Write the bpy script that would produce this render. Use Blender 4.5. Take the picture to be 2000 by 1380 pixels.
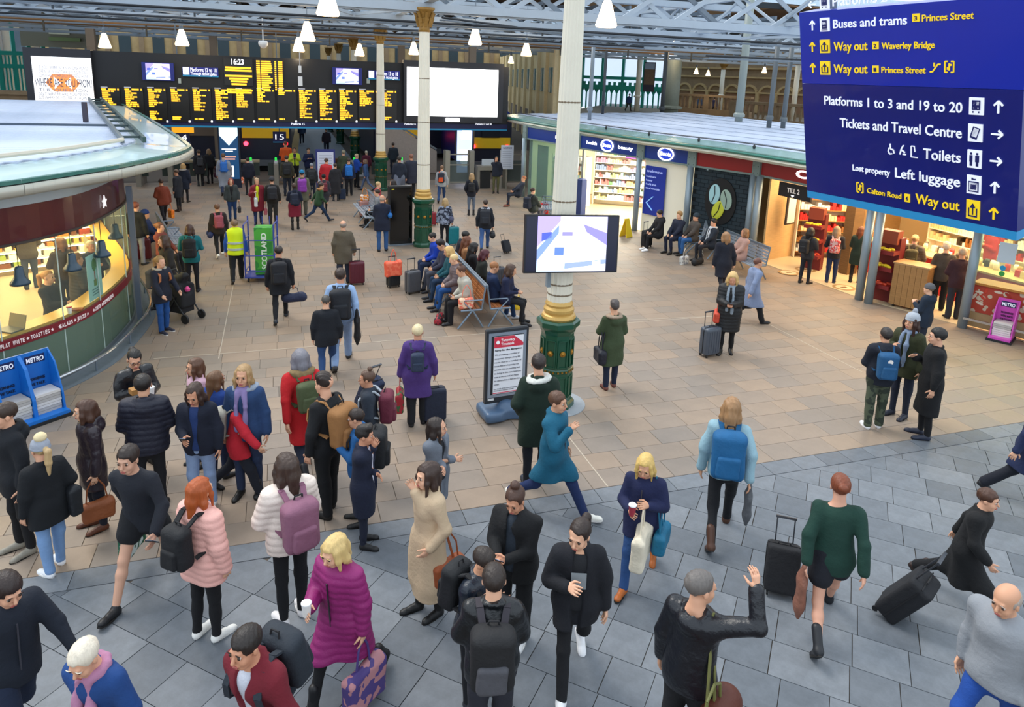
import bpy, math, random, time
import numpy as np
from mathutils import Matrix, Vector
T0 = time.time()
for o in list(bpy.data.objects): bpy.data.objects.remove(o)
C = bpy.context.scene.collection
S = bpy.context.scene
random.seed(7); RN = np.random.RandomState(7)
# ---------------------------------------------------------------- camera
PX0, PY0, FPX, EYE = 1005., 462., 1396., 5.35
def nrm(v): return v/np.linalg.norm(v)
_z = -nrm(np.array([780-PX0, 6700-PY0, FPX]))
_y = np.array([541-PX0, 133-PY0, FPX]); _y = nrm(_y-_z*(_y@_z))
_x = np.cross(_y, _z)
RC = np.array([_x, _y, _z])            # world axes expressed in camera axes (right, down, forward)
def ray(px, py): return RC @ np.array([px-PX0, py-PY0, FPX])
def G(px, py, z=0.):                    # point seen at a pixel, on the height z
    r = ray(px, py); t = (z-EYE)/r[2]; return np.array([r[0]*t, r[1]*t, z])
def PL(px, py, ax, val):                # same, on the plane x=val or y=val
    r = ray(px, py); t = val/r[ax]; return np.array([r[0]*t, r[1]*t, EYE+r[2]*t])
def HT(px, py, x, y):
    r = ray(px, py); t = math.hypot(x, y)/math.hypot(r[0], r[1]); return EYE+r[2]*t
def DEP(p): return float((RC.T @ (np.array(p)-[0, 0, EYE]))[2])
cd = bpy.data.cameras.new('camera'); cam = bpy.data.objects.new('camera', cd); C.objects.link(cam)
rm = Matrix([[RC[i][0], -RC[i][1], -RC[i][2]] for i in range(3)])
cam.matrix_world = Matrix.Translation((0, 0, EYE)) @ rm.to_4x4()
cd.sensor_width = 36; cd.lens = FPX/2000*36; cd.clip_end = 400
cd.shift_x = (1000-PX0)/2000; cd.shift_y = -(690-PY0)/2000
S.camera = cam
# ---------------------------------------------------------------- world, exposure
S.view_settings.view_transform = 'Standard'; S.view_settings.look = 'None'
S.view_settings.exposure = 0.0; S.view_settings.gamma = 1; S.view_settings.use_curve_mapping = False
w = bpy.data.worlds.new('sky'); S.world = w; w.use_nodes = True
bg = w.node_tree.nodes['Background']; bg.inputs[0].default_value = (.80, .90, 1, 1); bg.inputs[1].default_value = 1.6
def area(name, loc, size, power, col, rot=(0, 0, 0)):
    l = bpy.data.lights.new(name, 'AREA'); l.shape = 'RECTANGLE'; l.size, l.size_y = size
    l.energy = power; l.color = col; o = bpy.data.objects.new(name, l); o.location = loc; o.rotation_euler = rot; C.objects.link(o); return o
sl = bpy.data.lights.new('sun', 'SUN'); sl.energy = 1.9; sl.angle = math.radians(25); sl.color = (1, .95, .88)
so = bpy.data.objects.new('sun', sl); so.rotation_euler = (math.radians(-28), math.radians(-22), 0); C.objects.link(so)
# ---------------------------------------------------------------- materials
def lin(c):
    c = c.lstrip('#'); v = [int(c[i:i+2], 16)/255 for i in (0, 2, 4)]
    return tuple(((x+.055)/1.055)**2.4 if x > .04045 else x/12.92 for x in v)+(1,)
MATS = {}
def M(col, rough=.7, metal=0, em=0, kind='', amt=.12, scale=8, alpha=1, coat=0, col2=None):
    key = (col, rough, metal, em, kind, amt, scale, alpha, coat, col2)
    if key in MATS: return MATS[key]
    m = bpy.data.materials.new('mat_'+kind+'_'+col.strip('#')); m.use_nodes = True
    nt = m.node_tree; N = nt.nodes; L = nt.links; b = N['Principled BSDF']
    b.inputs['Base Color'].default_value = lin(col); b.inputs['Roughness'].default_value = rough
    b.inputs['Metallic'].default_value = metal
    if coat: b.inputs['Coat Weight'].default_value = coat
    if em: b.inputs['Emission Color'].default_value = lin(col); b.inputs['Emission Strength'].default_value = em
    tc = N.new('ShaderNodeTexCoord'); mp = N.new('ShaderNodeMapping'); L.new(tc.outputs['Object'], mp.inputs[0])
    def tex(t, sc, **kw):
        n = N.new(t); L.new(mp.outputs[0], n.inputs['Vector'])
        if 'Scale' in n.inputs: n.inputs['Scale'].default_value = sc
        for k, v in kw.items(): n.inputs[k].default_value = v
        return n
    def mixc(fac, c1, c2):
        x = N.new('ShaderNodeMix'); x.data_type = 'RGBA'; L.new(fac, x.inputs[0])
        x.inputs[6].default_value = c1; x.inputs[7].default_value = c2; L.new(x.outputs[2], b.inputs['Base Color']); return x
    def bump(src, st, dist=.01):
        bp = N.new('ShaderNodeBump'); bp.inputs['Strength'].default_value = st; bp.inputs['Distance'].default_value = dist
        L.new(src, bp.inputs['Height']); L.new(bp.outputs[0], b.inputs['Normal'])
    c = lin(col); dk = tuple(x*(1-amt*2) for x in c[:3])+(1,); lt = tuple(min(1, x*(1+amt)) for x in c[:3])+(1,)
    if kind in ('cloth', 'stone', 'paint', 'leather'):
        n = tex('ShaderNodeTexNoise', scale, Detail=5, Roughness=.65); mixc(n.outputs[0], dk, lt)
        if kind == 'cloth': n2 = tex('ShaderNodeTexNoise', 18, Detail=6, Roughness=.6); bump(n2.outputs[0], .5, .02)
        if kind == 'stone': n2 = tex('ShaderNodeTexNoise', 90, Detail=3); bump(n2.outputs[0], .25, .004)
        if kind == 'leather': n2 = tex('ShaderNodeTexNoise', 14, Detail=4); bump(n2.outputs[0], .5, .03)
    elif kind == 'slab':      # every slab its own shade
        oi = N.new('ShaderNodeObjectInfo'); n = tex('ShaderNodeTexNoise', scale, Detail=8, Roughness=.7)
        a = mixc(oi.outputs['Random'], lin(col), lin(col2)); 
        y = N.new('ShaderNodeMix'); y.data_type = 'RGBA'; y.blend_type = 'OVERLAY'; y.inputs[0].default_value = amt
        L.new(a.outputs[2], y.inputs[6]); L.new(n.outputs[0], y.inputs[7]); L.new(y.outputs[2], b.inputs['Base Color'])
        n3 = tex('ShaderNodeTexNoise', 3); rr = N.new('ShaderNodeMapRange'); rr.inputs[3].default_value = rough-.12; rr.inputs[4].default_value = rough+.15
        L.new(n3.outputs[0], rr.inputs[0]); L.new(rr.outputs[0], b.inputs['Roughness'])
        n2 = tex('ShaderNodeTexNoise', 60, Detail=4); bump(n2.outputs[0], .15, .004)
    elif kind == 'hair':
        mp.inputs['Scale'].default_value = (60, 60, 5); n = tex('ShaderNodeTexNoise', 1.2, Detail=3); mixc(n.outputs[0], dk, lt); bump(n.outputs[0], .6, .01)
    elif kind == 'wood':
        mp.inputs['Scale'].default_value = (2, 2, 14); n = tex('ShaderNodeTexNoise', 2, Detail=5); mixc(n.outputs[0], dk, lt)
    elif kind == 'stripe':
        mp.inputs['Rotation'].default_value = (0, .5, 0); n = tex('ShaderNodeTexWave', scale); n.bands_direction = 'Z'; n.wave_profile = 'SAW'; mixc(n.outputs[1], c, lin(col2))
    elif kind == 'spots':
        n = tex('ShaderNodeTexVoronoi', scale); r = N.new('ShaderNodeMath'); r.operation = 'LESS_THAN'; r.inputs[1].default_value = amt
        L.new(n.outputs[0], r.inputs[0]); mixc(r.outputs[0], c, lin(col2))
    elif kind == 'patch':     # camouflage and prints
        n = tex('ShaderNodeTexNoise', scale, Detail=1); r = N.new('ShaderNodeValToRGB'); r.color_ramp.interpolation = 'CONSTANT'
        r.color_ramp.elements[0].color = c; r.color_ramp.elements[1].position = .5; r.color_ramp.elements[1].color = lin(col2)
        L.new(n.outputs[0], r.inputs[0]); L.new(r.outputs[0], b.inputs['Base Color'])
    elif kind == 'eye':
        sp = N.new('ShaderNodeSeparateXYZ'); L.new(tc.outputs['Object'], sp.inputs[0]); r = N.new('ShaderNodeMath'); r.operation = 'GREATER_THAN'
        r.inputs[1].default_value = .005; L.new(sp.outputs[1], r.inputs[0]); mixc(r.outputs[0], lin('c9b9ae'), c)
    if alpha < 1:
        b.inputs['Alpha'].default_value = alpha
    MATS[key] = m; return m
def glass(name='glass', col='d8eee6', a=.12, rough=.05):
    key = (name, col, a)
    if key in MATS: return MATS[key]
    m = bpy.data.materials.new(name); m.use_nodes = True; nt = m.node_tree; N = nt.nodes; L = nt.links; N.clear()
    out = N.new('ShaderNodeOutputMaterial'); tr = N.new('ShaderNodeBsdfTransparent'); tr.inputs[0].default_value = lin(col)
    pb = N.new('ShaderNodeBsdfPrincipled'); pb.inputs['Base Color'].default_value = lin(col); pb.inputs['Roughness'].default_value = rough
    mx = N.new('ShaderNodeMixShader'); mx.inputs[0].default_value = a; L.new(tr.outputs[0], mx.inputs[1]); L.new(pb.outputs[0], mx.inputs[2]); L.new(mx.outputs[0], out.inputs[0])
    MATS[key] = m; return m
# ---------------------------------------------------------------- object helpers
def link(name, me, mat=None, parent=None, loc=None, mtx=None, scale=None, rot=None):
    o = bpy.data.objects.new(name, me); C.objects.link(o)
    if parent is not None: o.parent = parent
    if mtx is not None: o.matrix_local = mtx
    if loc is not None: o.location = loc
    if rot is not None: o.rotation_euler = rot
    if scale is not None: o.scale = scale
    if mat is not None and me is not None:
        if len(me.materials) == 0: me.materials.append(None)
        o.material_slots[0].link = 'OBJECT'; o.material_slots[0].material = mat
    return o
def tag(o, label=None, cat=None, group=None, kind=None):
    if label: o['label'] = short(label)
    if cat: o['category'] = cat
    if group: o['group'] = group
    if kind: o['kind'] = kind
    return o
def short(s, n=16):
    w_ = s.split()
    if len(w_) <= n: return s
    w_ = w_[:n]
    while w_[-1].strip(',') in ('and', 'with', 'the', 'a', 'an', 'in', 'of', 'on', 'at', 'to', 'over', 'from', 'by', 'near', 'under', 'before', 'beside', 'behind', 'long', 'white', 'grey', 'blue', 'dark', 'black', 'brown', 'light', 'seen', 'facing', 'one', 'very', 'open', 'right', 'left', 'cropped', 'holding', 'using', 'pulling', 'swinging', 'resting', 'person'): w_ = w_[:-1]
    return ' '.join(w_).strip(',')
def thing(name, label, cat, loc=(0, 0, 0), rz=0, group=None):
    o = bpy.data.objects.new(name, None); C.objects.link(o); o.location = loc; o.rotation_euler = (0, 0, rz); o.empty_display_size = .1
    return tag(o, label, cat, group)
def mesh(name, vs, fs, smooth=False):
    me = bpy.data.meshes.new(name); me.from_pydata([tuple(map(float, v)) for v in vs], [], fs); me.update()
    if smooth: me.shade_smooth()
    return me
class MB:                                # a mesh under construction
    def __init__(s): s.v = []; s.f = []
    def add(s, vs, fs): n = len(s.v); s.v += [tuple(map(float, v)) for v in vs]; s.f += [tuple(i+n for i in f) for f in fs]; return s
    def box(s, c, d, rz=0, bev=0):
        hx, hy, hz = d[0]/2, d[1]/2, d[2]/2; ca, sa = math.cos(rz), math.sin(rz)
        if bev:
            vs = []
            for z, q in ((-hz, 0), (hz-bev, 0), (hz, bev)):
                vs += [(-hx+q, -hy+q, z), (hx-q, -hy+q, z), (hx-q, hy-q, z), (-hx+q, hy-q, z)]
            fs = [(3, 2, 1, 0), (8, 9, 10, 11)]+[(a+i, a+(i+1) % 4, a+4+(i+1) % 4, a+4+i) for a in (0, 4) for i in range(4)]
        else:
            vs = [(x, y, z) for z in (-hz, hz) for x, y in ((-hx, -hy), (hx, -hy), (hx, hy), (-hx, hy))]
            fs = [(3, 2, 1, 0), (4, 5, 6, 7)]+[(i, (i+1) % 4, 4+(i+1) % 4, 4+i) for i in range(4)]
        return s.add([(c[0]+x*ca-y*sa, c[1]+x*sa+y*ca, c[2]+z) for x, y, z in vs], fs)
    def bar(s, a, b, w, h=None, n=4):    # prism between two points
        a = np.array(a, float); b = np.array(b, float); h = h or w; d = b-a; L = np.linalg.norm(d)
        if L < 1e-6: return s
        d /= L; up = np.array([0, 0, 1.]) if abs(d[2]) < .95 else np.array([0, 1., 0]); u = nrm(np.cross(d, up)); v = np.cross(u, d)
        if n == 4: ring = [(-.5, -.5), (.5, -.5), (.5, .5), (-.5, .5)]
        else: ring = [(.5*math.cos(2*math.pi*i/n), .5*math.sin(2*math.pi*i/n)) for i in range(n)]
        vs = [p+u*x*w+v*y*h for p in (a, b) for x, y in ring]
        return s.add(vs, [tuple(range(n))[::-1], tuple(range(n, 2*n))]+[(i, (i+1) % n, n+(i+1) % n, n+i) for i in range(n)])
    def tube(s, pts, r, n=8):
        for i in range(len(pts)-1): s.bar(pts[i], pts[i+1], 2*r, 2*r, n)
        return s
    def lathe(s, prof, c=(0, 0, 0), n=24, flute=0, fr=.0, rot=0):
        vs = []; m = len(prof)
        for r, z in prof:
            for i in range(n):
                a = 2*math.pi*i/n+rot; rr = r*(1-fr) if (flute and i % 2) else r
                vs.append((c[0]+rr*math.cos(a), c[1]+rr*math.sin(a), c[2]+z))
        fs = [(j*n+i, j*n+(i+1) % n, (j+1)*n+(i+1) % n, (j+1)*n+i) for j in range(m-1) for i in range(n)]
        fs += [tuple(range(n))[::-1], tuple(range((m-1)*n, m*n))]
        return s.add(vs, fs)
    def poly(s, pts, z0, z1):            # extruded polygon
        n = len(pts); vs = [(x, y, z0) for x, y in pts]+[(x, y, z1) for x, y in pts]
        return s.add(vs, [tuple(range(n))[::-1], tuple(range(n, 2*n))]+[(i, (i+1) % n, n+(i+1) % n, n+i) for i in range(n)])
    def quad(s, a, b, c, d): return s.add([a, b, c, d], [(0, 1, 2, 3)])
    def slab(s, a, b, c, d, t):          # quad with a thickness
        a, b, c, d = [np.array(q, float) for q in (a, b, c, d)]; n = nrm(np.cross(b-a, d-a))*t
        return s.add([a, b, c, d, a+n, b+n, c+n, d+n], [(3, 2, 1, 0), (4, 5, 6, 7), (0, 1, 5, 4), (1, 2, 6, 5), (2, 3, 7, 6), (3, 0, 4, 7)])
    def obj(s, name, mat, parent=None, smooth=False, **kw): return link(name, mesh(name, s.v, s.f, smooth), mat, parent, **kw)
def box(name, c, d, mat, parent=None, rz=0, bev=0, **kw):
    return MB().box((0, 0, 0), d, 0, bev).obj(name, mat, parent, loc=c, rot=(0, 0, rz), **kw)
def struct(o): o['kind'] = 'structure'; return o
def text(name, s, size, mat, parent, loc, rot=(math.pi/2, 0, 0), align='LEFT', ext=.003, sx=1, mtx=None, bold=0):
    cu = bpy.data.curves.new(name, 'FONT'); cu.body = s; cu.size = size; cu.extrude = ext; cu.align_x = align; cu.resolution_u = 3; cu.offset = bold*size
    t = bpy.data.objects.new(name, cu); me = bpy.data.meshes.new_from_object(t); bpy.data.objects.remove(t); bpy.data.curves.remove(cu)
    o = link(name, me, mat, parent)
    o.matrix_local = (mtx if mtx is not None else Matrix.Translation(loc) @ Matrix.Rotation(rot[2], 4, 'Z') @ Matrix.Rotation(rot[0], 4, 'X')) @ Matrix.Diagonal((sx, 1, 1, 1))
    return o
# ---------------------------------------------------------------- soft shapes: distance fields turned into surfaces
class F:
    def __init__(s): s.p = []; s.cuts = []; s.A = None
    def frame(s, R=None, o=(0, 0, 0)): s.A = None if R is None else (np.array(R, float), np.array(o, float)); return s
    def cone(s, a, b, ra, rb, k=.03, sc=(1, 1, 1), op=1): s.p.append(('c', np.array(a, float), np.array(b, float), ra, rb, k, np.array(sc, float), op, s.A)); return s
    def ell(s, c, r, k=.03, op=1):
        m = max(r); return s.cone(c, c, m, m, k, np.array(r)/m, op)
    def box(s, c, h, rd, k=.02, op=1): s.p.append(('b', np.array(c, float), np.array(h, float), rd, 0, k, np.ones(3), op, s.A)); return s
    def chain(s, pts, rs, k=.03, **kw):
        for i in range(len(pts)-1): s.cone(pts[i], pts[i+1], rs[i], rs[i+1], k, **kw)
        return s
    def cut(s, n, c): s.cuts.append((np.array(n, float), c)); return s     # keeps n.p <= c
    def bb(s, p):
        t, a, b, ra, rb, k, sc, op, A = p
        if t == 'c':
            e = max(ra, rb)*sc+k*.6; lo = np.minimum(a, b)-e; hi = np.maximum(a, b)+e
        else: e = b+ra+k*.6; lo, hi = a-e, a+e
        if A is not None:
            cs = np.array([[x, y, z] for x in (lo[0], hi[0]) for y in (lo[1], hi[1]) for z in (lo[2], hi[2])]) @ A[0].T+A[1]
            lo, hi = cs.min(0), cs.max(0)
        return lo, hi
    def mesh(s, name, h, disp=None, me=True):
        pos = [p for p in s.p if p[7] > 0]; B = [s.bb(p) for p in pos]
        lo = np.min([b[0] for b in B], 0)-2.5*h; hi = np.max([b[1] for b in B], 0)+2.5*h
        n = np.ceil((hi-lo)/h).astype(int)+1; D = np.full(n, 9., np.float32)
        ax = [lo[i]+np.arange(n[i])*h for i in range(3)]
        for p in s.p:
            t, a, b, ra, rb, k, sc, op, A = p; l, u = s.bb(p)
            i0 = np.clip(np.floor((l-lo)/h).astype(int)-1, 0, n); i1 = np.clip(np.ceil((u-lo)/h).astype(int)+2, 0, n)
            if (i1 <= i0).any(): continue
            sl_ = tuple(slice(i0[i], i1[i]) for i in range(3))
            X, Y, Z = np.meshgrid(*[ax[i][sl_[i]].astype(np.float32) for i in range(3)], indexing='ij', sparse=True)
            if A is not None:
                x, y, z = X-A[1][0], Y-A[1][1], Z-A[1][2]; R = A[0]
                X, Y, Z = (x*R[0, j]+y*R[1, j]+z*R[2, j] for j in range(3))
            if t == 'c':
                x, y, z = (X-a[0])/sc[0], (Y-a[1])/sc[1], (Z-a[2])/sc[2]; ab = (b-a)/sc; L2 = float(ab@ab)
                if L2 > 1e-10:
                    tt = np.clip((x*ab[0]+y*ab[1]+z*ab[2])/L2, 0, 1); x = x-tt*ab[0]; y = y-tt*ab[1]; z = z-tt*ab[2]; r = ra+(rb-ra)*tt
                else: r = ra
                d = (np.sqrt(x*x+y*y+z*z)-r)*float(sc.min()**.5)
            else:
                x, y, z = np.abs(X-a[0])-b[0], np.abs(Y-a[1])-b[1], np.abs(Z-a[2])-b[2]
                d = np.sqrt(np.maximum(x, 0)**2+np.maximum(y, 0)**2+np.maximum(z, 0)**2)+np.minimum(np.maximum(np.maximum(x, y), z), 0)-ra
            o = D[sl_]; kk = max(k, 1e-4)
            if op > 0:
                q = np.maximum(kk-np.abs(o-d), 0)/kk; D[sl_] = np.minimum(o, d)-q*q*kk*.25
            else:
                d = -d; q = np.maximum(kk-np.abs(o-d), 0)/kk; D[sl_] = np.maximum(o, d)+q*q*kk*.25
        if disp is not None or s.cuts:
            X, Y, Z = np.meshgrid(*[a_.astype(np.float32) for a_ in ax], indexing='ij', sparse=True)
            if disp is not None: D += disp(X, Y, Z)
            for nn, c in s.cuts: D = np.maximum(D, (X*nn[0]+Y*nn[1]+Z*nn[2]-c).astype(np.float32))
        return nets(name, D, lo, h)
CORN = [(i, j, k) for i in (0, 1) for j in (0, 1) for k in (0, 1)]
EDG = [(a, b) for a in range(8) for b in range(a+1, 8) if bin(a ^ b).count('1') == 1]
def nets(name, D, lo, h):
    ins = D < 0; nx, ny, nz = D.shape
    cnt = np.zeros((nx-1, ny-1, nz-1), np.int8)
    for i, j, k in CORN: cnt += ins[i:nx-1+i, j:ny-1+j, k:nz-1+k]
    act = np.argwhere((cnt > 0) & (cnt < 8))
    if len(act) == 0: return bpy.data.meshes.new(name)
    V = np.stack([D[act[:, 0]+i, act[:, 1]+j, act[:, 2]+k] for i, j, k in CORN], 1)
    P = np.zeros((len(act), 3)); W = np.zeros(len(act)); co = np.array(CORN, float)
    for a, b in EDG:
        m = (V[:, a] < 0) != (V[:, b] < 0); t = V[m, a]/(V[m, a]-V[m, b])
        P[m] += co[a]+(co[b]-co[a])*t[:, None]; W[m] += 1
    P = lo+(act+P/W[:, None])*h
    idx = np.full(cnt.shape, -1, np.int32); idx[act[:, 0], act[:, 1], act[:, 2]] = np.arange(len(act))
    Q = []
    for ax in range(3):
        A_ = [slice(None)]*3; B_ = [slice(None)]*3; A_[ax] = slice(0, -1); B_[ax] = slice(1, None)
        a, b = ins[tuple(A_)], ins[tuple(B_)]; e = np.argwhere(a != b); u, v = (ax+1) % 3, (ax+2) % 3
        ok = (e[:, u] > 0) & (e[:, v] > 0) & (e[:, u] < D.shape[u]-1) & (e[:, v] < D.shape[v]-1); e = e[ok]; f = a[tuple(e.T)]
        def g(du, dv):
            c = e.copy(); c[:, u] -= du; c[:, v] -= dv; return idx[tuple(c.T)]
        q = np.stack([g(1, 1), g(0, 1), g(0, 0), g(1, 0)], 1); q[~f] = q[~f][:, ::-1]; Q.append(q)
    Q = np.concatenate(Q); me = bpy.data.meshes.new(name)
    me.vertices.add(len(P)); me.vertices.foreach_set('co', P.astype(np.float32).ravel())
    me.loops.add(Q.size); me.loops.foreach_set('vertex_index', Q.astype(np.int32).ravel())
    me.polygons.add(len(Q)); me.polygons.foreach_set('loop_start', np.arange(0, Q.size, 4, dtype=np.int32))
    me.polygons.foreach_set('use_smooth', np.ones(len(Q), bool)); me.update(calc_edges=True)
    return me
def wrinkle(amp, seed=0, fz=1.):
    r = np.random.RandomState(seed); w_ = [(r.uniform(-18, 18, 3)*np.array([1, 1, fz]), r.uniform(0, 6)) for _ in range(3)]
    def f(X, Y, Z):
        s_ = 0
        for v, p in w_: s_ = s_+np.sin(X*v[0]+Y*v[1]+Z*v[2]+p)
        return (amp*.5*s_).astype(np.float32)
    return f
def puffy(amp, pitch, seed=0):
    w_ = wrinkle(amp*.7, seed, .6)
    return lambda X, Y, Z: (-amp*np.abs(np.sin(np.pi*Z/pitch+.5*np.sin(9*X+5*Y)))**.7+amp*.6+w_(X, Y, Z)).astype(np.float32)
def strands(amp, seed=0):
    w1 = wrinkle(amp, seed, .5); r = np.random.RandomState(seed); v = r.uniform(50, 85, 4)*r.choice((-1, 1), 4)
    return lambda X, Y, Z: (w1(X, Y, Z)+amp*.6*np.sin(X*v[0]+Y*v[1]+Z*8)*np.cos(Y*v[2]-X*v[3]+Z*14)).astype(np.float32)
# ---------------------------------------------------------------- people
def rotm(ax, deg):
    return np.array(Matrix.Rotation(math.radians(deg), 3, ax))
ARM = dict(d=(.27, .03, .80), f=(.22, .26, .95), b=(.27, -.22, .86), p=(.2, .1, .93), ph=(.05, .30, 1.12), c=(.1, .30, 1.15), ch=(.03, .14, 1.46),
           x=(-.12, .2, 1.13), r=(.36, .16, 1.70), st=(.14, .14, 1.28), h=(.3, .06, .77), pl=(.3, -.24, .74), lap=(.1, .3, 1.02), q=(.1, .24, 1.22), o=(.3, .36, .98))
SHOE = {}
def shoe_me(kind):
    if kind not in SHOE:
        f = F(); hgt = dict(sneaker=.10, shoe=.09, boot=.26)[kind]
        f.cone((0, -.055, .04), (0, .12, .034), .045, .036, .03).cone((0, -.035, .06), (0, .06, .055), .046, .03, .03).ell((0, .15, .03), (.042, .05, .034), .03)
        f.cone((0, -.045, .05), (0, -.035, hgt), .046, .042 if kind != 'boot' else .05, .02)
        f.cut((0, 0, -1), -.012 if kind != 'boot' else 0)
        g = MB(); n = 14
        pts = [(.047*math.copysign(abs(math.cos(a))**.7, math.cos(a))*(1 if math.sin(a) > 0 else .85), .055+.148*math.copysign(abs(math.sin(a))**.8, math.sin(a))) for a in [2*math.pi*i/n for i in range(n)]]
        g.poly(pts, 0, .03 if kind == 'sneaker' else .018)
        SHOE[kind] = (f.mesh('shoe', .011), mesh('sole', g.v, g.f))
    return SHOE[kind]
def hand(f, w, d, n, s, curl, vox, sd):
    # palm, four fingers, thumb; d along the forearm, n the palm normal
    u = nrm(np.cross(d, n))*sd; n = nrm(np.cross(u*sd, d))
    if vox > .0125:
        f.cone(w, w+d*.07*s, .03*s, .032*s, .02); f.cone(w+d*.07*s, w+(d*.13+n*.05*curl)*s, .028*s, .018*s, .02); f.cone(w+d*.03*s+u*.02*s, w+(d*.08+u*.05+n*.02)*s, .016*s, .012*s, .01); return
    for q in (-.028, -.009, .010, .028): f.cone(w, w+(d*.082+u*q)*s, .020*s, .0135*s, .012)
    for q, L in ((-.031, .062), (-.0105, .076), (.0105, .082), (.032, .074)):
        a = w+(d*.082+u*q*1.05)*s; c1 = curl*.7
        b = a+(d*math.cos(c1)+n*math.sin(c1)+u*q*2.2)*L*.52*s; c2 = curl*1.6; e = b+(d*math.cos(c2)+n*math.sin(c2)+u*q*1.5)*L*.48*s
        f.cone(a, b, .0098*s, .0086*s, .004).cone(b, e, .0086*s, .0072*s, .004)
    a = w+(d*.02+u*.026)*s; b = w+(d*.052+u*.062+n*.018)*s; e = w+(d*.088+u*.068+n*.032*(1+curl))*s
    f.cone(a, b, .015*s, .0115*s, .008).cone(b, e, .011*s, .008*s, .004)
SKIN = ['d9a384', 'e0ac8c', 'cf9a7a', 'c98f70']
NP = [0]; PEOPLE = {}; TRIS = [0]
def P(who, px, hy, face, top, bottom, hair, shoe='boot 15151a', arms='d d', pose='stand', h=None, at='feet', lean=None, nod=0, look=0, twist=0, hood=None, fur=None, scarf=None,
      inner=None, hat=None, skin=None, base=0., hem=None, wide=1., glasses=0, zrel=.45, curl=.45, group=None, cat='person', phone=None, legph=1, flare=0, dz=0):
    NP[0] += 1; seed = NP[0]; rr = random.Random(seed)
    if at == 'feet':
        p = G(px[0], px[1], base)
        if hy is not None and pose != 'sit': h = max(1.5, min(1.92, HT(px[0], hy, p[0], p[1])-base))
    elif at == 'head': p = G(px[0], px[1], h+base); p[2] = base
    elif at == 'seat': p = G(px[0], px[1], zrel+base); p[2] = base
    elif at == 'xy': p = np.array([px[0], px[1], base])
    h = h or 1.7; s = h/1.75; dp = DEP((p[0], p[1], 1))
    dc = nrm(-np.array([p[0], p[1]])); rt = np.array([-dc[1], dc[0]]); 
    fw = math.cos(math.radians(face))*dc+math.sin(math.radians(face))*rt; yaw = math.atan2(-fw[0], fw[1])
    root = thing('person', who, cat, (p[0], p[1], p[2]), yaw, group)
    vb = max(.0085, min(.034, dp*.00098)); vc = max(.0115, vb*1.12); near = dp < 14.5
    # skeleton in the person's own frame: x right, y forward, z up
    walk = pose == 'walk'; sit = pose == 'sit'
    if lean is None: lean = {'walk': 5, 'sit': -4}.get(pose, 0)
    if walk: LG = [(24, 6, -6), (-16, 30, 32)]
    elif pose == 'stride': LG = [(32, 4, -12), (-24, 34, 45)]
    elif sit: LG = [(86, 80+rr.uniform(-8, 14), 0), (84, 78+rr.uniform(-8, 18), 0)]
    else: a_ = rr.uniform(1, 5); LG = [(a_, 3, 0), (-a_, 2, 0)]
    if legph < 0: LG = LG[::-1]
    joints = []
    for sd, (a, k, ft) in zip((1, -1), LG):
        hp = np.array([sd*.088*s*wide, 0, 0]); ar = math.radians(a); ab = .06 if not sit else .1
        kn = hp+np.array([sd*ab*.42, math.sin(ar), -math.cos(ar)])*.43*s; br = math.radians(a-k)
        an = kn+np.array([0, math.sin(br), -math.cos(br)])*.405*s; joints.append([hp, kn, an, ft])
    low = min(j[2][2]-(.03*s if j[3] <= 0 else .09*s) for j in joints); pz = -low+.045*s
    if sit: pz = zrel+.085
    for j in joints:
        for q in range(3): j[q] = j[q]+np.array([0, 0, pz])
    if sit:
        for j in joints:
            drop = j[2][2]-.085*s
            if drop > 0: j[2][2] -= drop*0.999
            if drop < 0: j[2][2] = .085*s
    O = np.array([0, 0, pz]); RT = rotm('Z', twist) @ rotm('X', -lean)
    T = lambda x, y, z: O+RT @ (np.array([x, y, z])*s)
    nb = T(0, -.005, .545); RH = RT @ rotm('Z', look) @ rotm('X', -nod+lean*.7); HC = nb+RT @ np.array([0, .01, .055])*s+RH @ np.array([0, .022, .105])*s
    HD = lambda x, y, z: HC+RH @ (np.array([x, y, z])*s*1.06)
    AT = []
    for sd, a in zip((-1, 1), arms.split() if isinstance(arms, str) else arms):
        tg = np.array(ARM[a] if isinstance(a, str) else a, float)*s; tg[0] *= sd
        if sit: tg[2] += pz-.93*s
        if twist or lean: tg = O+rotm('Z', twist) @ (tg-np.array([0, 0, .93*s]))+np.array([0, 0, 0]) if sit is False else tg
        sh = T(sd*.172*wide, -.005, .485); L1, L2 = .285*s, .25*s; v = tg-sh; d = np.linalg.norm(v); dm = (L1+L2)*.992
        if d > dm: tg = sh+v/d*dm; d = dm
        d = max(d, .12*s); u = nrm(tg-sh); tg = sh+u*d
        x = (L1*L1-L2*L2+d*d)/(2*d); y = math.sqrt(max(L1*L1-x*x, 0)); po = np.array([sd*.55, -.7, -.45]) if tg[2] < sh[2]+.1 else np.array([sd*.9, .1, -.3])
        po = nrm(po-u*(po@u)); el = sh+u*x+po*y; wd = nrm(tg-el); AT.append((sh, el, tg, wd, sd))
    if hair.split()[0] in ('short', 'bald', 'quiff', 'crop') and wide == 1.: wide = 1.07
    sk = skin or rr.choice(SKIN); tk, tc = top.split()[:2]; bk, bc = bottom.split()[:2]; hk, hc = hair.split()[:2]; shk, shc = shoe.split()[:2]
    bare = bk in ('shorts', 'skirt') 
    # body: one surface
    f = F(); f.frame(RT, O); q = lambda *a: np.array(a)*s
    qh = lambda *a: np.array(a)*s*1.06
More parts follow.
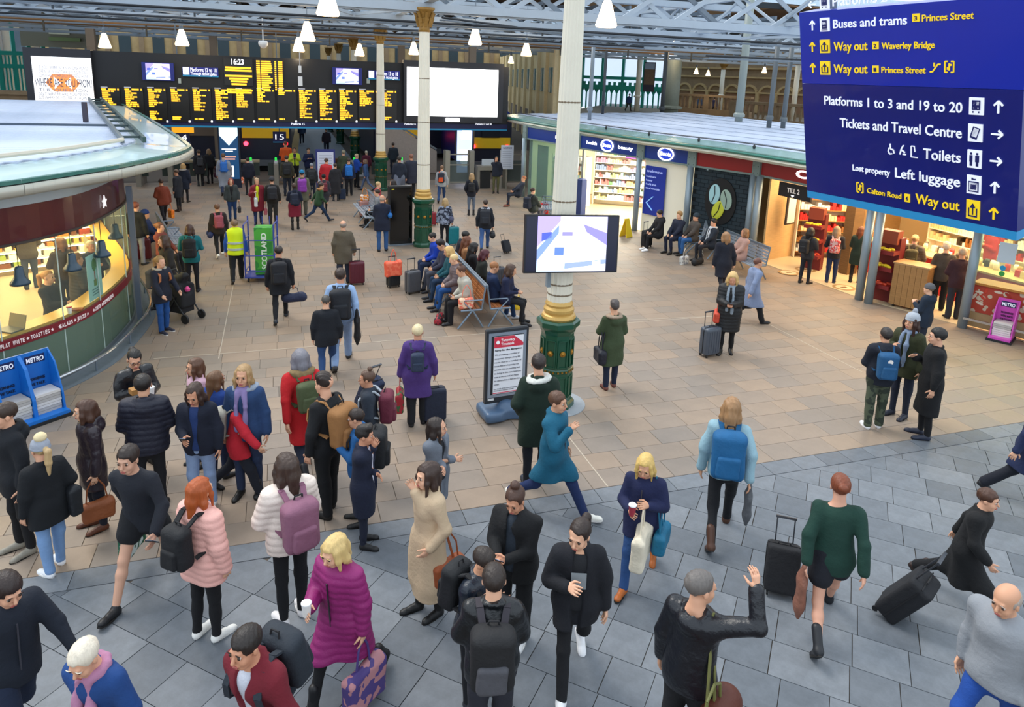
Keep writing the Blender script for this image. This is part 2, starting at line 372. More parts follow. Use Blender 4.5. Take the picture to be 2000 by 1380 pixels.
    f.cone(q(0, 0, 0), q(0, 0, .14), .125*s, .105*s, .05, (1.1, .72, 1)).cone(q(0, 0, .14), q(0, 0, .42), .11*s, .125*s, .05, (1.1, .68, 1)).cone(q(-.12, 0, .465), q(.12, 0, .465), .05*s, .05*s, .06)
    f.cone(q(0, -.012, .47), q(0, .0, .60), .058*s, .052*s, .05)
    f.frame()
    f.cone(nb, HD(0, -.02, -.06), .053*s, .05*s, .03)
    f.frame(RH, HC); s *= 1.06
    f.ell(q(0, -.017, .032), q(.076, .097, .085), .02).ell(q(0, .02, -.035), q(.062, .066, .082), .03).cone(q(-.02, .052, -.093), q(.02, .052, -.093), .022*s, .022*s, .03)
    if dp < 20:
        f.cone(q(0, .086, .004), q(0, .106, -.034), .008*s, .0135*s, .012).cone(q(-.03, .079, .020), q(.03, .079, .020), .012*s, .012*s, .012)
        for e in (-1, 1):
            f.ell(q(e*.078, -.008, -.012), q(.010, .02, .032), .006); f.ell(q(e*.032, .096, .0), q(.019, .012, .011), .008, op=-1); f.ell(q(e*.035, .058, -.045), q(.024, .022, .026), .02)
            f.cone(q(e*.034, .072, -.0), q(e*.031, .074, -.0), .014*s, .014*s, .003)
        f.cone(q(-.018, .082, -.066), q(.018, .082, -.066), .009*s, .009*s, .008)
    s /= 1.06; f.frame()
    for sh, el, wr, wd, sd in AT:
        f.cone(sh, el, .046*s, .038*s, .03).cone(el, wr, .037*s, .025*s, .02)
        inw = np.array([-sd, .3, -.2]); hand(f, wr, wd, nrm(inw-wd*(inw@wd)), s, curl, vb, sd)
    for sd, (hp, kn, an, ft) in zip((1, -1), joints):
        tf = 1 if bare else .68
        f.cone(hp, kn, .078*s*tf, .05*s*tf, .04).cone(kn, kn*.68+an*.32+np.array([0, -.012, 0]), .046*s*tf, .05*s*tf, .03).cone(kn*.7+an*.3, an, .048*s*tf, .034*s*tf, .03)
    bm_ = f.mesh('body', vb); link('body', bm_, M(sk, .55), root)
    # hair / hat
    s *= 1.06
    f = F().frame(RH, HC); hm = M(hc, .5, kind='hair')
    if hk != 'bald':
        f.ell(q(0, -.019, .036), q(.085, .106, .092), .01)
        if hk in ('short', 'curly', 'quiff', 'crop'):
            f.box(q(0, .12, -.06), q(.2, .055, .10), .005, .03, op=-1).box(q(0, .03, -.12), q(.2, .075, .10), .004, .03, op=-1).box(q(0, -.1, -.2), q(.2, .1, .125), .004, .02, op=-1)
            if hk == 'quiff': f.cone(q(-.03, .05, .112), q(.035, .055, .112), .034*s, .034*s, .03).ell(q(0, 0, .105), q(.06, .07, .035), .03)
            if hk == 'curly': f.ell(q(0, .0, .09), q(.085, .09, .055), .03)
        else:
            f.box(q(0, .115, -.06), q(.058, .06, .112), .01, .02, op=-1)
            L = {'bob': .1, 'long': .3, 'pony': 0, 'bun': 0, 'topbun': 0, 'half': .26, 'wild': .25}[hk]
            if L == 0: f.box(q(0, .03, -.13), q(.2, .075, .09), .004, .03, op=-1).box(q(0, -.1, -.2), q(.2, .1, .12), .004, .02, op=-1)
            else:
                f.chain([q(0, -.075, .03), q(0, -.1, -.06), q(0, -.115, -.06-L)], [.07*s, .055*s, .035*s], .04)
                for e in (-1, 1):
                    f.chain([q(e*.06, -.03, .02), q(e*.078, -.04, -.09), q(e*.075, -.06, -.06-L)], [.04*s, .036*s, .022*s], .03)
                    f.chain([q(e*.066, .03, .04), q(e*.078, .038, -.04), q(e*.083, .045, -.05-L*.75)], [.022*s, .022*s, .013*s], .03)
            if hk == 'pony': f.chain([q(0, -.11, .05), q(0, -.165, .02), q(0, -.16, -.12), q(0, -.14, -.27)], [.022*s, .036*s, .034*s, .012*s], .015)
            if hk == 'bun': f.ell(q(0, -.13, .05), q(.045, .042, .042), .01)
            if hk == 'topbun': f.ell(q(0, -.045, .145), q(.042, .042, .038), .01)
    else:
        f.ell(q(0, -.028, .01), q(.082, .098, .075), .01).ell(q(0, .01, .09), q(.09, .1, .075), .01, op=-1).box(q(0, .12, -.05), q(.2, .09, .15), .004, .02, op=-1).box(q(0, -.1, -.2), q(.2, .1, .13), .004, .02, op=-1)
    am = .010 if hk in ('curly', 'wild') else .0055
    link('hair', f.mesh('hair', vb, strands(am*s, seed)), hm, root)
    if hat:
        hc2 = hat.split(); f = F().frame(RH, HC).ell(q(0, -.022, .048), q(.094, .11, .098), .01).box(q(0, 0, -.14), q(.3, .3, .155), .002, .01, op=-1)
        f.ell(q(0, -.02, .03), q(.1, .116, .026), .01)
        ho = link('hat', f.mesh('hat', vb*1.05), M(hc2[0], .9, kind='cloth'), root)
        if len(hc2) > 1:
            f = F().frame(RH, HC).ell(q(0, -.045, .162), q(.048, .048, .045), .01); link('pompom', f.mesh('pompom', .012, wrinkle(.012, seed, 3)), M(hc2[1], 1, kind='cloth'), ho)
    fr = abs(((face-look+180) % 360)-180) < 125
    if dp < 13.5 and fr:
        for e in (-1, 1):
            m4 = Matrix.Translation(HD(e*.0325, .0765, .001)) @ Matrix(RH.tolist()).to_4x4()
            link('eye', EYE_ME, M('3a2a1e', .15, kind='eye'), root, mtx=m4 @ Matrix.Scale(s, 4))
            m5 = Matrix.Translation(HD(e*.033, .088, .0225)) @ Matrix(RH.tolist()).to_4x4() @ Matrix.Scale(s, 4)
            link('eyebrow', BROW_ME, M(hc if hc not in ('e0c080',) else '8a6a40', .8), root, mtx=m5)
        link('lips', LIP_ME, M('a85a52', .45), root, mtx=Matrix.Translation(HD(0, .0885, -.066)) @ Matrix(RH.tolist()).to_4x4() @ Matrix.Scale(s, 4))
        if glasses: link('glasses', GLASS_ME, M('202024', .3), root, mtx=Matrix.Translation(HD(0, .098, .002)) @ Matrix(RH.tolist()).to_4x4() @ Matrix.Scale(s, 4))
    # upper garment
    s /= 1.06
    puf = 'puff' in tk; g = {'shirt': .02, 'sweater': .026, 'jacket': .028, 'coat': .032, 'long': .032, 'puffer': .048, 'pufflong': .045}[tk]
    if hem is None: hem = {'shirt': -.06, 'sweater': -.08, 'jacket': -.13, 'coat': -.34, 'long': -.60, 'puffer': -.10, 'pufflong': -.38}[tk]
    ph_ = 7 if puf else 0
    def torso(f, g, hem, slv=1):
        f.frame(RT, O)
        f.cone(q(0, 0, .0), q(0, .0, .16), (.137+g)*s*wide, (.122+g)*s*wide, .05, (1.12, .80, 1)).cone(q(0, .0, .16), q(0, .005, .40), (.122+g)*s*wide, (.133+g)*s*wide, .05, (1.12, .82, 1))
        f.cone(q(-.125*wide, -.005, .452), q(.125*wide, -.005, .452), (.043+g)*s, (.043+g)*s, .06).cone(q(0, -.012, .46), q(0, -.012, .52), (.072+g*.6)*s, (.056+g*.5)*s, .04)
        f.frame()
        if not sit:
            f.cone(O, O+np.array([0, 0, min(hem, -.08)*s]), (.134+g)*s*wide, (.130+g*1.05+flare)*s*wide, .06, (1.12, .8, 1))
            if hem < -.15:
                for hp, kn, an, ft in joints: f.cone(hp, hp+(kn-hp)*min(1.1, (-hem+.06)/.43), (.085+g)*s, (.075+g*1.3+flare*.5)*s, .08)
            f.cut((0, 0, -1), -(pz+hem*s))
        else:
            k_ = .25 if hem > -.2 else .62 if hem > -.45 else .85
            for hp, kn, an, ft in joints: f.cone(hp, hp+(kn-hp)*k_, (.09+g)*s, (.075+g)*s, .06)
        if slv:
            for sh, el, wr, wd, sd in AT: f.cone(sh-np.array([0, 0, .012*s]), el, (.045+g*.9)*s, (.041+g*.9)*s, .05).cone(el, wr-wd*.012*s, (.041+g*.9)*s, (.031+g*.75)*s, .02)
    if inner: 
        f = F(); torso(f, .004, -.05, 0); link('shirt', f.mesh('shirt', vc), M(inner, .8, kind='cloth'), root)
    f = F(); torso(f, g, hem)
    if inner:
        f.frame(RT, O).cone(q(0, .16, -.3), q(0, .15, .3), .045*s, .05*s, .01, op=-1).cone(q(0, .15, .3), q(0, .09, .52), .05*s, .06*s, .01, op=-1).frame()
    if hood or tk in ('long', 'coat', 'jacket', 'puffer', 'pufflong'):
        f.frame(RT, O); n_ = 9; rc = .074 if not hood else .088; th = .017 if not hood else .03
        ring = [q(rc*math.cos(a), rc*1.0*math.sin(a)-.012, .535-.03*math.sin(a)) for a in [math.pi*2*i/n_+(math.pi/2 if True else 0) for i in range(n_+1)]]
        if inner: ring = ring[1:-1]
        f.chain(ring, [th*s]*len(ring), .02)
        if hood: f.ell(q(0, -.11, .47), q(.115, .075, .09), .04).ell(q(0, -.06, .56), q(.075, .04, .045), .02, op=-1)
        f.frame()
    disp = puffy(.009*s, .07*s, seed) if puf else wrinkle(.011*s, seed, 1.)
    mk = {'k': 'cloth'}
    tm = top.split()
    if len(tm) > 3: mat = M(tc, .85, kind=tm[2], col2=tm[3], scale=float(tm[4]) if len(tm) > 4 else 14, amt=float(tm[5]) if len(tm) > 5 else .3)
    elif len(tm) > 2: mat = M(tc, .35, kind='leather')
    else: mat = M(tc, .6 if puf else .88, kind='cloth', amt=.05 if int(tc[:2], 16) > 120 else .14)
    nm = {'shirt': 'shirt_top', 'sweater': 'sweater', 'jacket': 'jacket', 'coat': 'coat', 'long': 'long_coat', 'puffer': 'padded_jacket', 'pufflong': 'padded_coat'}[tk]
    link(nm, f.mesh(nm, vc, disp), mat, root)
    if fur:
        f = F().frame(RT, O); ring = [q(.115*math.cos(a), .085*math.sin(a)-.055, .545-.035*math.sin(a)) for a in [math.radians(i) for i in range(20, -201, -20)]] if True else 0
        ring = [q(.115*math.cos(math.radians(a)), .1*math.sin(math.radians(a))-.03, .54) for a in range(60, -241, -30)]
        f.chain(ring, [.036*s]*len(ring), .02); link('fur_trim', f.mesh('fur_trim', vc, wrinkle(.016*s, seed, 4)), M(fur, 1, kind='cloth', amt=.25, scale=30), root)
    if scarf:
        f = F().frame(RT, O); ring = [q(.083*math.cos(math.radians(a)), .083*math.sin(math.radians(a))-.005, .545) for a in range(0, 361, 40)]
        f.chain(ring, [.034*s]*len(ring), .02).chain([q(.05, .1, .52), q(.06, .155, .35), q(.055, .165, .05)], [.03*s, .028*s, .03*s], .02).chain([q(-.03, .1, .52), q(-.05, .155, .35), q(-.045, .16, .0)], [.03*s, .028*s, .03*s], .02)
        link('scarf', f.mesh('scarf', vc, wrinkle(.008*s, seed, 2)), M(scarf, .95, kind='cloth'), root)
    # lower garment
    f = F(); g2 = dict(slim=.006, jeans=.014, wide=.034, shorts=.03, skirt=.02, trousers=.022)[bk]
    f.cone(O+q(0, 0, .06), O+q(0, 0, -.04), (.12+g2)*s*wide, (.128+g2)*s*wide, .05, (1.12, .74, 1))
    for hp, kn, an, ft in joints:
        if bk == 'shorts': f.cone(hp, hp+(kn-hp)*.45, (.09+g2)*s, (.085+g2)*s, .05)
        elif bk == 'skirt': f.cone(hp, kn, (.1+g2)*s, (.12+g2)*s, .12)
        else:
            e = an if bk != 'wide' else an+(kn-an)*.16
            f.cone(hp, kn, (.082+g2)*s, (.054+g2)*s, .05).cone(kn, e+(kn-e)*.02, (.054+g2)*s, (.04+g2*1.1)*s, .03)
    if bk in ('skirt',): f.cut((0, 0, -1), -(joints[0][1][2]+.02))
    bt = bottom.split()
    mat = M(bc, .85, kind=bt[2], col2=bt[3], scale=10) if len(bt) > 3 else M(bc, .9, kind='cloth', scale=14)
    link({'shorts': 'shorts', 'skirt': 'skirt', 'jeans': 'jeans', 'slim': 'leggings'}.get(bk, 'trousers'), f.mesh('trousers', vc, wrinkle(.0055*s, seed+50, 1.6)), mat, root)
    sm, so_ = shoe_me(shk)
    for sd, (hp, kn, an, ft) in zip((1, -1), joints):
        m = Matrix.Translation(an) @ Matrix.Rotation(math.radians(-sd*8), 4, 'Z') @ Matrix.Rotation(math.radians(-ft), 4, 'X') @ Matrix.Translation((0, .035*s, -.085*s)) @ Matrix.Scale(s*.92, 4)
        so2 = link('shoe', sm, M(shc, .5), root, mtx=m)
        if near:
            link('sole', so_, M('e8e6e0' if shk == 'sneaker' else '1a1614', .7), so2)
            if shk == 'sneaker': link('laces', LACE_ME, M('c8c8cc' if shc[0] in 'ef' else 'e8e8e8', .8), so2)
    if near and fr and not sit and tk in ('jacket', 'puffer', 'pufflong', 'coat') and not inner and not scarf and not hood:      # front zip or button line
        g_ = MB(); pr_ = [T(0, (.122+g)*.82+.022, .44), T(0, (.125+g)*.82+.02, .2), T(0, (.137+g)*.8+.016, -.02)]
        if hem < -.3: pr_.append(pr_[-1]+np.array([0, 0, -.2*s]))
        g_.tube(pr_, .005, 4).obj('zip', M('3c3c44' if int(tc[:2], 16) < 60 else '2a2a2e', .4), root)
    ctx = dict(root=root, s=s, T=T, RT=RT, O=O, HD=HD, RH=RH, AT=AT, yaw=yaw, p=p, dp=dp, who=who, joints=joints, g=g, wide=wide)
    ctx['W'] = Matrix.Translation(p) @ Matrix.Rotation(yaw, 4, 'Z')
    if phone is not None:
        sh, el, wr, wd, sd = AT[phone]; q_ = ctx['W'] @ Vector(wr+wd*.1*s+np.array([0, 0, .03]))
        o = box('mobile_phone', q_, (.075, .012, .15), M('14161c', .2), rz=yaw, bev=.004); o.rotation_euler = (math.radians(-50), 0, yaw)
        tag(o, 'black phone held by the '+who, 'phone')
        box('screen', (0, -.0065, .01), (.066, .002, .125), M('9fb4d8', .2, em=.6), o)
    return ctx
def _small(fn, h): f = F(); fn(f); return f.mesh('m', h)
EYE_ME = _small(lambda f: f.ell((0, 0, 0), (.0125, .0125, .0125), .001), .0032)
BROW_ME = _small(lambda f: f.chain([(-.017, -.002, -.002), (0, .0015, .003), (.017, -.003, 0)], [.003, .004, .0028], .002), .003)
LIP_ME = _small(lambda f: f.cone((-.02, -.006, 0), (0, .001, .003), .004, .006, .004).cone((0, .001, .003), (.02, -.006, 0), .006, .004, .004).cone((-.014, -.003, -.008), (.014, -.003, -.008), .006, .006, .004), .0032)
_l = MB()
for i_ in range(4): _l.bar((-.022, .045+i_*.022, .082-i_*.007), (.022, .055+i_*.022, .08-i_*.007), .006)
LACE_ME = mesh('laces', _l.v, _l.f)
_g = MB()
for e in (-1, 1):
    pts = [(e*.033+.024*math.cos(a), 0, .017*math.sin(a)) for a in [i*math.pi/5 for i in range(11)]]; _g.tube(pts, .0018, 4); _g.bar((e*.057, 0, .003), (e*.078, -.1, 0), .003)
_g.bar((-.01, 0, .003), (.01, 0, .003), .003); GLASS_ME = mesh('glasses', _g.v, _g.f)
# ---------------------------------------------------------------- bags (built once, copied per carrier)
TPL = {}
def tpl(key, fn):
    if key not in TPL: TPL[key] = fn()
    return TPL[key]
def strap_pts(sd): return [(sd*.075, -.155, .47), (sd*.095, -.075, .545), (sd*.105, .03, .54), (sd*.125, .125, .42), (sd*.14, .13, .3), (sd*.165, .02, .2), (sd*.12, -.13, .14)]
def backpack_parts():
    f = F(); f.box((0, -.245, .27), (.085, .035, .15), .055, .03).ell((0, -.25, .44), (.11, .075, .06), .05); a = f.mesh('bag_body', .013, wrinkle(.007, 3))
    f = F(); f.box((0, -.335, .2), (.07, .01, .07), .028, .02); b = f.mesh('front_pocket', .011, wrinkle(.005, 4))
    st = []
    for sd in (-1, 1):
        g = MB(); pts = strap_pts(sd)
        for i in range(len(pts)-1): g.bar(pts[i], pts[i+1], .05, .016)
        st.append(mesh('strap', g.v, g.f))
    g = MB(); g.tube([(-.035, -.21, .49), (-.03, -.225, .53), (.03, -.225, .53), (.035, -.21, .49)], .007, 6); h = mesh('top_handle', g.v, g.f)
    g = MB(); g.tube([(-.105, -.31, .2), (-.1, -.318, .4), (-.06, -.322, .455), (.06, -.322, .455), (.1, -.318, .4), (.105, -.31, .2)], .005, 5); z = mesh('zip', g.v, g.f)
    return a, b, st, h, z
def backpack(ctx, desc, col, col2=None, sz=1., straps=None, wid=1., front=0, kind='cloth'):
    a, b, st, h, z = tpl('backpack', backpack_parts); s = ctx['s']
    m = ctx['W'] @ Matrix.Translation(ctx['O']) @ Matrix(ctx['RT'].tolist()).to_4x4()
    r = thing('backpack', desc+' on the back of the '+ctx['who'], 'backpack', group=None)
    off = Matrix.Translation((0, -max(0, ctx['g']-.028)*1.3-.0*sz, 0))
    r.matrix_world = m @ off @ Matrix.Scale(s, 4)
    c2 = M(col2 or col, .8, kind='cloth'); mm = M(col, .75, kind=kind) if not kind.startswith('patch') else M(col, .8, kind='patch', scale=22, col2=kind.split(':')[1])
    q = Matrix.Translation((0, -.17, .3)) @ Matrix.Diagonal((wid*sz, sz, sz, 1)) @ Matrix.Translation((0, .17, -.3))
    link('bag_body', a, mm, r, mtx=q); 
    link('front_pocket', b, c2 if col2 else mm, r, mtx=q)
    for k in st: link('strap', k, M(straps, .8) if straps else c2, r, mtx=Matrix.Diagonal((1.0*ctx['wide'], 1.06+max(0, ctx['g']-.028)*6, 1.0, 1)))
    link('top_handle', h, M('1a1a1e', .8), r, mtx=q)
    if ctx['dp'] < 16: link('zip', z, M('141418', .5), r, mtx=q)
    return r
def suitcase_parts():
    g = MB(); n = 5; W, Dp, H_ = .42, .26, .60; pts = []
    for cx, cy, a0 in ((1, 1, 0), (-1, 1, 90), (-1, -1, 180), (1, -1, 270)):
        for i in range(n): a = math.radians(a0+90*i/(n-1)); pts.append((cx*(W/2-.05)+.05*math.cos(a), cy*(Dp/2-.05)+.05*math.sin(a)))
    m = len(pts); vs = []
    for z, k in ((.06, .86), (.075, .97), (.1, 1), (.60, 1), (.645, .97), (.66, .86)): vs += [(x*k, y*k, z) for x, y in pts]
    fs = [(j*m+i, j*m+(i+1) % m, (j+1)*m+(i+1) % m, (j+1)*m+i) for j in range(5) for i in range(m)]+[tuple(range(m))[::-1], tuple(range(5*m, 6*m))]
    sh = mesh('shell', vs, fs, True); g = MB()
    for x in (-.14, -.07, 0, .07, .14):
        for y in (-.132, .132): g.box((x, y, .35), (.022, .01, .48))
    rib = mesh('rib_set', g.v, g.f); g = MB()
    vs = [(x*1.012, y*1.012, z) for z in (.352, .366) for x, y in pts]; 
    g = MB().tube([(-.11, .1, .65), (-.11, .1, .98)], .009, 6).tube([(.11, .1, .65), (.11, .1, .98)], .009, 6).box((0, .1, .985), (.26, .03, .028)); hd = mesh('pull_handle', g.v, g.f)
    g = MB().tube([(-.08, 0, .66), (-.07, 0, .69), (.07, 0, .69), (.08, 0, .66)], .009, 6); th = mesh('carry_handle', g.v, g.f)
    g = MB(); g.lathe([(.03, -.012), (.032, 0), (.03, .012)], n=12); w_ = mesh('wheel', [(z, y, x) for x, y, z in g.v], [t[::-1] for t in g.f])
    g = MB().tube([(-.213, 0, .1), (-.213, 0, .62)], .006, 4).tube([(.213, 0, .1), (.213, 0, .62)], .006, 4).tube([(-.2, 0, .662), (.2, 0, .662)], .006, 4); zp = mesh('zip', g.v, g.f)
    return sh, rib, hd, th, w_, zp
def suitcase(desc, loc, rz, col, sz=1., handle=True, tilt=0, hard=True, name='suitcase'):
    sh, rib, hd, th, w_, zp = tpl('suitcase', suitcase_parts)
    r = thing(name, desc, 'suitcase'); r.matrix_world = Matrix.Translation(loc) @ Matrix.Rotation(rz, 4, 'Z') @ Matrix.Rotation(math.radians(tilt), 4, 'X') @ Matrix.Scale(sz, 4)
    link('shell', sh, M(col, .35 if hard else .8, kind='paint' if hard else 'cloth'), r)
    if hard: link('rib_set', rib, M(col, .35, kind='paint'), r)['kind'] = 'stuff'
    if handle: link('pull_handle', hd, M('55585e', .35, .8), r)
    link('carry_handle', th, M('18181c', .6), r); link('zip', zp, M('101014', .6), r)
    for x in (-.16, .16):
        for y in (-.09, .09): link('wheel', w_, M('121214', .5), r, loc=(x, y, .032))
    return r
def bag_parts(kind):
    f = F(); g = MB()
    if kind == 'handbag': f.box((0, 0, -.42), (.13, .025, .075), .045, .02).box((0, 0, -.34), (.10, .012, .02), .03, .04); L = [(-.12, 0, -.33), (-.09, 0, -.12), (-.02, 0, 0), (.02, 0, 0), (.09, 0, -.12), (.12, 0, -.33)]
    elif kind == 'tote': f.box((0, 0, -.44), (.16, .03, .13), .035, .02).box((0, 0, -.3), (.15, .008, .03), .02, .03); L = [(-.08, 0, -.3), (-.05, 0, -.1), (0, 0, 0), (.05, 0, -.1), (.08, 0, -.3)]
    elif kind == 'duffel': f.cone((-.2, 0, -.3), (.2, 0, -.3), .125, .125, .03, (1, .85, 1)); L = [(-.12, 0, -.2), (-.09, 0, -.06), (0, 0, 0), (.09, 0, -.06), (.12, 0, -.2)]
    elif kind == 'jacket': f.chain([(0, 0, 0), (.03, 0, -.2), (.05, 0, -.5), (.02, 0, -.62)], [.05, .1, .1, .05], .04, sc=(1, .6, 1)); L = [(0, 0, 0), (.0, 0, -.05)]
    a = f.mesh('bag_body', .013, wrinkle(.012, 9)); g.tube(L, .009, 6)
    return a, mesh('handle', g.v, g.f)
def bag(kind, desc, col, loc, rz, sz=1., hcol=None, sc=(1, 1, 1), pat=None):
    a, h = tpl(kind, lambda: bag_parts(kind)); cat = {'handbag': 'handbag', 'tote': 'bag', 'duffel': 'holdall', 'jacket': 'jacket'}[kind]
    r = thing({'handbag': 'handbag', 'tote': 'carrier_bag', 'duffel': 'holdall', 'jacket': 'folded_jacket'}[kind], desc, cat)
    r.matrix_world = Matrix.Translation(loc) @ Matrix.Rotation(rz, 4, 'Z') @ Matrix.Scale(sz, 4) @ Matrix.Diagonal((*sc, 1))
    link('bag_body' if kind != 'jacket' else 'cloth', a, M(col, .6, kind=pat.split(':')[0], col2=pat.split(':')[1], scale=12) if pat else M(col, .6, kind='leather'), r)
    link('handle' if kind != 'jacket' else 'collar', h, M(hcol or col, .6), r); return r
def inhand(ctx, side, kind, desc, col, sz=1., dz=.02, rz=None, where=' in the hand of the ', **k):
    sh, el, wr, wd, sd = ctx['AT'][side]; q = ctx['W'] @ Vector(wr+wd*.075*ctx['s']); q.z += dz
    return bag(kind, desc+where+ctx['who'], col, q, ctx['yaw']+math.pi/2 if rz is None else rz, sz, **k)
def shoulder(ctx, side, kind, desc, col, sz=1., drop=.18, rz=None, out=.235, back=0, **k):   # bag slung from a shoulder
    sd = (-1, 1)[side]; s = ctx['s']; q = ctx['W'] @ Vector(ctx['T'](sd*out, back, .53-drop))
    b = bag(kind, desc+' slung from the shoulder of the '+ctx['who'], col, q, ctx['yaw']+math.pi/2 if rz is None else rz, sz, **k)
    g = MB(); top = ctx['W'] @ Vector(ctx['T'](sd*.13, 0, .56)); inv = b.matrix_world.inverted()
    a_ = inv @ top; L = [(-.07, 0, -.3 if kind != 'handbag' else -.33), tuple(a_), (.07, 0, -.3 if kind != 'handbag' else -.33)]; g.bar(L[0], L[1], .022, .012).bar(L[1], L[2], .022, .012)
    g.obj('shoulder_strap', M(k.get('hcol') or col, .6), b); return b
def cup(ctx, side, col='f4f2ee', lid='ffffff', desc='white paper cup'):
    sh, el, wr, wd, sd = ctx['AT'][side]; q = ctx['W'] @ Vector(wr+wd*.09*ctx['s']); q.z -= .01
    g = MB().lathe([(.03, 0), (.04, .115)], n=16); o = g.obj('paper_cup', M(col, .5), None, loc=q); tag(o, desc+' held by the '+ctx['who'], 'cup')
    MB().lathe([(.043, .113), (.043, .124), (.034, .132)], n=16).obj('lid', M(lid, .4), o)
    return o
# ---------------------------------------------------------------- floor
def clip(poly, n, c):                    # keep n.p <= c
    out = []
    for i in range(len(poly)):
        a, b = poly[i], poly[(i+1) % len(poly)]; da, db = n[0]*a[0]+n[1]*a[1]-c, n[0]*b[0]+n[1]*b[1]-c
        if da <= 0: out.append(a)
        if (da < 0 < db) or (db < 0 < da): t = da/(da-db); out.append((a[0]+(b[0]-a[0])*t, a[1]+(b[1]-a[1])*t))
    return out
YB = 7.8
fl = MB().box((4, 34, -.09), (70, 104, .15)).obj('floor', M('5a5046', .9)); struct(fl)
def inview(x, y, m=60):
    c = RC.T @ np.array([x, y, -EYE])
    if c[2] < 1: return False
    p, q = PX0+FPX*c[0]/c[2], PY0+FPX*c[1]/c[2]; return -m < p < 2000+m and -m < q < 1380+m
beige = []; y = YB+.008; row = 0; r_ = random.Random(3)
while y < 36:
    x = -12-r_.random()*.6
    while x < 19:
        L = r_.choice((.5, .58, .66)); 
        if inview(x+L/2, y+.21) and x < 15.5+max(0, (9-y))*.0: beige.append((x, y, L))
        x += L
    y += .43; row += 1
beige.sort(key=lambda b: b[0]**2*.3+b[1]**2)
SM = {}
def slabme(L, W, g=.005):
    if (L, W) not in SM: SM[(L, W)] = mesh('slab', *[(lambda m: (m.v, m.f))(MB().box((0, 0, -.01), (L-g, W-g, .02), 0, .003))][0])
    return SM[(L, W)]
mb_ = M('978370', .48, kind='slab', amt=.3, scale=2.2, col2='857a70')
for x, y, L in beige[:300]: link('paving_slab', slabme(L, .43), mb_, fl, loc=(x+L/2, y+.215, 0))
rest = MB(); mi = []
for x, y, L in beige[300:]:
    n0 = len(rest.f); rest.box((x+L/2, y+.215, -.01), (L-.005, .43-.005, .02)); mi += [r_.randrange(4)]*(len(rest.f)-n0)
me = mesh('far_slabs', rest.v, rest.f)
for c in ('978370', '8e7f70', '938170', '8a7d70'): me.materials.append(M(c, .5, kind='stone', scale=1.5, amt=.14))
me.polygons.foreach_set('material_index', mi); o = bpy.data.objects.new('far_paving', me); C.objects.link(o); o.parent = fl; o['kind'] = 'stuff'
mg = M('5c6269', .5, kind='slab', amt=.5, scale=6, col2='757a80')
def pslab(poly, g=.005):
    if len(poly) < 3: return
    c = np.mean(poly, 0); ar = .5*abs(sum(poly[i][0]*poly[(i+1) % len(poly)][1]-poly[(i+1) % len(poly)][0]*poly[i][1] for i in range(len(poly))))
    if ar < .004: return
    q = [((p[0]-c[0])*.985, (p[1]-c[1])*.985) for p in poly]
    if sum(q[i][0]*q[(i+1) % len(q)][1]-q[(i+1) % len(q)][0]*q[i][1] for i in range(len(q))) < 0: q = q[::-1]
    MB().poly(q, -.022, 0).obj('granite_slab', mg, fl, loc=(c[0], c[1], 0))
x = -6.
while x < 13.5:                           # border course of granite
    L = r_.choice((.5, .6, .44)); pslab([(x, YB-.31), (x+L, YB-.31), (x+L, YB), (x, YB)]); x += L
e1 = np.array([math.cos(math.radians(-43)), math.sin(math.radians(-43))]); e2 = np.array([-e1[1], e1[0]])
for j in range(-22, 40):                   # diagonal courses
    u = -14-r_.random()
    while u < 14:
        L = r_.choice((.42, .56, .7, .5)); o_ = np.array([3, 5.])+e1*u+e2*j*.5*.93
        p = [tuple(o_), tuple(o_+e1*L), tuple(o_+e1*L+e2*.465), tuple(o_+e2*.465)]; u += L
        c = np.mean(p, 0)
        if c[1] < YB and c[1] > 3.4 and inview(c[0], c[1], 260): pslab(clip(p, (0, 1), YB-.318))
# pale marking lines let into the beige paving
for a, b in (((300, 700), (1400, 617)), ((1110, 852), (1187, 950)), ((457, 550), (427, 700)), ((1490, 627), (1685, 727)), ((945, 637), (1400, 617))):
    A, B = G(*a), G(*b); MB().bar(A+[0, 0, .001], B+[0, 0, .001], .018, .004).obj('marking_line', M('b8aa98', .6), fl)
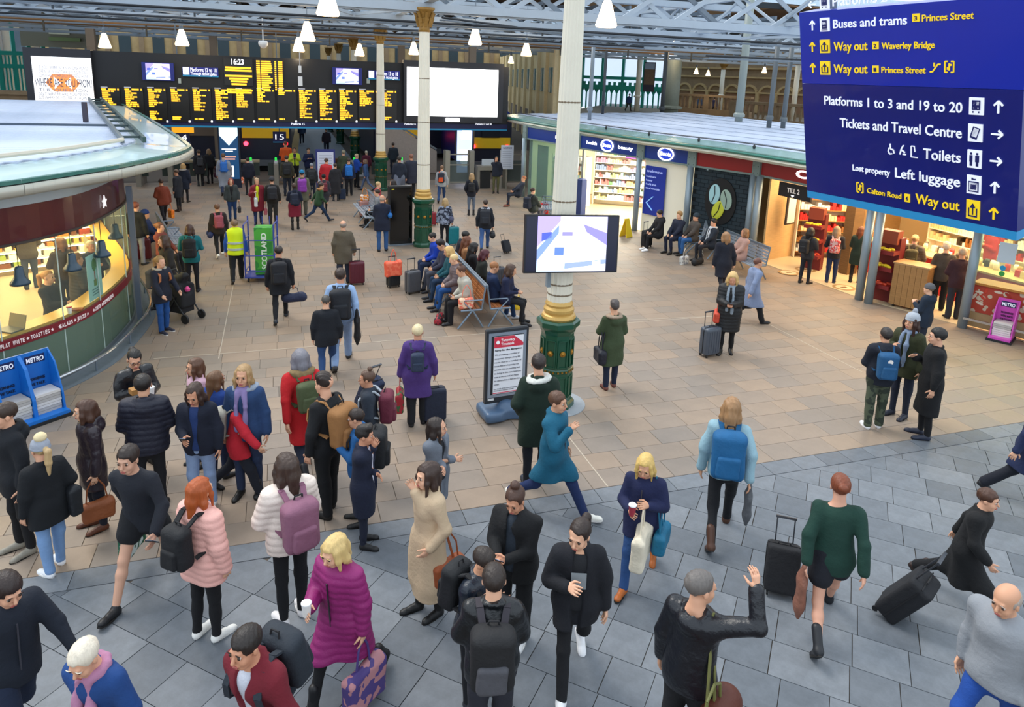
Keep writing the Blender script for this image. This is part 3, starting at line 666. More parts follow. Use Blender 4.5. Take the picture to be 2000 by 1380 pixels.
# ---------------------------------------------------------------- iron columns
CREAM = M('e6e0ce', .45, kind='paint', scale=3, amt=.06); GREEN = M('0c4a33', .28, kind='paint', coat=.4, amt=.1); GOLD = M('a8792c', .35, .7); GOLDP = M('9a7434', .5, .2, kind='leather')
def column(x, y, label, lod=0, top=6.6):
    t = thing('iron_column', label, 'column', (x, y, 0), 0, 'cream iron columns on green pedestals')
    R = math.pi/8
    if lod == 0: MB().lathe([(.52, 0), (.52, .012)], n=40).obj('floor_plate', M('9aa0a6', .5, kind='stone'), t)
    MB().lathe([(.33, .01), (.33, .09), (.30, .13), (.275, .15), (.275, .62), (.285, .64), (.285, .68), (.27, .70), (.27, 1.28), (.285, 1.31), (.30, 1.36), (.355, 1.42), (.36, 1.50), (.33, 1.53)], n=8, rot=R).obj('pedestal', GREEN, t)
    for i in range(8):
        a = i*math.pi/4+math.pi/4*0; ca, sa = math.cos(a), math.sin(a); d = .262
        for z0, z1 in ((.20, .56), (.74, 1.2)):
            g = MB(); w2 = .075
            for (p, q) in (((-w2, z0), (w2, z0)), ((w2, z0), (w2, z1)), ((w2, z1), (-w2, z1)), ((-w2, z1), (-w2, z0))):
                g.bar((ca*d-sa*p[0], sa*d+ca*p[0], p[1]), (ca*d-sa*q[0], sa*d+ca*q[0], q[1]), .018, .018)
            g.obj('panel_moulding', GREEN, t)
        f = MB().lathe([(.05, 0), (.048, .014), (.03, .018), (.02, .03), (.004, .034)], n=10); v = [(ca*(d-.004+z)-sa*px_, sa*(d-.004+z)+ca*px_, .98+py_) for px_, py_, z in f.v]
        link('rosette', mesh('rosette', v, f.f), GOLD, t)
        if lod < 2:
            g = MB()
            for k in (-.07, 0, .07): g.box((ca*.268-sa*k, sa*.268+ca*k, .66), (.028, .028, .028), a)
            g.obj('bead', GOLD, t)
    MB().lathe([(.27, 1.53), (.285, 1.56), (.27, 1.60), (.235, 1.62), (.25, 1.66), (.25, 1.70), (.215, 1.74), (.23, 1.78), (.205, 1.83)], n=32).obj('base_moulding', M('c9a25a', .4, .3), t)
    n = 40 if lod < 2 else 20
    MB().lathe([(.205, 1.83), (.192, 3.2), (.17, 5.2), (.152, top)], n=n, flute=1 if lod < 2 else 0, fr=.07).obj('fluted_shaft', CREAM, t)
    for z in ((1.95, 2.12, 2.5, 2.62, 3.47, 5.0) if lod == 0 else (2.6, 3.9, 5.2)):
        MB().lathe([(.205-.011*(z-1.8), z-.012), (.209-.011*(z-1.8), z), (.205-.011*(z-1.8), z+.012)], n=24).obj('joint_band', M('7a6a55', .7, kind='stone'), t)
    f = MB().lathe([(.155, top-.05), (.18, top), (.155, top+.03), (.165, top+.2), (.21, top+.32), (.19, top+.35), (.26, top+.5), (.33, top+.58), (.33, top+.64)], n=24).obj('capital', GOLDP, t)
    for i in range(8):
        a = i*math.pi/4; g = MB().bar((.17*math.cos(a), .17*math.sin(a), top+.1), (.25*math.cos(a), .25*math.sin(a), top+.36), .09, .04).bar((.25*math.cos(a), .25*math.sin(a), top+.36), (.31*math.cos(a), .31*math.sin(a), top+.5), .07, .05)
        g.obj('leaf', GOLDP, t)
    return t
column(4.25, 10.35, 'nearest cream fluted column on green and gold pedestal, behind the hanging screen')
column(4.22, 21.9, 'second cream column on green pedestal, beside the tall black panel', 1)
column(4.38, 33.0, 'third cream column, in front of the departure board', 1)
for i, (y, w_) in enumerate(((44, 'first'), (55, 'second'), (66, 'third'))): column(4.3, y, 'small far column with gold capital, %s one behind the departure board' % w_, 2)
# ---------------------------------------------------------------- roof: girders, purlins, glazing
STEEL = M('a4b0bc', .5, kind='paint', scale=2, amt=.08); STEELD = M('6e7a86', .6, kind='paint'); WARM = M('7a5834', .7, kind='wood')
ceil = bpy.data.objects.new('ceiling', None); C.objects.link(ceil); struct(ceil)
def girder(y, x0, x1, zb, zt, pit, parent, thick=.24, brace=1):
    g = MB().box(((x0+x1)/2, y, zb), (x1-x0, thick*1.6, thick)).box(((x0+x1)/2, y, zb-thick*.6), (x1-x0, thick*.5, .04)); o = g.obj('girder', STEEL, parent)
    MB().box(((x0+x1)/2, y, zt), (x1-x0, thick*1.6, thick)).obj('top_chord', STEEL, o)
    n = int((x1-x0)/pit)
    for i in range(n):
        a = x0+i*pit; b = a+pit
        MB().bar((a, y-.04, zb), (b, y-.04, zt), .07, .15).obj('brace', STEEL, o); MB().bar((a, y+.05, zt), (b, y+.05, zb), .05, .15).obj('brace', STEELD if i % 3 == 0 else STEEL, o)
    return o
for i, (y, pit) in enumerate(((21.9, 1.9), (27.5, 1.9), (33.0, 2.0), (38.7, 2.2), (44.2, 2.4), (50, 2.8), (57, 3.2))):
    girder(y, -16-i*1.5, 22+i*4.0 if i > 1 else 19, 7.25 if y != 27.5 else 7.3, 8.5, pit, ceil, thick=.24 if y < 30 else .15)
def lgirder(x, y0, y1, zb, zt, pit):
    o = MB().bar((x, y0, zb), (x, y1, zb), .26, .14).obj('girder', STEEL, ceil); MB().bar((x, y0, zt), (x, y1, zt), .26, .14).obj('top_chord', STEEL, o)
    n = int((y1-y0)/pit)
    for i in range(n): a = y0+i*pit; MB().bar((x, a, zb if i % 2 else zt), (x, a+pit, zt if i % 2 else zb), .08, .08).obj('brace', STEEL, o)
for x in (-9, 4.3, 17, 27): lgirder(x, 20, 66, 7.45, 8.6, 2.3)
DARKP = M('2e3438', .8)
for y in np.arange(36, 86, 1.9):
    z = 9.3+.9*abs(((y/6.5) % 2)-1); MB().box((6, y, z), (80, .16, .3)).obj('purlin', WARM if int(y*10) % 3 else DARKP, ceil)
g = MB()
for x in np.arange(-32, 46, 1.5): g.box((x, 61, 9.05), (.12, 52, .18))
g.obj('glazing_bar_set', STEELD, ceil)['kind'] = 'stuff'
for x in np.arange(-32, 44, 6.): MB().box((x+3, 61, 10.5), (5.9, 52, .02)).obj('glass_pane', glass('roof_glass', 'e4eef6', .18, .3), ceil)
for i, x in enumerate(np.arange(-30, 44, 15)): MB().box((x, 61, 9.75), (5.2, 52, .05)).obj('roof_board', M('7a5632', .8, kind='wood'), ceil)
for (a, b) in (((-14, 24, 6.9), (20, 24.5, 6.9)), ((5, 23, 7.0), (14, 33, 7.3)), ((14, 22, 6.2), (22, 26, 6.4)), ((-12, 30, 6.8), (16, 30.4, 6.8))):
    MB().bar(a, b, .22, .05).obj('cable_tray', STEELD, ceil); MB().bar(np.array(a)+[0, 0, .08], np.array(b)+[0, 0, .08], .08, .08, 6).obj('cable', M('2a2c30', .7), ceil)
rt_ = random.Random(12)
for i in range(9):
    x = -12+i*4.2; MB().bar((x, 22, 7.35), (x+4.2*(1 if i % 2 else -1), 33, 7.35), .07, .1).obj('tie_bar', STEEL, ceil); MB().bar((x, 33, 7.35), (x+3*(1 if i % 2 else -1), 44, 7.35), .07, .1).obj('tie_bar', STEELD, ceil)
    MB().bar((x+1, 27.5, 6.95), (x+1, 27.5, 8.5), .06).obj('hanger', M('3a4046', .6), ceil); MB().bar((x+2, 38.7, 6.6), (x+2, 38.7, 8.5), .07).obj('hanger', M('4a4438', .6), ceil)
for y, z in ((24.5, 7.0), (30.2, 7.05), (36, 7.0), (41.5, 7.1)): MB().tube([(-18, y, z), (24, y, z)], .045, 6).obj('conduit', M('34383e', .6) if y < 35 else WARM, ceil)
# pendant lamps
def at(px, py, d): r = ray(px, py)/FPX; return np.array([0, 0, EYE])+r*d
LM = M('ffd9a0', .4, em=9.)
for i, (px, py, d, wh) in enumerate(((204, 80, 30, 'above the left advertising screen'), (355, 74, 27, 'above the blue platforms sign'), (640, 4, 15.5, 'at the top edge, left of the columns'), (600, 62, 23, 'above the right half of the departure board'), (583, 88, 31, 'just over the top of the departure board'), (702, 98, 36, 'beside the third column capital'), (808, 95, 35, 'left of the second column shaft'), (928, 72, 26, 'above the big white screen'), (1028, 97, 33, 'right of the big white screen'), (1185, 28, 16.5, 'right of the nearest column'), (1360, 139, 60, 'on the stone arcade, leftmost of two'), (1383, 143, 62, 'on the stone arcade, right one of two'), (1493, 137, 58, 'on the stone arcade near the blue sign'), (998, 117, 48, 'over the cream side wall'), (1320, 80, 44, 'small one under the right roof girders'))):
    p = at(px, py, d); t = thing('pendant_lamp', 'glowing bell-shaped pendant lamp '+wh, 'lamp', p, 0, 'pendant lamps under the station roof')
    k = 1.2 if d < 40 else .95  # near globes enlarged, their extra size standing in for the glow around them
    MB().lathe([(.05*k, .28*k), (.09*k, .2*k), (.13*k, .06*k), (.21*k, -.2*k), (.19*k, -.24*k)], n=18).obj('globe', LM, t, True)
    MB().lathe([(.06, .26), (.07, .3), (.07, .5), (.02, .54)], n=10).obj('cap', STEELD, t); 
    if d < 50: MB().bar((0, 0, .5), (0, 0, max(.8, 8.9-p[2])), .02).obj('rod', STEELD, t)
    l = bpy.data.lights.new('lamp', 'POINT'); l.energy = 42 if d < 40 else 60; l.color = (1, .78, .5); l.shadow_soft_size = .25; lo_ = bpy.data.objects.new('lamp_light', l); lo_.location = (0, 0, -.5); lo_.parent = t; C.objects.link(lo_)
t = thing('dome_camera', 'small white dome camera hanging above the departure board', 'camera', at(514, 84, 30)); MB().lathe([(.16, .1), (.2, .02), (.19, -.08), (.1, -.2), (.03, -.23)], n=16).obj('dome', M('d8d8d8', .3), t, True); MB().bar((0, 0, .1), (0, 0, 1.0), .05).obj('bracket', M('c8c8c8', .4), t)
# ---------------------------------------------------------------- distant walls
STONE = M('c4a878', .85, kind='stone', scale=1.2, amt=.2); STONE2 = M('9c8466', .85, kind='stone', scale=1.5, amt=.22); TEAL = M('159480', .4, kind='paint', amt=.05)
wb = MB().box((0, 92, 5.4), (73, .5, 11)).obj('wall_back', STONE); struct(wb)
for i in range(20):
    x = -33+i*3.4; box('window_opening', (x, 91.7, 7.2), (1.2, .12, 2.2), M('3e4c52', .3), wb); box('pilaster', (x+1.7, 91.6, 5.4), (.5, .3, 11), STONE2, wb)
A = at(1088, 150, 50); B = at(972, 150, 98); m4, L = (lambda a, b: (Matrix((((b-a)[0]/np.linalg.norm((b-a)[:2]), -(b-a)[1]/np.linalg.norm((b-a)[:2]), 0, a[0]), ((b-a)[1]/np.linalg.norm((b-a)[:2]), (b-a)[0]/np.linalg.norm((b-a)[:2]), 0, a[1]), (0, 0, 1, 0), (0, 0, 0, 1))), float(np.linalg.norm((b-a)[:2]))))(A, B)
wr = bpy.data.objects.new('wall_right', None); C.objects.link(wr); wr.matrix_world = m4; struct(wr)
box('wall_face', (L/2, -.2, 3.9), (L, .3, 7.8), M('e6cf9c', .8, kind='stone', scale=.8, amt=.1), wr)
for i in range(11):
    x = 1.5+i*4.4; box('window_opening', (x, 0, 5.2), (1.0, .1, 1.8), M('5d8c9c', .2), wr); box('window_opening', (x+1.5, 0, 5.2), (1.0, .1, 1.8), M('5d8c9c', .2), wr); box('pilaster', (x-1.2, .05, 3.9), (.6, .3, 7.8), M('f0dcae', .8, kind='stone'), wr); box('base_panel', (x+.7, 0, 1.3), (3.2, .12, 2.4), M('6a6058', .7), wr)
# upper street on the right: teal glazed screen, stone arcade, balustrade
deck = MB().poly([(24.5, 30), (60, 10), (75, 60), (40, 84), (24, 60)], 2.1, 2.45).obj('floor_upper', M('7c6f5e', .8, kind='stone')); struct(deck)
def frame_between(a, b):                  # x along the run, y into it, z up
    d = nrm(np.array([b[0]-a[0], b[1]-a[1], 0])); return Matrix(((d[0], -d[1], 0, a[0]), (d[1], d[0], 0, a[1]), (0, 0, 1, 0), (0, 0, 0, 1))), float(np.hypot(b[0]-a[0], b[1]-a[1]))
A = at(1100, 150, 84); B = at(1300, 155, 78); m4, L = frame_between(A, B)
t = thing('glazed_screen', 'teal iron glazed screen with pointed openings above the shop roof', 'screen'); t.matrix_world = m4
box('glass_sheet', (L/2, .2, 6.2), (L, .05, 8), glass('frosted_glass', 'f4f8ff', .2), t)
for i in range(6): box('post', (i*L/5, 0, 6.2), (.28, .3, 8), TEAL, t)
box('rail', (L/2, 0, 5.6), (L, .4, .35), TEAL, t); box('rail', (L/2, 0, 4.55), (L, .35, .5), TEAL, t)
for i in range(21):
    x = i*L/20; box('mullion', (x, -.02, 3.4), (.13, .15, 2.8), TEAL, t)
    MB().poly([(x, 0), (x+L/40, 0), (x, .0)], 0, 1) if False else None
    g = MB().add([(x, -.08, 4.35), (x+L/40, -.08, 4.35), (x, -.08, 3.8), (x, .06, 4.35), (x+L/40, .06, 4.35), (x, .06, 3.8)], [(0, 2, 1), (3, 4, 5), (0, 1, 4, 3), (1, 2, 5, 4), (2, 0, 3, 5)]).add([(x+L/20, -.08, 4.35), (x+L/20, -.08, 3.8), (x+L/40, -.08, 4.35), (x+L/20, .06, 4.35), (x+L/20, .06, 3.8), (x+L/40, .06, 4.35)], [(0, 2, 1), (3, 4, 5), (0, 1, 4, 3), (1, 2, 5, 4), (2, 0, 3, 5)]); g.obj('pointed_arch', TEAL, t)
    box('upright', (x+L/40, -.02, 4.9), (.3, .12, .5), TEAL, t)
A = at(1325, 150, 80); B = at(1640, 160, 66); B = A+(B-A)*2.2; m4, L = frame_between(A, B)
t = bpy.data.objects.new('wall_arcade', None); C.objects.link(t); t.matrix_world = m4; struct(t)
box('wall_face', (L/2, .3, 5.2), (L, .4, 7.2), STONE2, t)
for z in (4.6, 6.1, 7.0): box('string_course', (L/2, .02, z), (L, .3, .16), STONE, t)
na = 20
for i in range(na):
    cx = (i+.5)*L/na; g = MB(); r1 = .9
    for k in range(10): a, b = math.pi*k/10, math.pi*(k+1)/10; g.bar((cx+r1*math.cos(a), 0, 4.4+r1*math.sin(a)), (cx+r1*math.cos(b), 0, 4.4+r1*math.sin(b)), .2, .2)
    g.obj('arch', STONE, t); box('niche', (cx, .08, 3.6), (1.5, .06, 1.7), M('98765a', .9, kind='stone'), t)
    box('pier', (i*L/na, -.02, 3.6), (.35, .3, 2.0), STONE, t)
for (a, b, s_) in (((1320, 185), (1470, 190), 66), ((1430, 200), (1640, 215), 56)):
    A = at(a[0], a[1], s_); B = at(b[0], b[1], s_-6); m4, L = frame_between(A, B); z0 = A[2]
    t = thing('balustrade', 'brown stone balustrade on the upper street, %s' % ('far run left of the grey post' if s_ == 66 else 'near run beside the blue sign'), 'balustrade'); t.matrix_world = m4
    box('coping', (L/2, 0, z0+.05), (L, .5, .2), STONE2, t); box('plinth', (L/2, 0, (z0-1.1+2.45)/2), (L, .5, z0-1.1-2.45 if z0-1.1 > 2.5 else .3), STONE2, t)
    for i in range(int(L/.42)): 
        if i % 8 == 0: box('pier', (i*.42+.2, 0, z0-.6), (.5, .55, 1.3), STONE2, t)
        else: MB().lathe([(.07, -1.15), (.12, -.85), (.06, -.4), (.09, -.05)], n=6).obj('baluster', STONE2, t, loc=(i*.42+.2, 0, z0))
# pillars and posts standing on and behind the shop roof
def post(px, y0, y1, d, w_, mat, label, cap=None, name='steel_post'):
    a = at(px, y1, d); b = at(px, y0, d); t = thing(name, label, 'post', (a[0], a[1], a[2])); h_ = b[2]-a[2]
    MB().lathe([(w_/2, (2.45-a[2]) if d > 40 else -.45), (w_/2, h_)], n=12).obj('shaft', mat, t, True); MB().lathe([(w_*.75, 0), (w_*.75, .12), (w_*.55, .2)], n=12).obj('foot', mat, t)
    if cap: MB().lathe([(w_*.5, h_-.3), (w_*.7, h_-.2), (w_*.6, h_-.1), (w_*1.1, h_+.2), (w_*1.1, h_+.3)], n=14).obj('capital', cap, t)
    return t
GP = M('7d8790', .45, .2); 
post(1152, 93, 216, 32, .17, GP, 'thin pale steel post standing behind the shop roof'); post(1178, 100, 205, 36, .14, M('3c4046', .6), 'thin dark post right of the pale steel post')
post(1245, 96, 190, 70, .5, CREAM, 'cream column before the teal screen', GOLDP, 'distant_column'); post(1408, 130, 188, 72, .42, CREAM, 'small cream column against the stone arcade', GOLDP, 'distant_column'); post(1550, 120, 208, 60, .42, CREAM, 'cream column left of the blue sign top', GOLDP, 'distant_column')
post(1443, 0, 228, 34, .36, M('8b948f', .5), 'thick grey-green post rising from the shop roof'); post(1503, 90, 234, 30, .2, M('5d6468', .5), 'left one of two dark grey posts beside the blue sign'); post(1530, 92, 238, 30, .2, M('5d6468', .5), 'right one of two dark grey posts beside the blue sign')
post(1310, 118, 212, 46, .95, M('74796c', .6, kind='paint'), 'broad grey pier between teal screen and stone arcade'); post(1293, 100, 214, 44, .25, M('3a3e42', .6), 'dark cable post beside the broad grey pier')
a = at(1266, 178, 62); b = at(1266, 124, 62); t = thing('hanging_poster', 'tall poster of a brown hillside hanging before the teal screen', 'poster', (a[0], a[1], a[2]), -.5)
box('frame', (0, 0, 1.2), (.98, .08, 2.5), M('2a2030', .5), t); box('picture', (0, -.05, 1.45), (.84, .02, 1.8), M('6f5a46', .6, kind='stone', scale=4, amt=.3), t); box('sky_area', (0, -.065, 2.1), (.84, .01, .5), M('8fa0b8', .6), t); box('caption', (0, -.05, .3), (.84, .02, .36), M('2a2438', .6), t)
# left end: teal glazing beyond the advertising screen
A = at(-60, 150, 60); B = at(90, 150, 64); m4, L = frame_between(A, B)
t = thing('glazed_screen', 'teal iron glazed gable screen at the far left edge', 'screen'); t.matrix_world = m4
box('glass_sheet', (L/2, .2, 5.6), (L, .05, 8), glass('frosted_glass', 'f4f8ff', .2), t)
for i in range(6): box('post', (i*L/5, 0, 5.6), (.28, .3, 8), TEAL, t)
for z in (5.8, 4.7): box('rail', (L/2, 0, z), (L, .4, .35), TEAL, t)
for i in range(22): box('mullion', (i*L/21, -.02, 4.), (.12, .15, 3.2), TEAL, t)
MB().box((-14, 45, 2.9), (12, .4, 1.2)).box((-14, 44.9, 3.6), (12.2, .7, .2)).obj('trim_1', STONE2)['kind'] = 'structure'
A = at(60, 60, 62); t = thing('gable_wall', 'olive and cream gable piece above the left advertising screen', 'wall', A); box('panel', (2.2, 0, .3), (6, .3, 3.2), M('7a7664', .7), t); box('cream_panel', (2.2, -.2, .9), (1.6, .1, 2.2), M('d8d4b8', .7), t); box('sill', (2.6, -.2, -.6), (2.4, .4, .3), M('6f8050', .7), t)
# ---------------------------------------------------------------- departure board
YD = 33.45
def bd(px, py, y=YD): return PL(px, py, 1, y)
def plate(name, x0, y0, x1, y1, mat, parent, dy=0., th=.04):
    a = bd(x0, y0, YD+dy); b = bd(x1, y1, YD+dy); zc, xc = (a[2]+b[2])/2, (a[0]+b[0])/2
    o = MB().box((0, 0, 0), (abs(b[0]-a[0]), th, abs(a[2]-b[2]))).obj(name, mat, None, loc=(xc, YD+dy, zc)); 
    if parent is not None: o.parent = parent; o.matrix_parent_inverse = parent.matrix_world.inverted()
    return o, xc, zc, abs(b[0]-a[0]), abs(a[2]-b[2])
def ltext(s, px0, py0, px1, ht, mat, parent, dy, y1=None, bold=0):      # text fitted between two pixels on the board plane
    a = bd(px0, py0, YD+dy); b = bd(px1, y1 if y1 else py0, YD+dy); return fit(s, mat, parent, Matrix.Translation((a[0], YD+dy, a[2])) @ Matrix.Rotation(math.pi/2, 4, 'X'), abs(b[0]-a[0]), ht, bold)
def fit(s, mat, parent, fr_, width, cap, bold=0):
    o = text('lettering', s, 1, mat, None, (0, 0, 0), mtx=Matrix.Identity(4), bold=bold, ext=.003)
    xs = [v.co.x for v in o.data.vertices] or [0, 1]; w0 = max(xs)-min(xs); mn = min(xs); k = cap/.73
    o.matrix_world = fr_ @ Matrix.Translation((-mn*width/w0, 0, 0)) @ Matrix.Diagonal((width/w0, k, 1, 1))
    if parent is not None: mw = o.matrix_world.copy(); o.parent = parent; o.matrix_parent_inverse = parent.matrix_world.inverted(); o.matrix_world = mw
    return o
bpy.context.view_layer.update()
DK = M('1b1c20', .55, kind='paint'); YEL = M('ffb828', .5, em=1.3); WHT = M('f4f6ff', .5, em=1.2); NAVY = M('10184e', .5); CYAN = M('1c8fc0', .5)
board = thing('departure_board', 'long black departure board with rows of yellow train times', 'board', (0, 0, 0))
zb, zt = bd(640, 238)[2], 5.78
MB().box((.6, YD+.35, (zb+zt)/2), (19.9, .6, zt-zb)).obj('housing', DK, board); MB().box((.6, YD+.35, zb-.12), (19.9, .64, .24)).obj('navy_band', NAVY, board); MB().box((.6, YD+.35, zb-.275), (19.9, .64, .07)).obj('cyan_strip', CYAN, board)
fills = [(12, 0), (10, 0), (9, 5), (6, 2), (11, 1), (16, 1), (9, 1), (6, 1), (2, 1), (15, 0), (14, 1), (15, 1), (8, 1), (8, 2), (16, 0)]
xs = [196, 241.6, 286.4, 331, 374.4, 417.6, 459, 500, 541, 582, 622, 661, 700, 741, 775]
SCR = M('15120e', .35)
for i in range(14):
    if i == 13: x0, x1 = 741, 775
    else: x0, x1 = xs[i], xs[i+1]-2.6
    yt = 169+.009*(x0-196); o, xc, zc, W_, H_ = plate('display_panel', x0, yt, x1, 238, SCR, board, -.03); g = MB(); rr = random.Random(i); n, nb_ = fills[i]; rows = 17
    for k in range(rows):
        z = H_/2-.1-(H_-.14)*k/rows
        if k == 0: g.box((-W_*.34, 0, z), (W_*.24, .01, .07)).box((W_*.1, 0, z), (W_*.38, .01, .07)).box((W_*.42, 0, z), (.06, .01, .07)); continue
        if k <= n or k >= rows-nb_:
            w_ = W_*rr.uniform(.3, .75); x = -W_*.46
            while w_ > .06: q = min(w_, rr.uniform(.12, .4)); g.box((x+q/2, 0, z), (q-.03, .01, .058)); x += q; w_ -= q
    g.obj('text_rows', YEL, o, loc=(0, -.03, 0))['kind'] = 'stuff'; box('panel_label', (-W_*.3, -.025, H_/2-.015), (W_*.35, .01, .04), M('b8b8c0', .5, em=.4), o); box('corner_lamp', (W_*.47, -.03, -H_/2+.02), (.07, .02, .07), M('ffffff', .5, em=2), o)
o, xc, zc, W_, H_ = plate('clock_panel', 436, 113, 495, 168, SCR, board, -.03)
ltext('16:23', 452, 125.5, 476, .24, WHT, board, -.07, bold=.02)
g = MB(); rr = random.Random(5)
for k, fr_ in enumerate((.95, .98, 0, .98, .7, .6, .55, 0, .9, .9)):
    if fr_: g.box((0, 0, H_*.16-k*.115), (W_*fr_*.95, .01, .08))
g.obj('text_rows', YEL, o, loc=(0, -.03, 0))['kind'] = 'stuff'
o, xc, zc, W_, H_ = plate('list_panel', 498, 115, 554, 169, SCR, board, -.03); g = MB()
for k in range(14):
    z = H_*.42-k*.09; g.box((-W_*.4, 0, z), (W_*.13, .01, .06)); w_ = rr.uniform(.25, .42)*W_; g.box((-W_*.3+w_/2, 0, z), (w_, .01, .06)); g.box((W_*.22, 0, z), (W_*.06, .01, .06)).box((W_*.4, 0, z), (W_*.16, .01, .06))
g.obj('text_rows', YEL, o, loc=(0, -.03, 0))['kind'] = 'stuff'
def tvpicture(parent, w_, h_, y, k=1):     # the hall seen by a camera: bright floor, shop rows, counters
    E = lambda c, e=1.1: M(c, .4, em=e*k)
    def P_(name, pts, c, dy, e=1.1): MB().add([(x*w_, y-dy, z*h_) for x, z in pts]+[(x*w_, y-dy+.002, z*h_) for x, z in pts], [tuple(range(len(pts))), tuple(range(len(pts), 2*len(pts)))[::-1]]).obj(name, E(c, e), parent)
    P_('picture_floor', [(-.5, -.5), (.5, -.5), (.5, .5), (-.5, .5)], 'e6e2fa', 0)
    P_('picture_area', [(-.5, -.05), (-.18, .42), (-.18, .5), (-.5, .5)], 'a898e0', .002); P_('picture_area', [(-.44, .05), (-.3, .12), (-.3, .22), (-.44, .2)], '4858c0', .004); P_('picture_area', [(-.5, -.3), (-.2, .2), (-.2, .34), (-.5, -.1)], '7890d8', .004)
    P_('picture_area', [(.2, .22), (.5, -.02), (.5, .2), (.15, .36)], '8880d8', .003); P_('picture_area', [(.15, .36), (.5, .2), (.5, .5), (.18, .5)], 'c8c0f0', .003); P_('picture_area', [(-.15, .15), (0, .15), (0, .22), (-.15, .22)], '8c84d8', .003)
    P_('picture_area', [(-.1, -.45), (.5, -.36), (.5, -.28), (-.1, -.35)], '8c9cd8', .004); P_('picture_area', [(.3, -.42), (.42, -.4), (.42, -.3), (.3, -.32)], 'ffffff', .006); P_('picture_area', [(-.25, -.2), (-.12, -.2), (-.12, -.06), (-.25, -.06)], '5a78c8', .004); P_('picture_area', [(-.5, -.5), (-.1, -.5), (-.1, -.4), (-.5, -.28)], 'c0d8f8', .003)
for (x0, y0, x1, y1, wh) in ((276, 121, 341, 158, 'left one on the departure board'), (649, 131, 707, 166, 'right one on the departure board')):
    a, b = bd(x0, y0, YD-.12), bd(x1, y1, YD-.12); t = thing('wall_screen', 'small blue monitor showing the hall, '+wh, 'screen', ((a[0]+b[0])/2, YD-.1, (a[2]+b[2])/2)); W_, H_ = abs(b[0]-a[0]), abs(a[2]-b[2])
    box('casing', (0, 0, 0), (W_, .1, H_), M('101c70', .4, em=.25), t); tvpicture(t, W_*.76, H_*.9, -.055, .8)
for (x0, y0, x1, y1, wh) in ((356, 130, 427, 151, 'left of the clock panel'), (719, 137, 781, 157, 'left of the big white screen')):
    a, b = bd(x0, y0, YD-.08), bd(x1, y1, YD-.08); t = thing('direction_sign', 'small blue sign for platforms 13 to 18, '+wh, 'sign', ((a[0]+b[0])/2, YD-.08, (a[2]+b[2])/2)); W_, H_ = abs(b[0]-a[0]), abs(a[2]-b[2]); bpy.context.view_layer.update()
    box('plate', (0, 0, 0), (W_, .05, H_), M('15207e', .5, em=.15), t); box('cyan_strip', (0, -.005, -H_/2+.03), (W_, .05, .06), CYAN, t); box('train_symbol', (-W_*.4, -.03, .03), (.24, .01, .3), WHT, t)
    ltext('Platforms 13 to 18', x0+16, y0+9.5, x1-4, .17, WHT, t, -.12); ltext('Through ticket gates', x0+16, y0+16, x1-4, .13, WHT, t, -.12)
for s, a, b in (('Platform 15', 569, 595), ('Platform 16', 790, 812), ('Platform 17 and 18', 929, 960)): ltext(s, a, 244, b, .1, WHT, board, -.0)
for x in (348, 716): plate('speaker_grille', x, 153, x+6, 163, M('a8b0a8', .5), board, -.05)
t = thing('ceiling_sensor', 'slim white hanging sensor in front of the departure board', 'sensor', bd(586, 140, YD-.4)); MB().tube([(0, 0, .1), (0, 0, .9)], .02).obj('rod', M('b8b8b8', .4), t); box('head', (0, 0, .1), (.12, .1, .3), M('e0e0e0', .4), t); box('lower_head', (0, 0, -.4), (.18, .1, .4), M('e8e8e8', .4), t)
YD0 = YD
def adframe(name, label, x0, y0, x1, y1, ix0, iy0, ix1, iy1, em, dep_):
    a, b = bd(x0, y0), bd(x1, y1); t = thing(name, label, 'screen', ((a[0]+b[0])/2, YD, (a[2]+b[2])/2)); W_, H_ = abs(b[0]-a[0]), abs(a[2]-b[2])
    box('frame', (0, 0, 0), (W_, dep_, H_), M('22232a', .5), t); c, d_ = bd(ix0, iy0, YD-dep_/2-.02), bd(ix1, iy1, YD-dep_/2-.02)
    box('lit_panel', ((c[0]+d_[0])/2-t.location[0], -dep_/2-.01, (c[2]+d_[2])/2-t.location[2]), (abs(c[0]-d_[0]), .03, abs(c[2]-d_[2])), M('ffffff', .5, em=em), t); return t
t = adframe('advertising_screen', 'big blank white advertising screen right of the departure board', 787, 117, 978, 240, 795, 130, 971, 229, 2.6, .5)
t2 = adframe('advertising_screen', 'white advertising screen asking where are you from, left of the board', 47, 92, 192, 240, 60, 109, 186, 211, .95, .5)
bpy.context.view_layer.update(); GT = M('8c8c98', .5, em=.25); dy = -.3
for s, y in (('IF YOU WERE BORN IN ONE PLACE', 134), ('GREW UP IN ANOTHER BUT NOW CALL', 142), ('SOMEWHERE COMPLETELY DIFFERENT HOME', 150), ('THE QUESTION', 178), ("ISN'T WHERE ARE YOU NOW", 185.5), ('BUT WHERE DO YOU FEEL AT HOME?', 193)): ltext(s, 76, y, 172, .13, GT, t2, dy)
a = bd(123, 162, YD-.28); OR = M('ff9a50', .5, em=.7); sx, sz = .6, .4
MB().add([(a[0]+x*sx, YD-.285+e, a[2]+z*sz) for e in (0, .01) for x, z in ((-1, 0), (-.55, .85), (.55, .85), (1, 0), (.55, -.85), (-.55, -.85))], [tuple(range(6)), tuple(range(6, 12))[::-1]]).obj('orange_emblem', OR, t2).matrix_world = Matrix.Identity(4)
for e in (-1, 1): MB().add([(a[0]+e*.12*sx, YD-.292, a[2]), (a[0]+e*.5*sx, YD-.292, a[2]+.6*sz), (a[0]+e*.5*sx, YD-.292, a[2]-.6*sz)], [(0, 1, 2)]).obj('emblem_triangle', WHT, t2).matrix_world = Matrix.Identity(4)
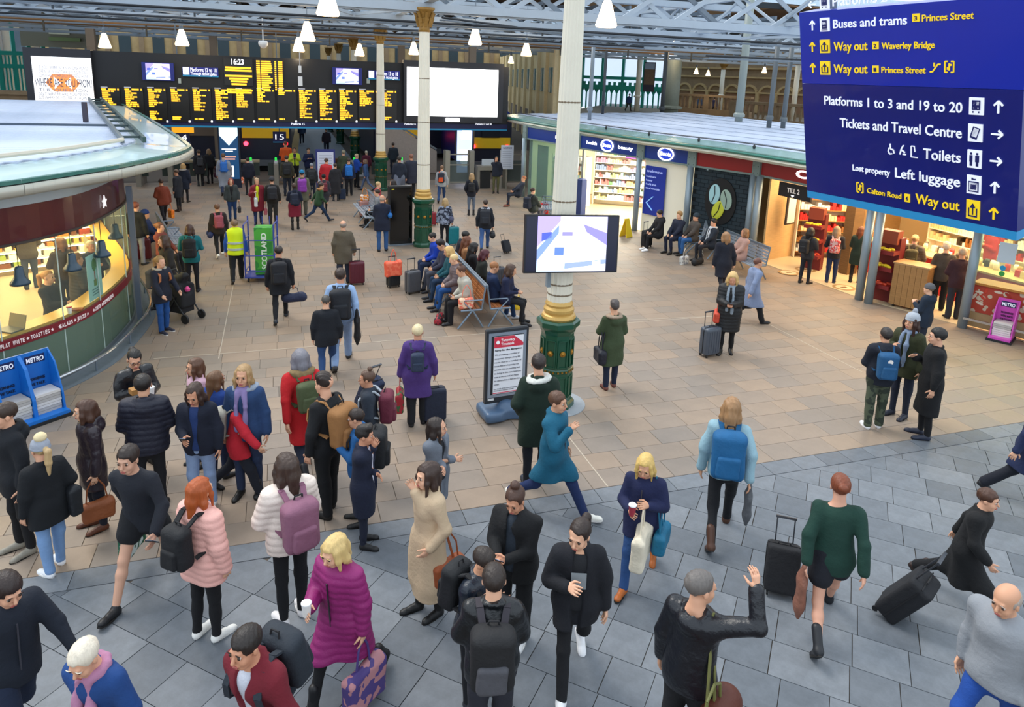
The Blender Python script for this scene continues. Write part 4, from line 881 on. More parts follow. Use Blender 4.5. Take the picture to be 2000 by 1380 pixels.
ltext('WHERE ARE YOU FROM?', 69, 168, 180, .33, M('55586a', .5, em=.1), t2, -.31)
box('lamp_bar', (bd(881, 233)[0], YD-.3, bd(881, 233)[2]), (.62, .2, .16), M('ffffff', .5, em=3), None); tag(bpy.data.objects['lamp_bar'], 'small lit lamp bar under the big white screen', 'lamp')
# ---------------------------------------------------------------- hanging blue direction sign
B1, B2 = G(1577, 385, 4.3), G(1985, 470, 4.3); hh = nrm(B2-B1); nn = np.array([-hh[1], hh[0], 0]); nn = nn if nn[0] < 0 else -nn; tl = math.radians(13)
uu = np.array([0, 0, 1])*math.cos(tl)+nn*math.sin(tl); nz = np.cross(hh, uu); nz = nz if nz[0] < 0 else -nz; WS = float(np.linalg.norm(B2-B1))
SF = Matrix(((hh[0], uu[0], nz[0], B1[0]), (hh[1], uu[1], nz[1], B1[1]), (hh[2], uu[2], nz[2], B1[2]), (0, 0, 0, 1)))
if SF.determinant() < 0: print('MIRROR')
def SP(px, py):
    r = ray(px, py); t = ((B1-[0, 0, EYE])@nz)/(r@nz); q = np.array([0, 0, EYE])+r*t-B1; return q@hh, q@uu
sign = thing('direction_sign', 'big hanging blue sign listing platforms, toilets and ways out', 'sign'); sign.matrix_world = SF
SB = M('06166c', .3, kind='paint', amt=.03, em=.08, coat=.2); WT = M('e8ecf8', .4, em=.35); YT = M('f4d020', .4, em=.3)
HS = 1.75; hb = SP(1577, 372)[1]-SP(1577, 385)[1]; ym = SP(1575, 163)[1]
box('lower_panel', (WS/2, (hb+ym)/2, -.09), (WS, ym-hb-.004, .18), SB, sign); box('upper_panel', (WS/2, (ym+HS)/2, -.09), (WS, HS-ym-.004, .18), M('08249c', .3, kind='paint', amt=.03, em=.14, coat=.2), sign); box('cyan_strip', (WS/2, hb/2, -.09), (WS, hb, .18), M('2a8cc4', .35, em=.1), sign)
for x in (.3, WS-.3): MB().bar((x, HS, -.09), (x, HS+1.6, -.09), .04).obj('hanger', STEELD, sign)
def ST(s, x0, y0, x1, y1, cap, mat):
    a, b = SP(x0, y0), SP(x1, y1); o = fit(s, mat, None, Matrix.Translation((a[0], a[1], .004)), b[0]-a[0], cap, .008); o.parent = sign; return o
capb = lambda x, y0, y1: abs(SP(x, y0)[1]-SP(x, y1)[1])
ST('Platforms 2', 1627, 12, 1733, 1, capb(1630, 37, 55), WT)
ST('Buses and trams', 1628.2, 55, 1772, 47.3, capb(1630, 37.5, 55), WT); ST('Princes Street', 1801.5, 41.8, 1903, 33, capb(1803, 28, 41.8), YT)
ST('Way out', 1629.3, 99, 1695, 96.8, capb(1630, 81, 99), YT); ST('Waverley Bridge', 1722.8, 95.7, 1826, 92.4, capb(1724, 82.5, 95.7), YT)
ST('Way out', 1629.3, 142, 1695, 141.5, capb(1630, 124.5, 142), YT); ST('Princes Street', 1722.4, 142, 1808.6, 140.8, capb(1724, 129.5, 142), YT)
ST('Platforms 1 to 3 and 19 to 20', 1611, 203.5, 1880, 216.7, capb(1613, 186, 203.5), WT); ST('Tickets and Travel Centre', 1641.4, 247.5, 1879, 266.6, capb(1645, 229.5, 248), WT)
ST('Toilets', 1804, 309, 1876.8, 316.8, capb(1806, 288, 309), WT); ST('Lost property', 1666, 332, 1738.7, 341, capb(1668, 320, 332), WT); ST('Left luggage', 1749, 345.4, 1875.7, 362, capb(1751, 326, 345.4), WT)
ST('Calton Road', 1694.2, 376, 1761, 388.5, capb(1696, 366.5, 376.5), YT); ST('Way out', 1788.8, 396, 1874.6, 411, capb(1791, 377, 396.5), YT)
def icon(x0, y0, x1, y1, mat, kind):
    a, b = SP(x0, y1), SP(x1, y0); w_, h_ = b[0]-a[0], b[1]-a[1]; cx, cy = (a[0]+b[0])/2, (a[1]+b[1])/2
    t = box('pictogram', (cx, cy, .004), (w_, h_, .008), mat, sign); k = M('141c60', .4); d = lambda x, y, w2, h2, m=k: box('symbol', (x*w_, y*h_, .006), (w2*w_, h2*h_, .006), m, t)
    if kind == 'train': d(0, .08, .56, .56); d(-.13, .18, .18, .2, mat); d(.13, .18, .18, .2, mat); d(-.15, -.1, .1, .08, mat); d(.15, -.1, .1, .08, mat); d(-.2, -.33, .06, .1); d(.2, -.33, .06, .1)
    elif kind == 'bus': d(0, .02, .5, .62); d(0, .12, .38, .2, mat); d(0, -.15, .3, .07, mat); d(0, -.38, .6, .05)
    elif kind == 'out': d(0, -.33, .66, .07); d(-.3, -.1, .07, .4); d(.3, -.1, .07, .4); d(0, 0, .08, .5); MB().add([(-.2*w_, .12*h_, .006), (.2*w_, .12*h_, .006), (0, .36*h_, .006), (-.2*w_, .12*h_, .012), (.2*w_, .12*h_, .012), (0, .36*h_, .012)], [(2, 1, 0), (3, 4, 5)]).obj('symbol', k, t)
    elif kind == 'ticket': o = d(0, 0, .5, .66); o.rotation_euler = (0, 0, -.3); o = d(.03, .03, .36, .5, mat); o.rotation_euler = (0, 0, -.3)
    elif kind == 'wc':
        for s_ in (-.22, .22): d(s_, .3, .12, .12); d(s_, .03, .2 if s_ < 0 else .26, .36); d(s_-.04, -.25, .07, .26); d(s_+.05, -.25, .07, .26)
    elif kind == 'lug': d(0, -.1, .72, .56); d(0, -.1, .6, .44, mat); d(0, -.12, .4, .28); d(0, .3, .3, .06); d(-.1, .33, .1, .1)
    elif kind: fit(kind, k, None, Matrix.Translation((-w_*.22, -h_*.3, .006)), w_*.4, h_*.55, .01).parent = t
    return t
for x0, y0, x1, y1, m_, k_ in ((1602.5, -8, 1620, 18.5, WT, 'train'), (1603, 34, 1620.5, 61.6, WT, 'bus'), (1603, 77, 1621, 103.4, YT, 'out'), (1603.6, 119.3, 1621.7, 145.7, YT, 'out'), (1783, 26, 1797, 42.5, YT, '3'), (1705, 81, 1716.5, 95.7, YT, '2'), (1705, 128, 1716.5, 142, YT, '1'),
        (1893.5, 191, 1923, 223, WT, 'train'), (1891.5, 243, 1920.5, 275, WT, 'ticket'), (1890, 294, 1918.5, 326, WT, 'wc'), (1889, 344, 1917.5, 376, WT, 'lug'), (1888, 393, 1915, 425, YT, 'out'), (1767.5, 379.5, 1778, 393, YT, '4')): icon(x0, y0, x1, y1, m_, k_)
def arrow(px, py, ang, hpx, mat):
    a = SP(px, py); L = capb(px, py-hpx/2, py+hpx/2); w_ = L*.16; g = MB(); g.bar((0, -L*.5, 0), (0, L*.42, 0), w_, .006).bar((-L*.36, L*.12, 0), (0, L*.5, 0), w_, .006).bar((L*.36, L*.12, 0), (0, L*.5, 0), w_, .006)
    g.obj('arrow', mat, sign, loc=(a[0], a[1], .006), rot=(0, 0, math.radians(ang)))
for a in ((1587, 9, 90, 17, WT), (1587.5, 50, 0, 18, WT), (1587.5, 92, 0, 18, YT), (1588.5, 133, 0, 18, YT), (1951, 209, 0, 24, WT), (1948, 262, -90, 22, WT), (1946, 314.6, -90, 22, WT), (1944, 366.5, 0, 22, WT), (1941.7, 417, 0, 22, YT)): arrow(*a)
def lineicon(segs, x0, y0, x1, y1, mat, name='symbol', w_=.1):
    a, b = SP(x0, y1), SP(x1, y0); W_, H_ = b[0]-a[0], b[1]-a[1]; g = MB()
    for p, q in segs: g.bar((p[0]*W_, p[1]*H_, 0), (q[0]*W_, q[1]*H_, 0), w_*H_, .006)
    return g.obj(name, mat, sign, loc=(a[0], a[1], .005))
lift = [((.1, .05), (.1, .9)), ((.9, .05), (.9, .9)), ((.1, .9), (.35, .9)), ((.65, .9), (.9, .9)), ((.1, .05), (.35, .05)), ((.65, .05), (.9, .05)), ((.5, .2), (.5, .75)), ((.35, .45), (.35, .25)), ((.65, .55), (.65, .7))]
lineicon(lift, 1844, 117, 1866, 142, YT, 'lift_symbol'); lineicon(lift, 1673.5, 356, 1687.5, 375, YT, 'lift_symbol')
lineicon([((0, .1), (.25, .1)), ((.25, .1), (.75, .8)), ((.75, .8), (1, .8)), ((.4, .6), (.4, .95))], 1817, 121, 1838, 142, YT, 'escalator_symbol', .13)
lineicon([((.35, .95), (.4, .5)), ((.4, .5), (.8, .45)), ((.8, .45), (.95, .15)), ((.2, .6), (.05, .3)), ((.05, .3), (.25, .05)), ((.25, .05), (.65, .1))], 1735, 280, 1748, 301, WT, 'wheelchair_symbol')
lineicon([((.6, .95), (.3, .6)), ((.3, .6), (.1, .1)), ((.4, .5), (.8, .3)), ((.5, .15), (.95, .15))], 1757, 283, 1771, 303, WT, 'baby_care_symbol', .12)
lineicon([((.1, .05), (.1, .95)), ((.1, .95), (.5, .95)), ((.5, .95), (.6, .5)), ((.1, .05), (.95, .05))], 1779, 285, 1794, 307, WT, 'shower_symbol', .07)
# ---------------------------------------------------------------- screen hung on the nearest column
q = [PL(x, y, 1, 9.95) for x, y in ((1025, 422), (1205, 417), (1200, 525), (1023, 535))]; c = sum(q)/4
t = thing('hanging_screen', 'large monitor hung on the nearest column showing the hall from above', 'screen', (c[0], 9.93, c[2]), math.radians(-5)); t.rotation_euler = (math.radians(-5), math.radians(1.2), math.radians(-4))
W_, H_ = 1.52, .90; box('casing', (0, 0, 0), (W_, .07, H_), M('0a0b14', .25), t); box('side_band', (-W_*.42, -.036, 0), (W_*.13, .004, H_*.94), M('0c1030', .2, em=.05), t); box('side_band', (W_*.42, -.036, 0), (W_*.13, .004, H_*.94), M('0c1030', .2, em=.05), t)
tvpicture(t, W_*.74, H_*.95, -.04, 1.0); MB().bar((0, .04, .1), (0, .3, .1), .12).obj('bracket', STEELD, t); MB().bar((0, .04, -.2), (0, .3, -.2), .12).obj('bracket', STEELD, t)
box('junction_box', (3.98, 10.2, 2.28), (.06, .08, .34), M('7c8890', .5), None); tag(bpy.data.objects['junction_box'], 'grey junction box clamped to the nearest column', 'box')
# poster stand
g0 = (G(940, 830)+G(1030, 803))/2; t = thing('poster_stand', 'grey wheeled poster stand with the temporary timetable notice', 'sign', (g0[0]+.02, g0[1]+.1, 0), math.radians(5))
f = F(); f.box((0, 0, .1), (.34, .2, .02), .07, .05).ell((0, -.05, .2), (.14, .12, .1), .08); f.cut((0, 0, -1), 0); f.ell((0, -.35, .08), (.16, .14, .3), .05, op=-1); link('base', f.mesh('base', .02), M('4c6480', .35, kind='paint'), t)
box('outer_frame', (0, 0, .88), (.72, .07, 1.24), M('262a30', .4), t, bev=.02); box('inner_frame', (0, -.038, .9), (.64, .012, 1.08), M('98a4b4', .3, .5), t); box('backing', (0, -.047, .9), (.54, .01, .98), M('1c1e22', .6), t); box('poster', (.015, -.054, .9), (.5, .006, .96), M('e8eaf0', .6), t)
RED = M('d03048', .6); o = MB().add([(x, -.058-e, z) for e in (0, .003) for x, z in ((-.235, 1.38), (.1, 1.38), (.26, 1.25), (.26, 1.2), (-.235, 1.2))], [tuple(range(5)), tuple(range(5, 10))[::-1]]).obj('red_heading', RED, t)
bpy.context.view_layer.update()
def onposter(s, x, z, w_, cap, mat, par, y=-.063, bold=0): o = fit(s, mat, None, Matrix.Translation((x, y, z)) @ Matrix.Rotation(math.pi/2, 4, 'X'), w_, cap, bold); o.parent = par; return o
WP = M('ffffff', .6); onposter('Temporary', -.12, 1.30, .23, .045, WP, t, bold=.01); onposter('Timetable', -.12, 1.235, .22, .045, WP, t, bold=.01); MB().lathe([(.03, 0), (.03, .004)], n=16).obj('round_mark', WP, t, loc=(-.175, -.064, 1.29), rot=(math.pi/2, 0, 0))
BK = M('22242a', .7); GR = M('8a8c94', .7); onposter('Sorry for the disruption', -.22, 1.145, .46, .026, BK, t, bold=.01)
for i, s in enumerate(('We are making a number of', 'temporary changes along this', 'route due to a number of', 'issues that are impacting our', 'services. We are working hard', 'to bring in the new trains as', 'soon as we can and are happy', 'to reintroduce a full service', 'soon.')): onposter(s, -.22, 1.07-i*.062, {8: .09}.get(i, .42+.02*((i*7) % 3)), .026, GR, t)
onposter('For details of the altered services', -.22, .5, .4, .018, GR, t); onposter('please ask a member of staff', -.22, .47, .34, .018, GR, t); box('red_foot_line', (.015, -.059, .435), (.5, .004, .012), RED, t); box('maker_plate', (-.26, -.04, .33), (.1, .01, .035), M('d8d8d8', .5), t)
# tall black panel beside the second column
g0 = G(808, 476)-[.44, 0, 0]; t = thing('information_panel', 'tall black double-sided panel left of the second column', 'panel', (g0[0], g0[1], 0), .12); box('cabinet', (0, 0, .95), (.74, .22, 1.9), M('0e0f12', .35), t, bev=.02); box('black_glass', (0, -.115, 1.0), (.66, .01, 1.7), M('050608', .1), t); box('foot', (0, 0, .02), (.8, .34, .04), STEELD, t); box('yellow_tag', (-.26, -.122, 1.8), (.08, .004, .03), M('e0d020', .6), t)
# ---------------------------------------------------------------- ticket gates, trains, platforms
GB = M('8e8a80', .45, .2); GD = M('33403e', .25)
def gates(y, xs_, wh):
    for i, x in enumerate(xs_):
        t = thing('ticket_gate', 'grey ticket gate post with green top, %s in the row %s' % (('leftmost', 'second', 'third', 'fourth', 'fifth', 'sixth')[i], wh), 'gate', (x, y, 0), 0, 'ticket gates %s' % wh)
        box('cabinet', (0, .5, .5), (.2, 1.5, 1.0), GB, t, bev=.03); MB().lathe([(.075, 1.0), (.075, 1.1), (.05, 1.14)], n=12).obj('reader', M('d8dce0', .3), t); MB().lathe([(.05, 1.14), (.05, 1.26), (.02, 1.29)], n=10).obj('green_lamp', M('20c040', .4, em=1.2), t)
        for s in (-1, 1): g = MB(); g.box((s*.24, .1, .72), (.26, .03, .6)); g.lathe([(.13, 0), (.13, .03)], (0, 0, 0), n=12) if False else None; g.obj('paddle', GD, t)
gates(35.2, [-6.0, -4.7, -3.55, -2.4, -1.3, -.2], 'left of the staffed desk'); gates(35.2, [3.4, 4.6, 5.7, 6.6], 'behind the third column')
for x, w_, wh in ((8.2, 1.2, 'tall wide gate right of the second column'), (11.0, 1.1, 'wide gate beside the white notice'),):
    t = thing('wide_gate', wh, 'gate', (x, 33.6, 0)); 
    for s in (-1, 1): box('pillar', (s*w_/2, 0, .9), (.22, .5, 1.8), GB, t)
    for z in (.25, 1.1, 1.6): box('rail', (0, 0, z), (w_, .05, .06), GB, t)
    box('glass_leaf', (0, .02, .75), (w_-.24, .02, 1.1), glass('gate_glass', '9aa6a6', .3), t)
t = thing('staff_desk', 'grey staff desk with dark front between the wide gates', 'desk', (9.6, 33.3, 0)); box('top', (0, 0, 1.0), (1.2, .6, .2), GB, t); box('monitor', (0, .1, 1.25), (.6, .1, .3), M('c0c8d0', .4), t)
for s in (-1, 1): box('side', (s*.55, 0, .45), (.12, .55, .9), GB, t)
box('front', (-.2, -.2, .45), (.5, .05, .85), M('1c1e24', .5), t)
t = thing('notice_board', 'white notice on a stand in front of the right wide gate', 'sign', (10.4, 32.9, 0)); box('post', (0, 0, .5), (.08, .08, 1.0), GB, t); box('notice', (0, -.05, 1.55), (.62, .05, 1.15), M('ccd4e4', .6), t); bpy.context.view_layer.update(); onposter('NOTICE', -.22, 1.95, .44, .09, M('3a4478', .6), t, y=-.08)
for i in range(9): box('text_line', (-.02, -.078, 1.82-i*.09), (.46, .004, .03), M('98a0b0', .7), t)
t = thing('notice_board', 'large framed white notice behind the staff at the gates', 'sign', tuple(G(637, 372))); box('frame', (0, 0, 1.0), (.85, .08, 1.75), M('2a3478', .5), t); box('notice', (0, -.05, 1.05), (.7, .02, 1.4), M('d8dcec', .6), t)
for i in range(10): box('text_line', (0, -.064, 1.6-i*.12), (.55, .004, .03), M('a8b0c0', .7), t)
ll = box('ledge', (-4.2, 36.3, .98), (6.5, .3, .1), M('b09c7c', .6), None); tag(ll, 'pale ledge running behind the left ticket gates', 'ledge')
def adpillar(name, label, px0, px1, py1, y, col, em):
    a, b = PL(px0, py1, 1, y), PL(px1, py1, 1, y); w_ = b[0]-a[0]; t = thing(name, label, 'screen', ((a[0]+b[0])/2, y, 0)); box('casing', (0, .1, 1.45), (w_+.14, .24, 2.9), M('20283c', .5), t); box('lit_panel', (0, -.04, 1.6), (w_, .03, 2.4), M(col, .4, em=em), t); return t, w_
t, w_ = adpillar('advertising_totem', 'blue lit totem with white triangle at the left gates', 430, 466, 300, 34.4, '1c4c78', .5)
MB().add([(-w_/2, -.06, 2.8), (w_/2, -.06, 2.8), (w_/2, -.06, 2.35), (0, -.06, 1.9), (-w_/2, -.06, 2.35)], [(0, 4, 3, 2, 1)]).obj('white_wedge', M('cfe8f4', .4, em=1.4), t); box('white_block', (0, -.06, .75), (w_*.4, .01, .5), M('ffffff', .4, em=1.5), t)
for z, k in ((1.75, .8), (1.65, .4), (1.4, .7), (1.3, .6)): box('text_line', (0, -.06, z), (w_*k, .01, .05), M('ffffff' if z > 1.5 else 'f0a890', .4, em=1), t)
t, w_ = adpillar('advertising_totem', 'white and pale blue lit totem under the big white screen', 892, 921, 298, 36.0, 'b8c8f4', 1.6)
for z, k in ((2.5, .6), (2.35, .8), (2.2, .7), (1.5, .9), (1.2, .5), (1.0, .7), (.8, .6)): box('cloud_patch', (w_*(1-k)*.3, -.06, z), (w_*k, .01, .16), M('ffffff', .4, em=2.2), t)
for s, px, py, y in (('14', 356, 268, 35.6), ('15', 546, 267, 37)):
    c = PL(px, py, 1, y); t = thing('platform_sign', 'small navy platform number sign reading %s, %s' % (s, 'left of the blue totem' if s == '14' else 'right of the blue totem'), 'sign', c); box('plate', (0, 0, 0), (.62, .05, .5), M('141c50', .5, em=.1), t); box('cyan_strip', (0, -.01, -.26), (.62, .05, .05), CYAN, t); bpy.context.view_layer.update(); onposter(s, -.2, -.13, .4, .27, WHT, t, y=-.04)
    box('hanger', (0, 0, 2.6), (.05, .05, 4.8), STEELD, t)
c = PL(357, 252, 1, 35.4); box('platform_display', c, (.9, .1, .32), M('e09a20', .4, em=1.2), None); tag(bpy.data.objects['platform_display'], 'small orange train display above the platform 14 sign', 'screen')
def train(px0, px1, y, hgt_, label, L=26, fc='ffc820', body='1c2038', rt=0, z0=1.75, z1=3.3, em=0, wn=1):
    a, b = PL(px0, 300, 1, y), PL(px1, 300, 1, y); w_ = max(2.6, b[0]-a[0]); t = thing('train', label, 'train', ((a[0]+b[0])/2, y, -.0), rt)
    MB().box((0, L/2+.3, 2.0), (w_, L, 3.3), 0, .4).obj('carriage', M(body, .4), t); box('cab_front', (0, .12, 1.8), (w_*.96, .3, 3.0), M('1c2236', .3), t, bev=.1); box('yellow_panel', (0, -.05, (z0+z1)/2), (w_*.9, .06, z1-z0), M(fc, .4, em=em), t); box('windscreen', (0, -.09, 2.75 if wn else 2.3), (w_*.4, .04, .35 if wn else .7), M('18202c', .15), t); box('buffer_beam', (0, -.1, .45), (w_*.8, .2, .3), M('5a6068', .6), t); box('bogie', (0, 1.8, .2), (w_*.7, 3, .42), M('15161a', .7), t)
    for s in (-1, 1): MB().lathe([(.12, 0), (.1, .06)], n=12).obj('tail_lamp', M('ff2030', .4, em=14 if s < 0 else 3), t, loc=(s*w_*.38, -.08, 1.45), rot=(math.pi/2, 0, 0))
    return t
train(480, 560, 40, 3.6, 'train with yellow cab end standing at platform 15'); train(372, 412, 41, 3.6, 'dark train with a red tail lamp at platform 14', fc='6a5c50', em=0); train(762, 790, 41, 3.6, 'yellow fronted train seen left of the second column'); train(935, 978, 39, 3.6, 'blue and yellow train end right of the white totem', body='1a2c70', fc='e8c020', z0=1.35, z1=1.95, wn=0); train(845, 872, 46, 3.6, 'dark blue train behind the wide gates', fc='2a3450', em=0)
pf = MB().poly([(.6, 37.5), (4.2, 37.5), (4.4, 90), (2.6, 90)], 0, .02).obj('platform_surface', M('8a9096', .6, kind='stone'), fl); MB().poly([(.2, 37.5), (.7, 37.5), (2.6, 90), (2.2, 90)], 0, .03).obj('tactile_strip', M('c8a468', .7), fl)
for p, q, l in (((5.0, 37.5, 2.5), (7.5, 37.5, .9), 'near'), ):
    t = thing('ramp_wall', 'pale sloping stair side wall behind the gates by the third column', 'wall', (0, 0, 0)); MB().slab((4.9, 39, 0), (8.2, 39, 0), (8.2, 39, 1.2), (4.9, 39, 3.2), .25).obj('side_wall', M('b8aca4', .6, kind='stone'), t); MB().bar((4.9, 38.9, 3.3), (8.2, 38.9, 1.3), .1).obj('handrail', GP, t)
for x, y in ((6.6, 41), (9.9, 38), (-3, 40), (-8, 38)): 
    t = thing('steel_stanchion', 'plain brown steel stanchion behind the gates, %s' % {6.6: 'by the stair wall', 9.9: 'beside the blue and yellow train', -3: 'left of the blue totem', -8: 'under the left advertising screen'}[x], 'post', (x, y, 0)); box('shaft', (0, 0, 3.4), (.35, .35, 6.8), M('6f6254', .6), t); box('foot', (0, 0, .1), (.5, .5, .2), M('4a4440', .6), t)
# ---------------------------------------------------------------- left kiosk
def spline(P_, n=6):
    P_ = [np.array(p, float) for p in P_]; out = []
    for i in range(len(P_)-1):
        p0, p1, p2, p3 = P_[max(i-1, 0)], P_[i], P_[i+1], P_[min(i+2, len(P_)-1)]
        for k in range(n): t = k/n; out.append(.5*((2*p1)+(-p0+p2)*t+(2*p0-5*p1+4*p2-p3)*t*t+(-p0+3*p1-3*p2+p3)*t**3))
    return out+[P_[-1]]
KW = spline([(-6.6, 10.9), (-5.4, 11.4), (-4.7, 12.0), (-4.05, 12.75), (-3.62, 13.4), (-3.34, 14.11), (-3.18, 15.2), (-3.12, 16.4), (-3.34, 17.6), (-3.85, 19.2), (-4.6, 21.5), (-5.5, 24.5), (-6.6, 28.5)], 3)
def offs(P_, d):
    o = []
    for i in range(len(P_)):
        a, b = P_[max(i-1, 0)], P_[min(i+1, len(P_)-1)]; t = nrm(b[:2]-a[:2]); o.append(np.array([P_[i][0]+t[1]*d, P_[i][1]-t[0]*d]))
    return o
def ribbon(P_, z0, z1, th, i0=0, i1=None, z0b=None):      # curved wall strip with a thickness
    P_ = P_[i0:i1]; n = len(P_); Q = offs(P_, -th); v = [(p[0], p[1], z0) for p in P_]+[(p[0], p[1], z1) for p in P_]+[(p[0], p[1], z0) for p in Q]+[(p[0], p[1], z1) for p in Q]; f = []
    for i in range(n-1): f += [(i, i+1, n+i+1, n+i), (2*n+i+1, 2*n+i, 3*n+i, 3*n+i+1), (n+i, n+i+1, 3*n+i+1, 3*n+i), (i+1, i, 2*n+i, 2*n+i+1)]
    f += [(0, n, 3*n, 2*n), (n-1, 3*n-1, 4*n-1, 2*n-1)]; m = MB(); m.add(v, f); return m
kio = thing('coffee_kiosk', 'curved glass coffee kiosk with maroon fascia and lit interior', 'kiosk')
MAR = M('4a1218', .3, kind='paint', amt=.06, coat=.3); KG = glass('kiosk_glass', 'eef4ee', .045)
ribbon(KW, 2.52, 3.1, .1).obj('fascia', MAR, kio); ribbon(offs(KW, .03), 2.49, 2.53, .14).obj('fascia_trim', M('3a3430', .4), kio); ribbon(offs(KW, .02), 3.1, 3.4, .5).obj('soffit_band', M('9aa4a8', .4, .3), kio)
nseg = [0, 8, 12, 16, 20, 24, 30, len(KW)-1]
for i in range(len(nseg)-1):
    a, b = nseg[i], nseg[i+1]; ribbon(KW, 1.02, 2.52, .02, a, b+1).obj('upper_pane', KG, kio); ribbon(KW, .08, .86, .02, a, b+1).obj('lower_pane', glass('green_glass', '9cb4a2', .35, .08), kio)
    p = KW[a]; MB().bar((p[0], p[1], .05), (p[0], p[1], 2.46), .02, .02, 6).obj('glazing_joint', M('b8c8c0', .3), kio)
ribbon(offs(KW, .012), .86, 1.02, .05).obj('maroon_band', M('7a1424', .45), kio); ribbon(offs(KW, -.5), .02, .85, .04).obj('inner_panel', M('8c8864', .6), kio); ribbon(offs(KW, .03), 0, .08, .1).obj('plinth', M('5c6468', .6), kio); ribbon(offs(KW, .42), -.01, .012, .5).obj('granite_kerb', M('6c747c', .6, kind='stone'), kio)
MB().poly([tuple(p) for p in offs(KW, -.08)]+[(-16, 28.5), (-16, 10.9)], 0.0, .015).obj('kiosk_floor', M('a08a6c', .45, kind='stone', scale=2), kio)
ribbon(offs(KW, -.04), 1.02, 1.07, .34).obj('bar_counter', M('d8a840', .35, kind='wood', amt=.08), kio)
# words on the maroon band, following the curve
LP = [0]; OB = offs(KW, .016)
for i in range(1, len(OB)): LP.append(LP[-1]+float(np.linalg.norm(OB[i]-OB[i-1])))
def onband(dist):
    for i in range(1, len(LP)):
        if LP[i] >= dist: t = (dist-LP[i-1])/(LP[i]-LP[i-1]); p = OB[i-1]+(OB[i]-OB[i-1])*t; d = nrm(OB[i]-OB[i-1]); return p, d
    return OB[-1], nrm(OB[-1]-OB[-2])
def arc_of(px, py, z):                    # distance along the band nearest to a pixel
    g = G(px, py, z)[:2]; return min(range(len(LP)), key=lambda i: np.linalg.norm(OB[i]-g)), g
def dist_of(px, py, z):
    g = G(px, py, z)[:2]; best = 0; bd_ = 9
    for i in range(400):
        dd = LP[-1]*i/400; p, _ = onband(dd); e = np.linalg.norm(p-g)
        if e < bd_: bd_, best = e, dd
    return best
WB = M('e8d8d8', .5, em=.2)
def bandtext(s, d0, d1, z, cap):
    n = len(s)
    for i, ch in enumerate(s):
        if ch == ' ': continue
        p, d = onband(d0+(d1-d0)*(i+.5)/n); fr_ = Matrix(((d[0], 0, d[1], p[0]+d[1]*.004), (d[1], 0, -d[0], p[1]-d[0]*.004), (0, 1, 0, z), (0, 0, 0, 1))); w_ = (d1-d0)/n*(.8 if ch not in 'I' else .25)
        o = fit(ch, WB, None, fr_ @ Matrix.Translation((-w_/2, 0, 0)), w_, cap, .02); o.parent = kio
def bandstar(dist, z, r, par=None):
    p, d = onband(dist); pts = [(r*(1 if k % 2 == 0 else .45)*math.sin(math.pi*k/5), r*(1 if k % 2 == 0 else .45)*math.cos(math.pi*k/5)) for k in range(10)]
    fr_ = Matrix(((d[0], 0, d[1], p[0]+d[1]*.004), (d[1], 0, -d[0], p[1]-d[0]*.004), (0, 1, 0, z), (0, 0, 0, 1))); o = MB().poly(pts, 0, .006 if r < .1 else .02).obj('star', WB if r < .1 else M('f4f0f0', .4, em=.6), kio); o.matrix_local = fr_
for s, a, b in (('FLAT WHITE', (20, 686), (74, 668)), ('TOASTIES', (85, 665), (122, 650)), ('SALADS', (149, 643), (173, 631)), ('JUICES', (181, 627), (199, 616)), ('CAKES', (217, 604), (230, 596)), ('ESPRESSO', (235, 592), (252, 576))):
    da, db = dist_of(a[0], a[1], .93), dist_of(b[0], b[1], .93)
    if db < da: da, db = db, da
    bandtext(s, da, db, .905, .07)
for p in ((13, 689), (79, 667), (127, 648), (146, 643), (177, 629), (203, 615), (217, 606), (233, 594)): bandstar(dist_of(p[0], p[1], .93), .94, .03)
bandstar(dist_of(206, 394, 2.78), 2.78, .13)
# posts of the kiosk and rail
for px, py in ((275, 627), (8, 730)):
    g0 = G(px, py) if px > 100 else np.array([-4.33, 11.75, 0]); MB().bar((g0[0], g0[1], 0), (g0[0]-.02, g0[1], 2.9), .1, .12).obj('steel_post', M('6c7684', .4, .4), kio)
rl = thing('foot_rail', 'polished steel foot rail curving round the kiosk glass', 'rail'); RP = offs(KW, .32)[4:27]
MB().tube([(p[0], p[1], .22) for p in RP], .03, 8).obj('tube', M('c8ccd0', .2, .9), rl)
for i in range(1, len(RP), 4): MB().bar((RP[i][0], RP[i][1], 0), (RP[i][0], RP[i][1], .2), .035, .035, 8).obj('bracket', STEELD, rl)
# roof of the kiosk: glass canopy ring, metal deck
RIM = [G(x, y, z) for x, y, z in ((0, 385, 3.3), (75, 373, 3.3), (150, 360, 3.3), (230, 346, 3.3), (300, 330, 3.3), (345, 318, 3.3), (368, 306, 3.27), (368, 299, 3.25), (340, 277, 3.3), (300, 250, 3.36), (268, 230, 3.44), (240, 214, 3.52))]
RIM = [np.array([-7.2, 9.6, 3.3]), np.array([-5.4, 10.8, 3.3])]+RIM
RIM = [p+[0, 0, .17] for p in spline(RIM, 3)]
INN = []
for i, p in enumerate(offs([q_[:2] for q_ in RIM], -1.15)): INN.append(np.array([p[0], p[1], RIM[i][2]+.1]))
cn = thing('kiosk_canopy', 'pale green glass and steel roof over the left kiosk', 'roof')
CG = M('c4dcdc', .22, kind='paint', amt=.05, scale=1.5, coat=.5)
for i in range(0, len(RIM)-2, 2):
    j = i+2; MB().slab(RIM[i], RIM[j], INN[j], INN[i], .03).obj('glass_panel', CG, cn)
g = MB(); g2 = MB()
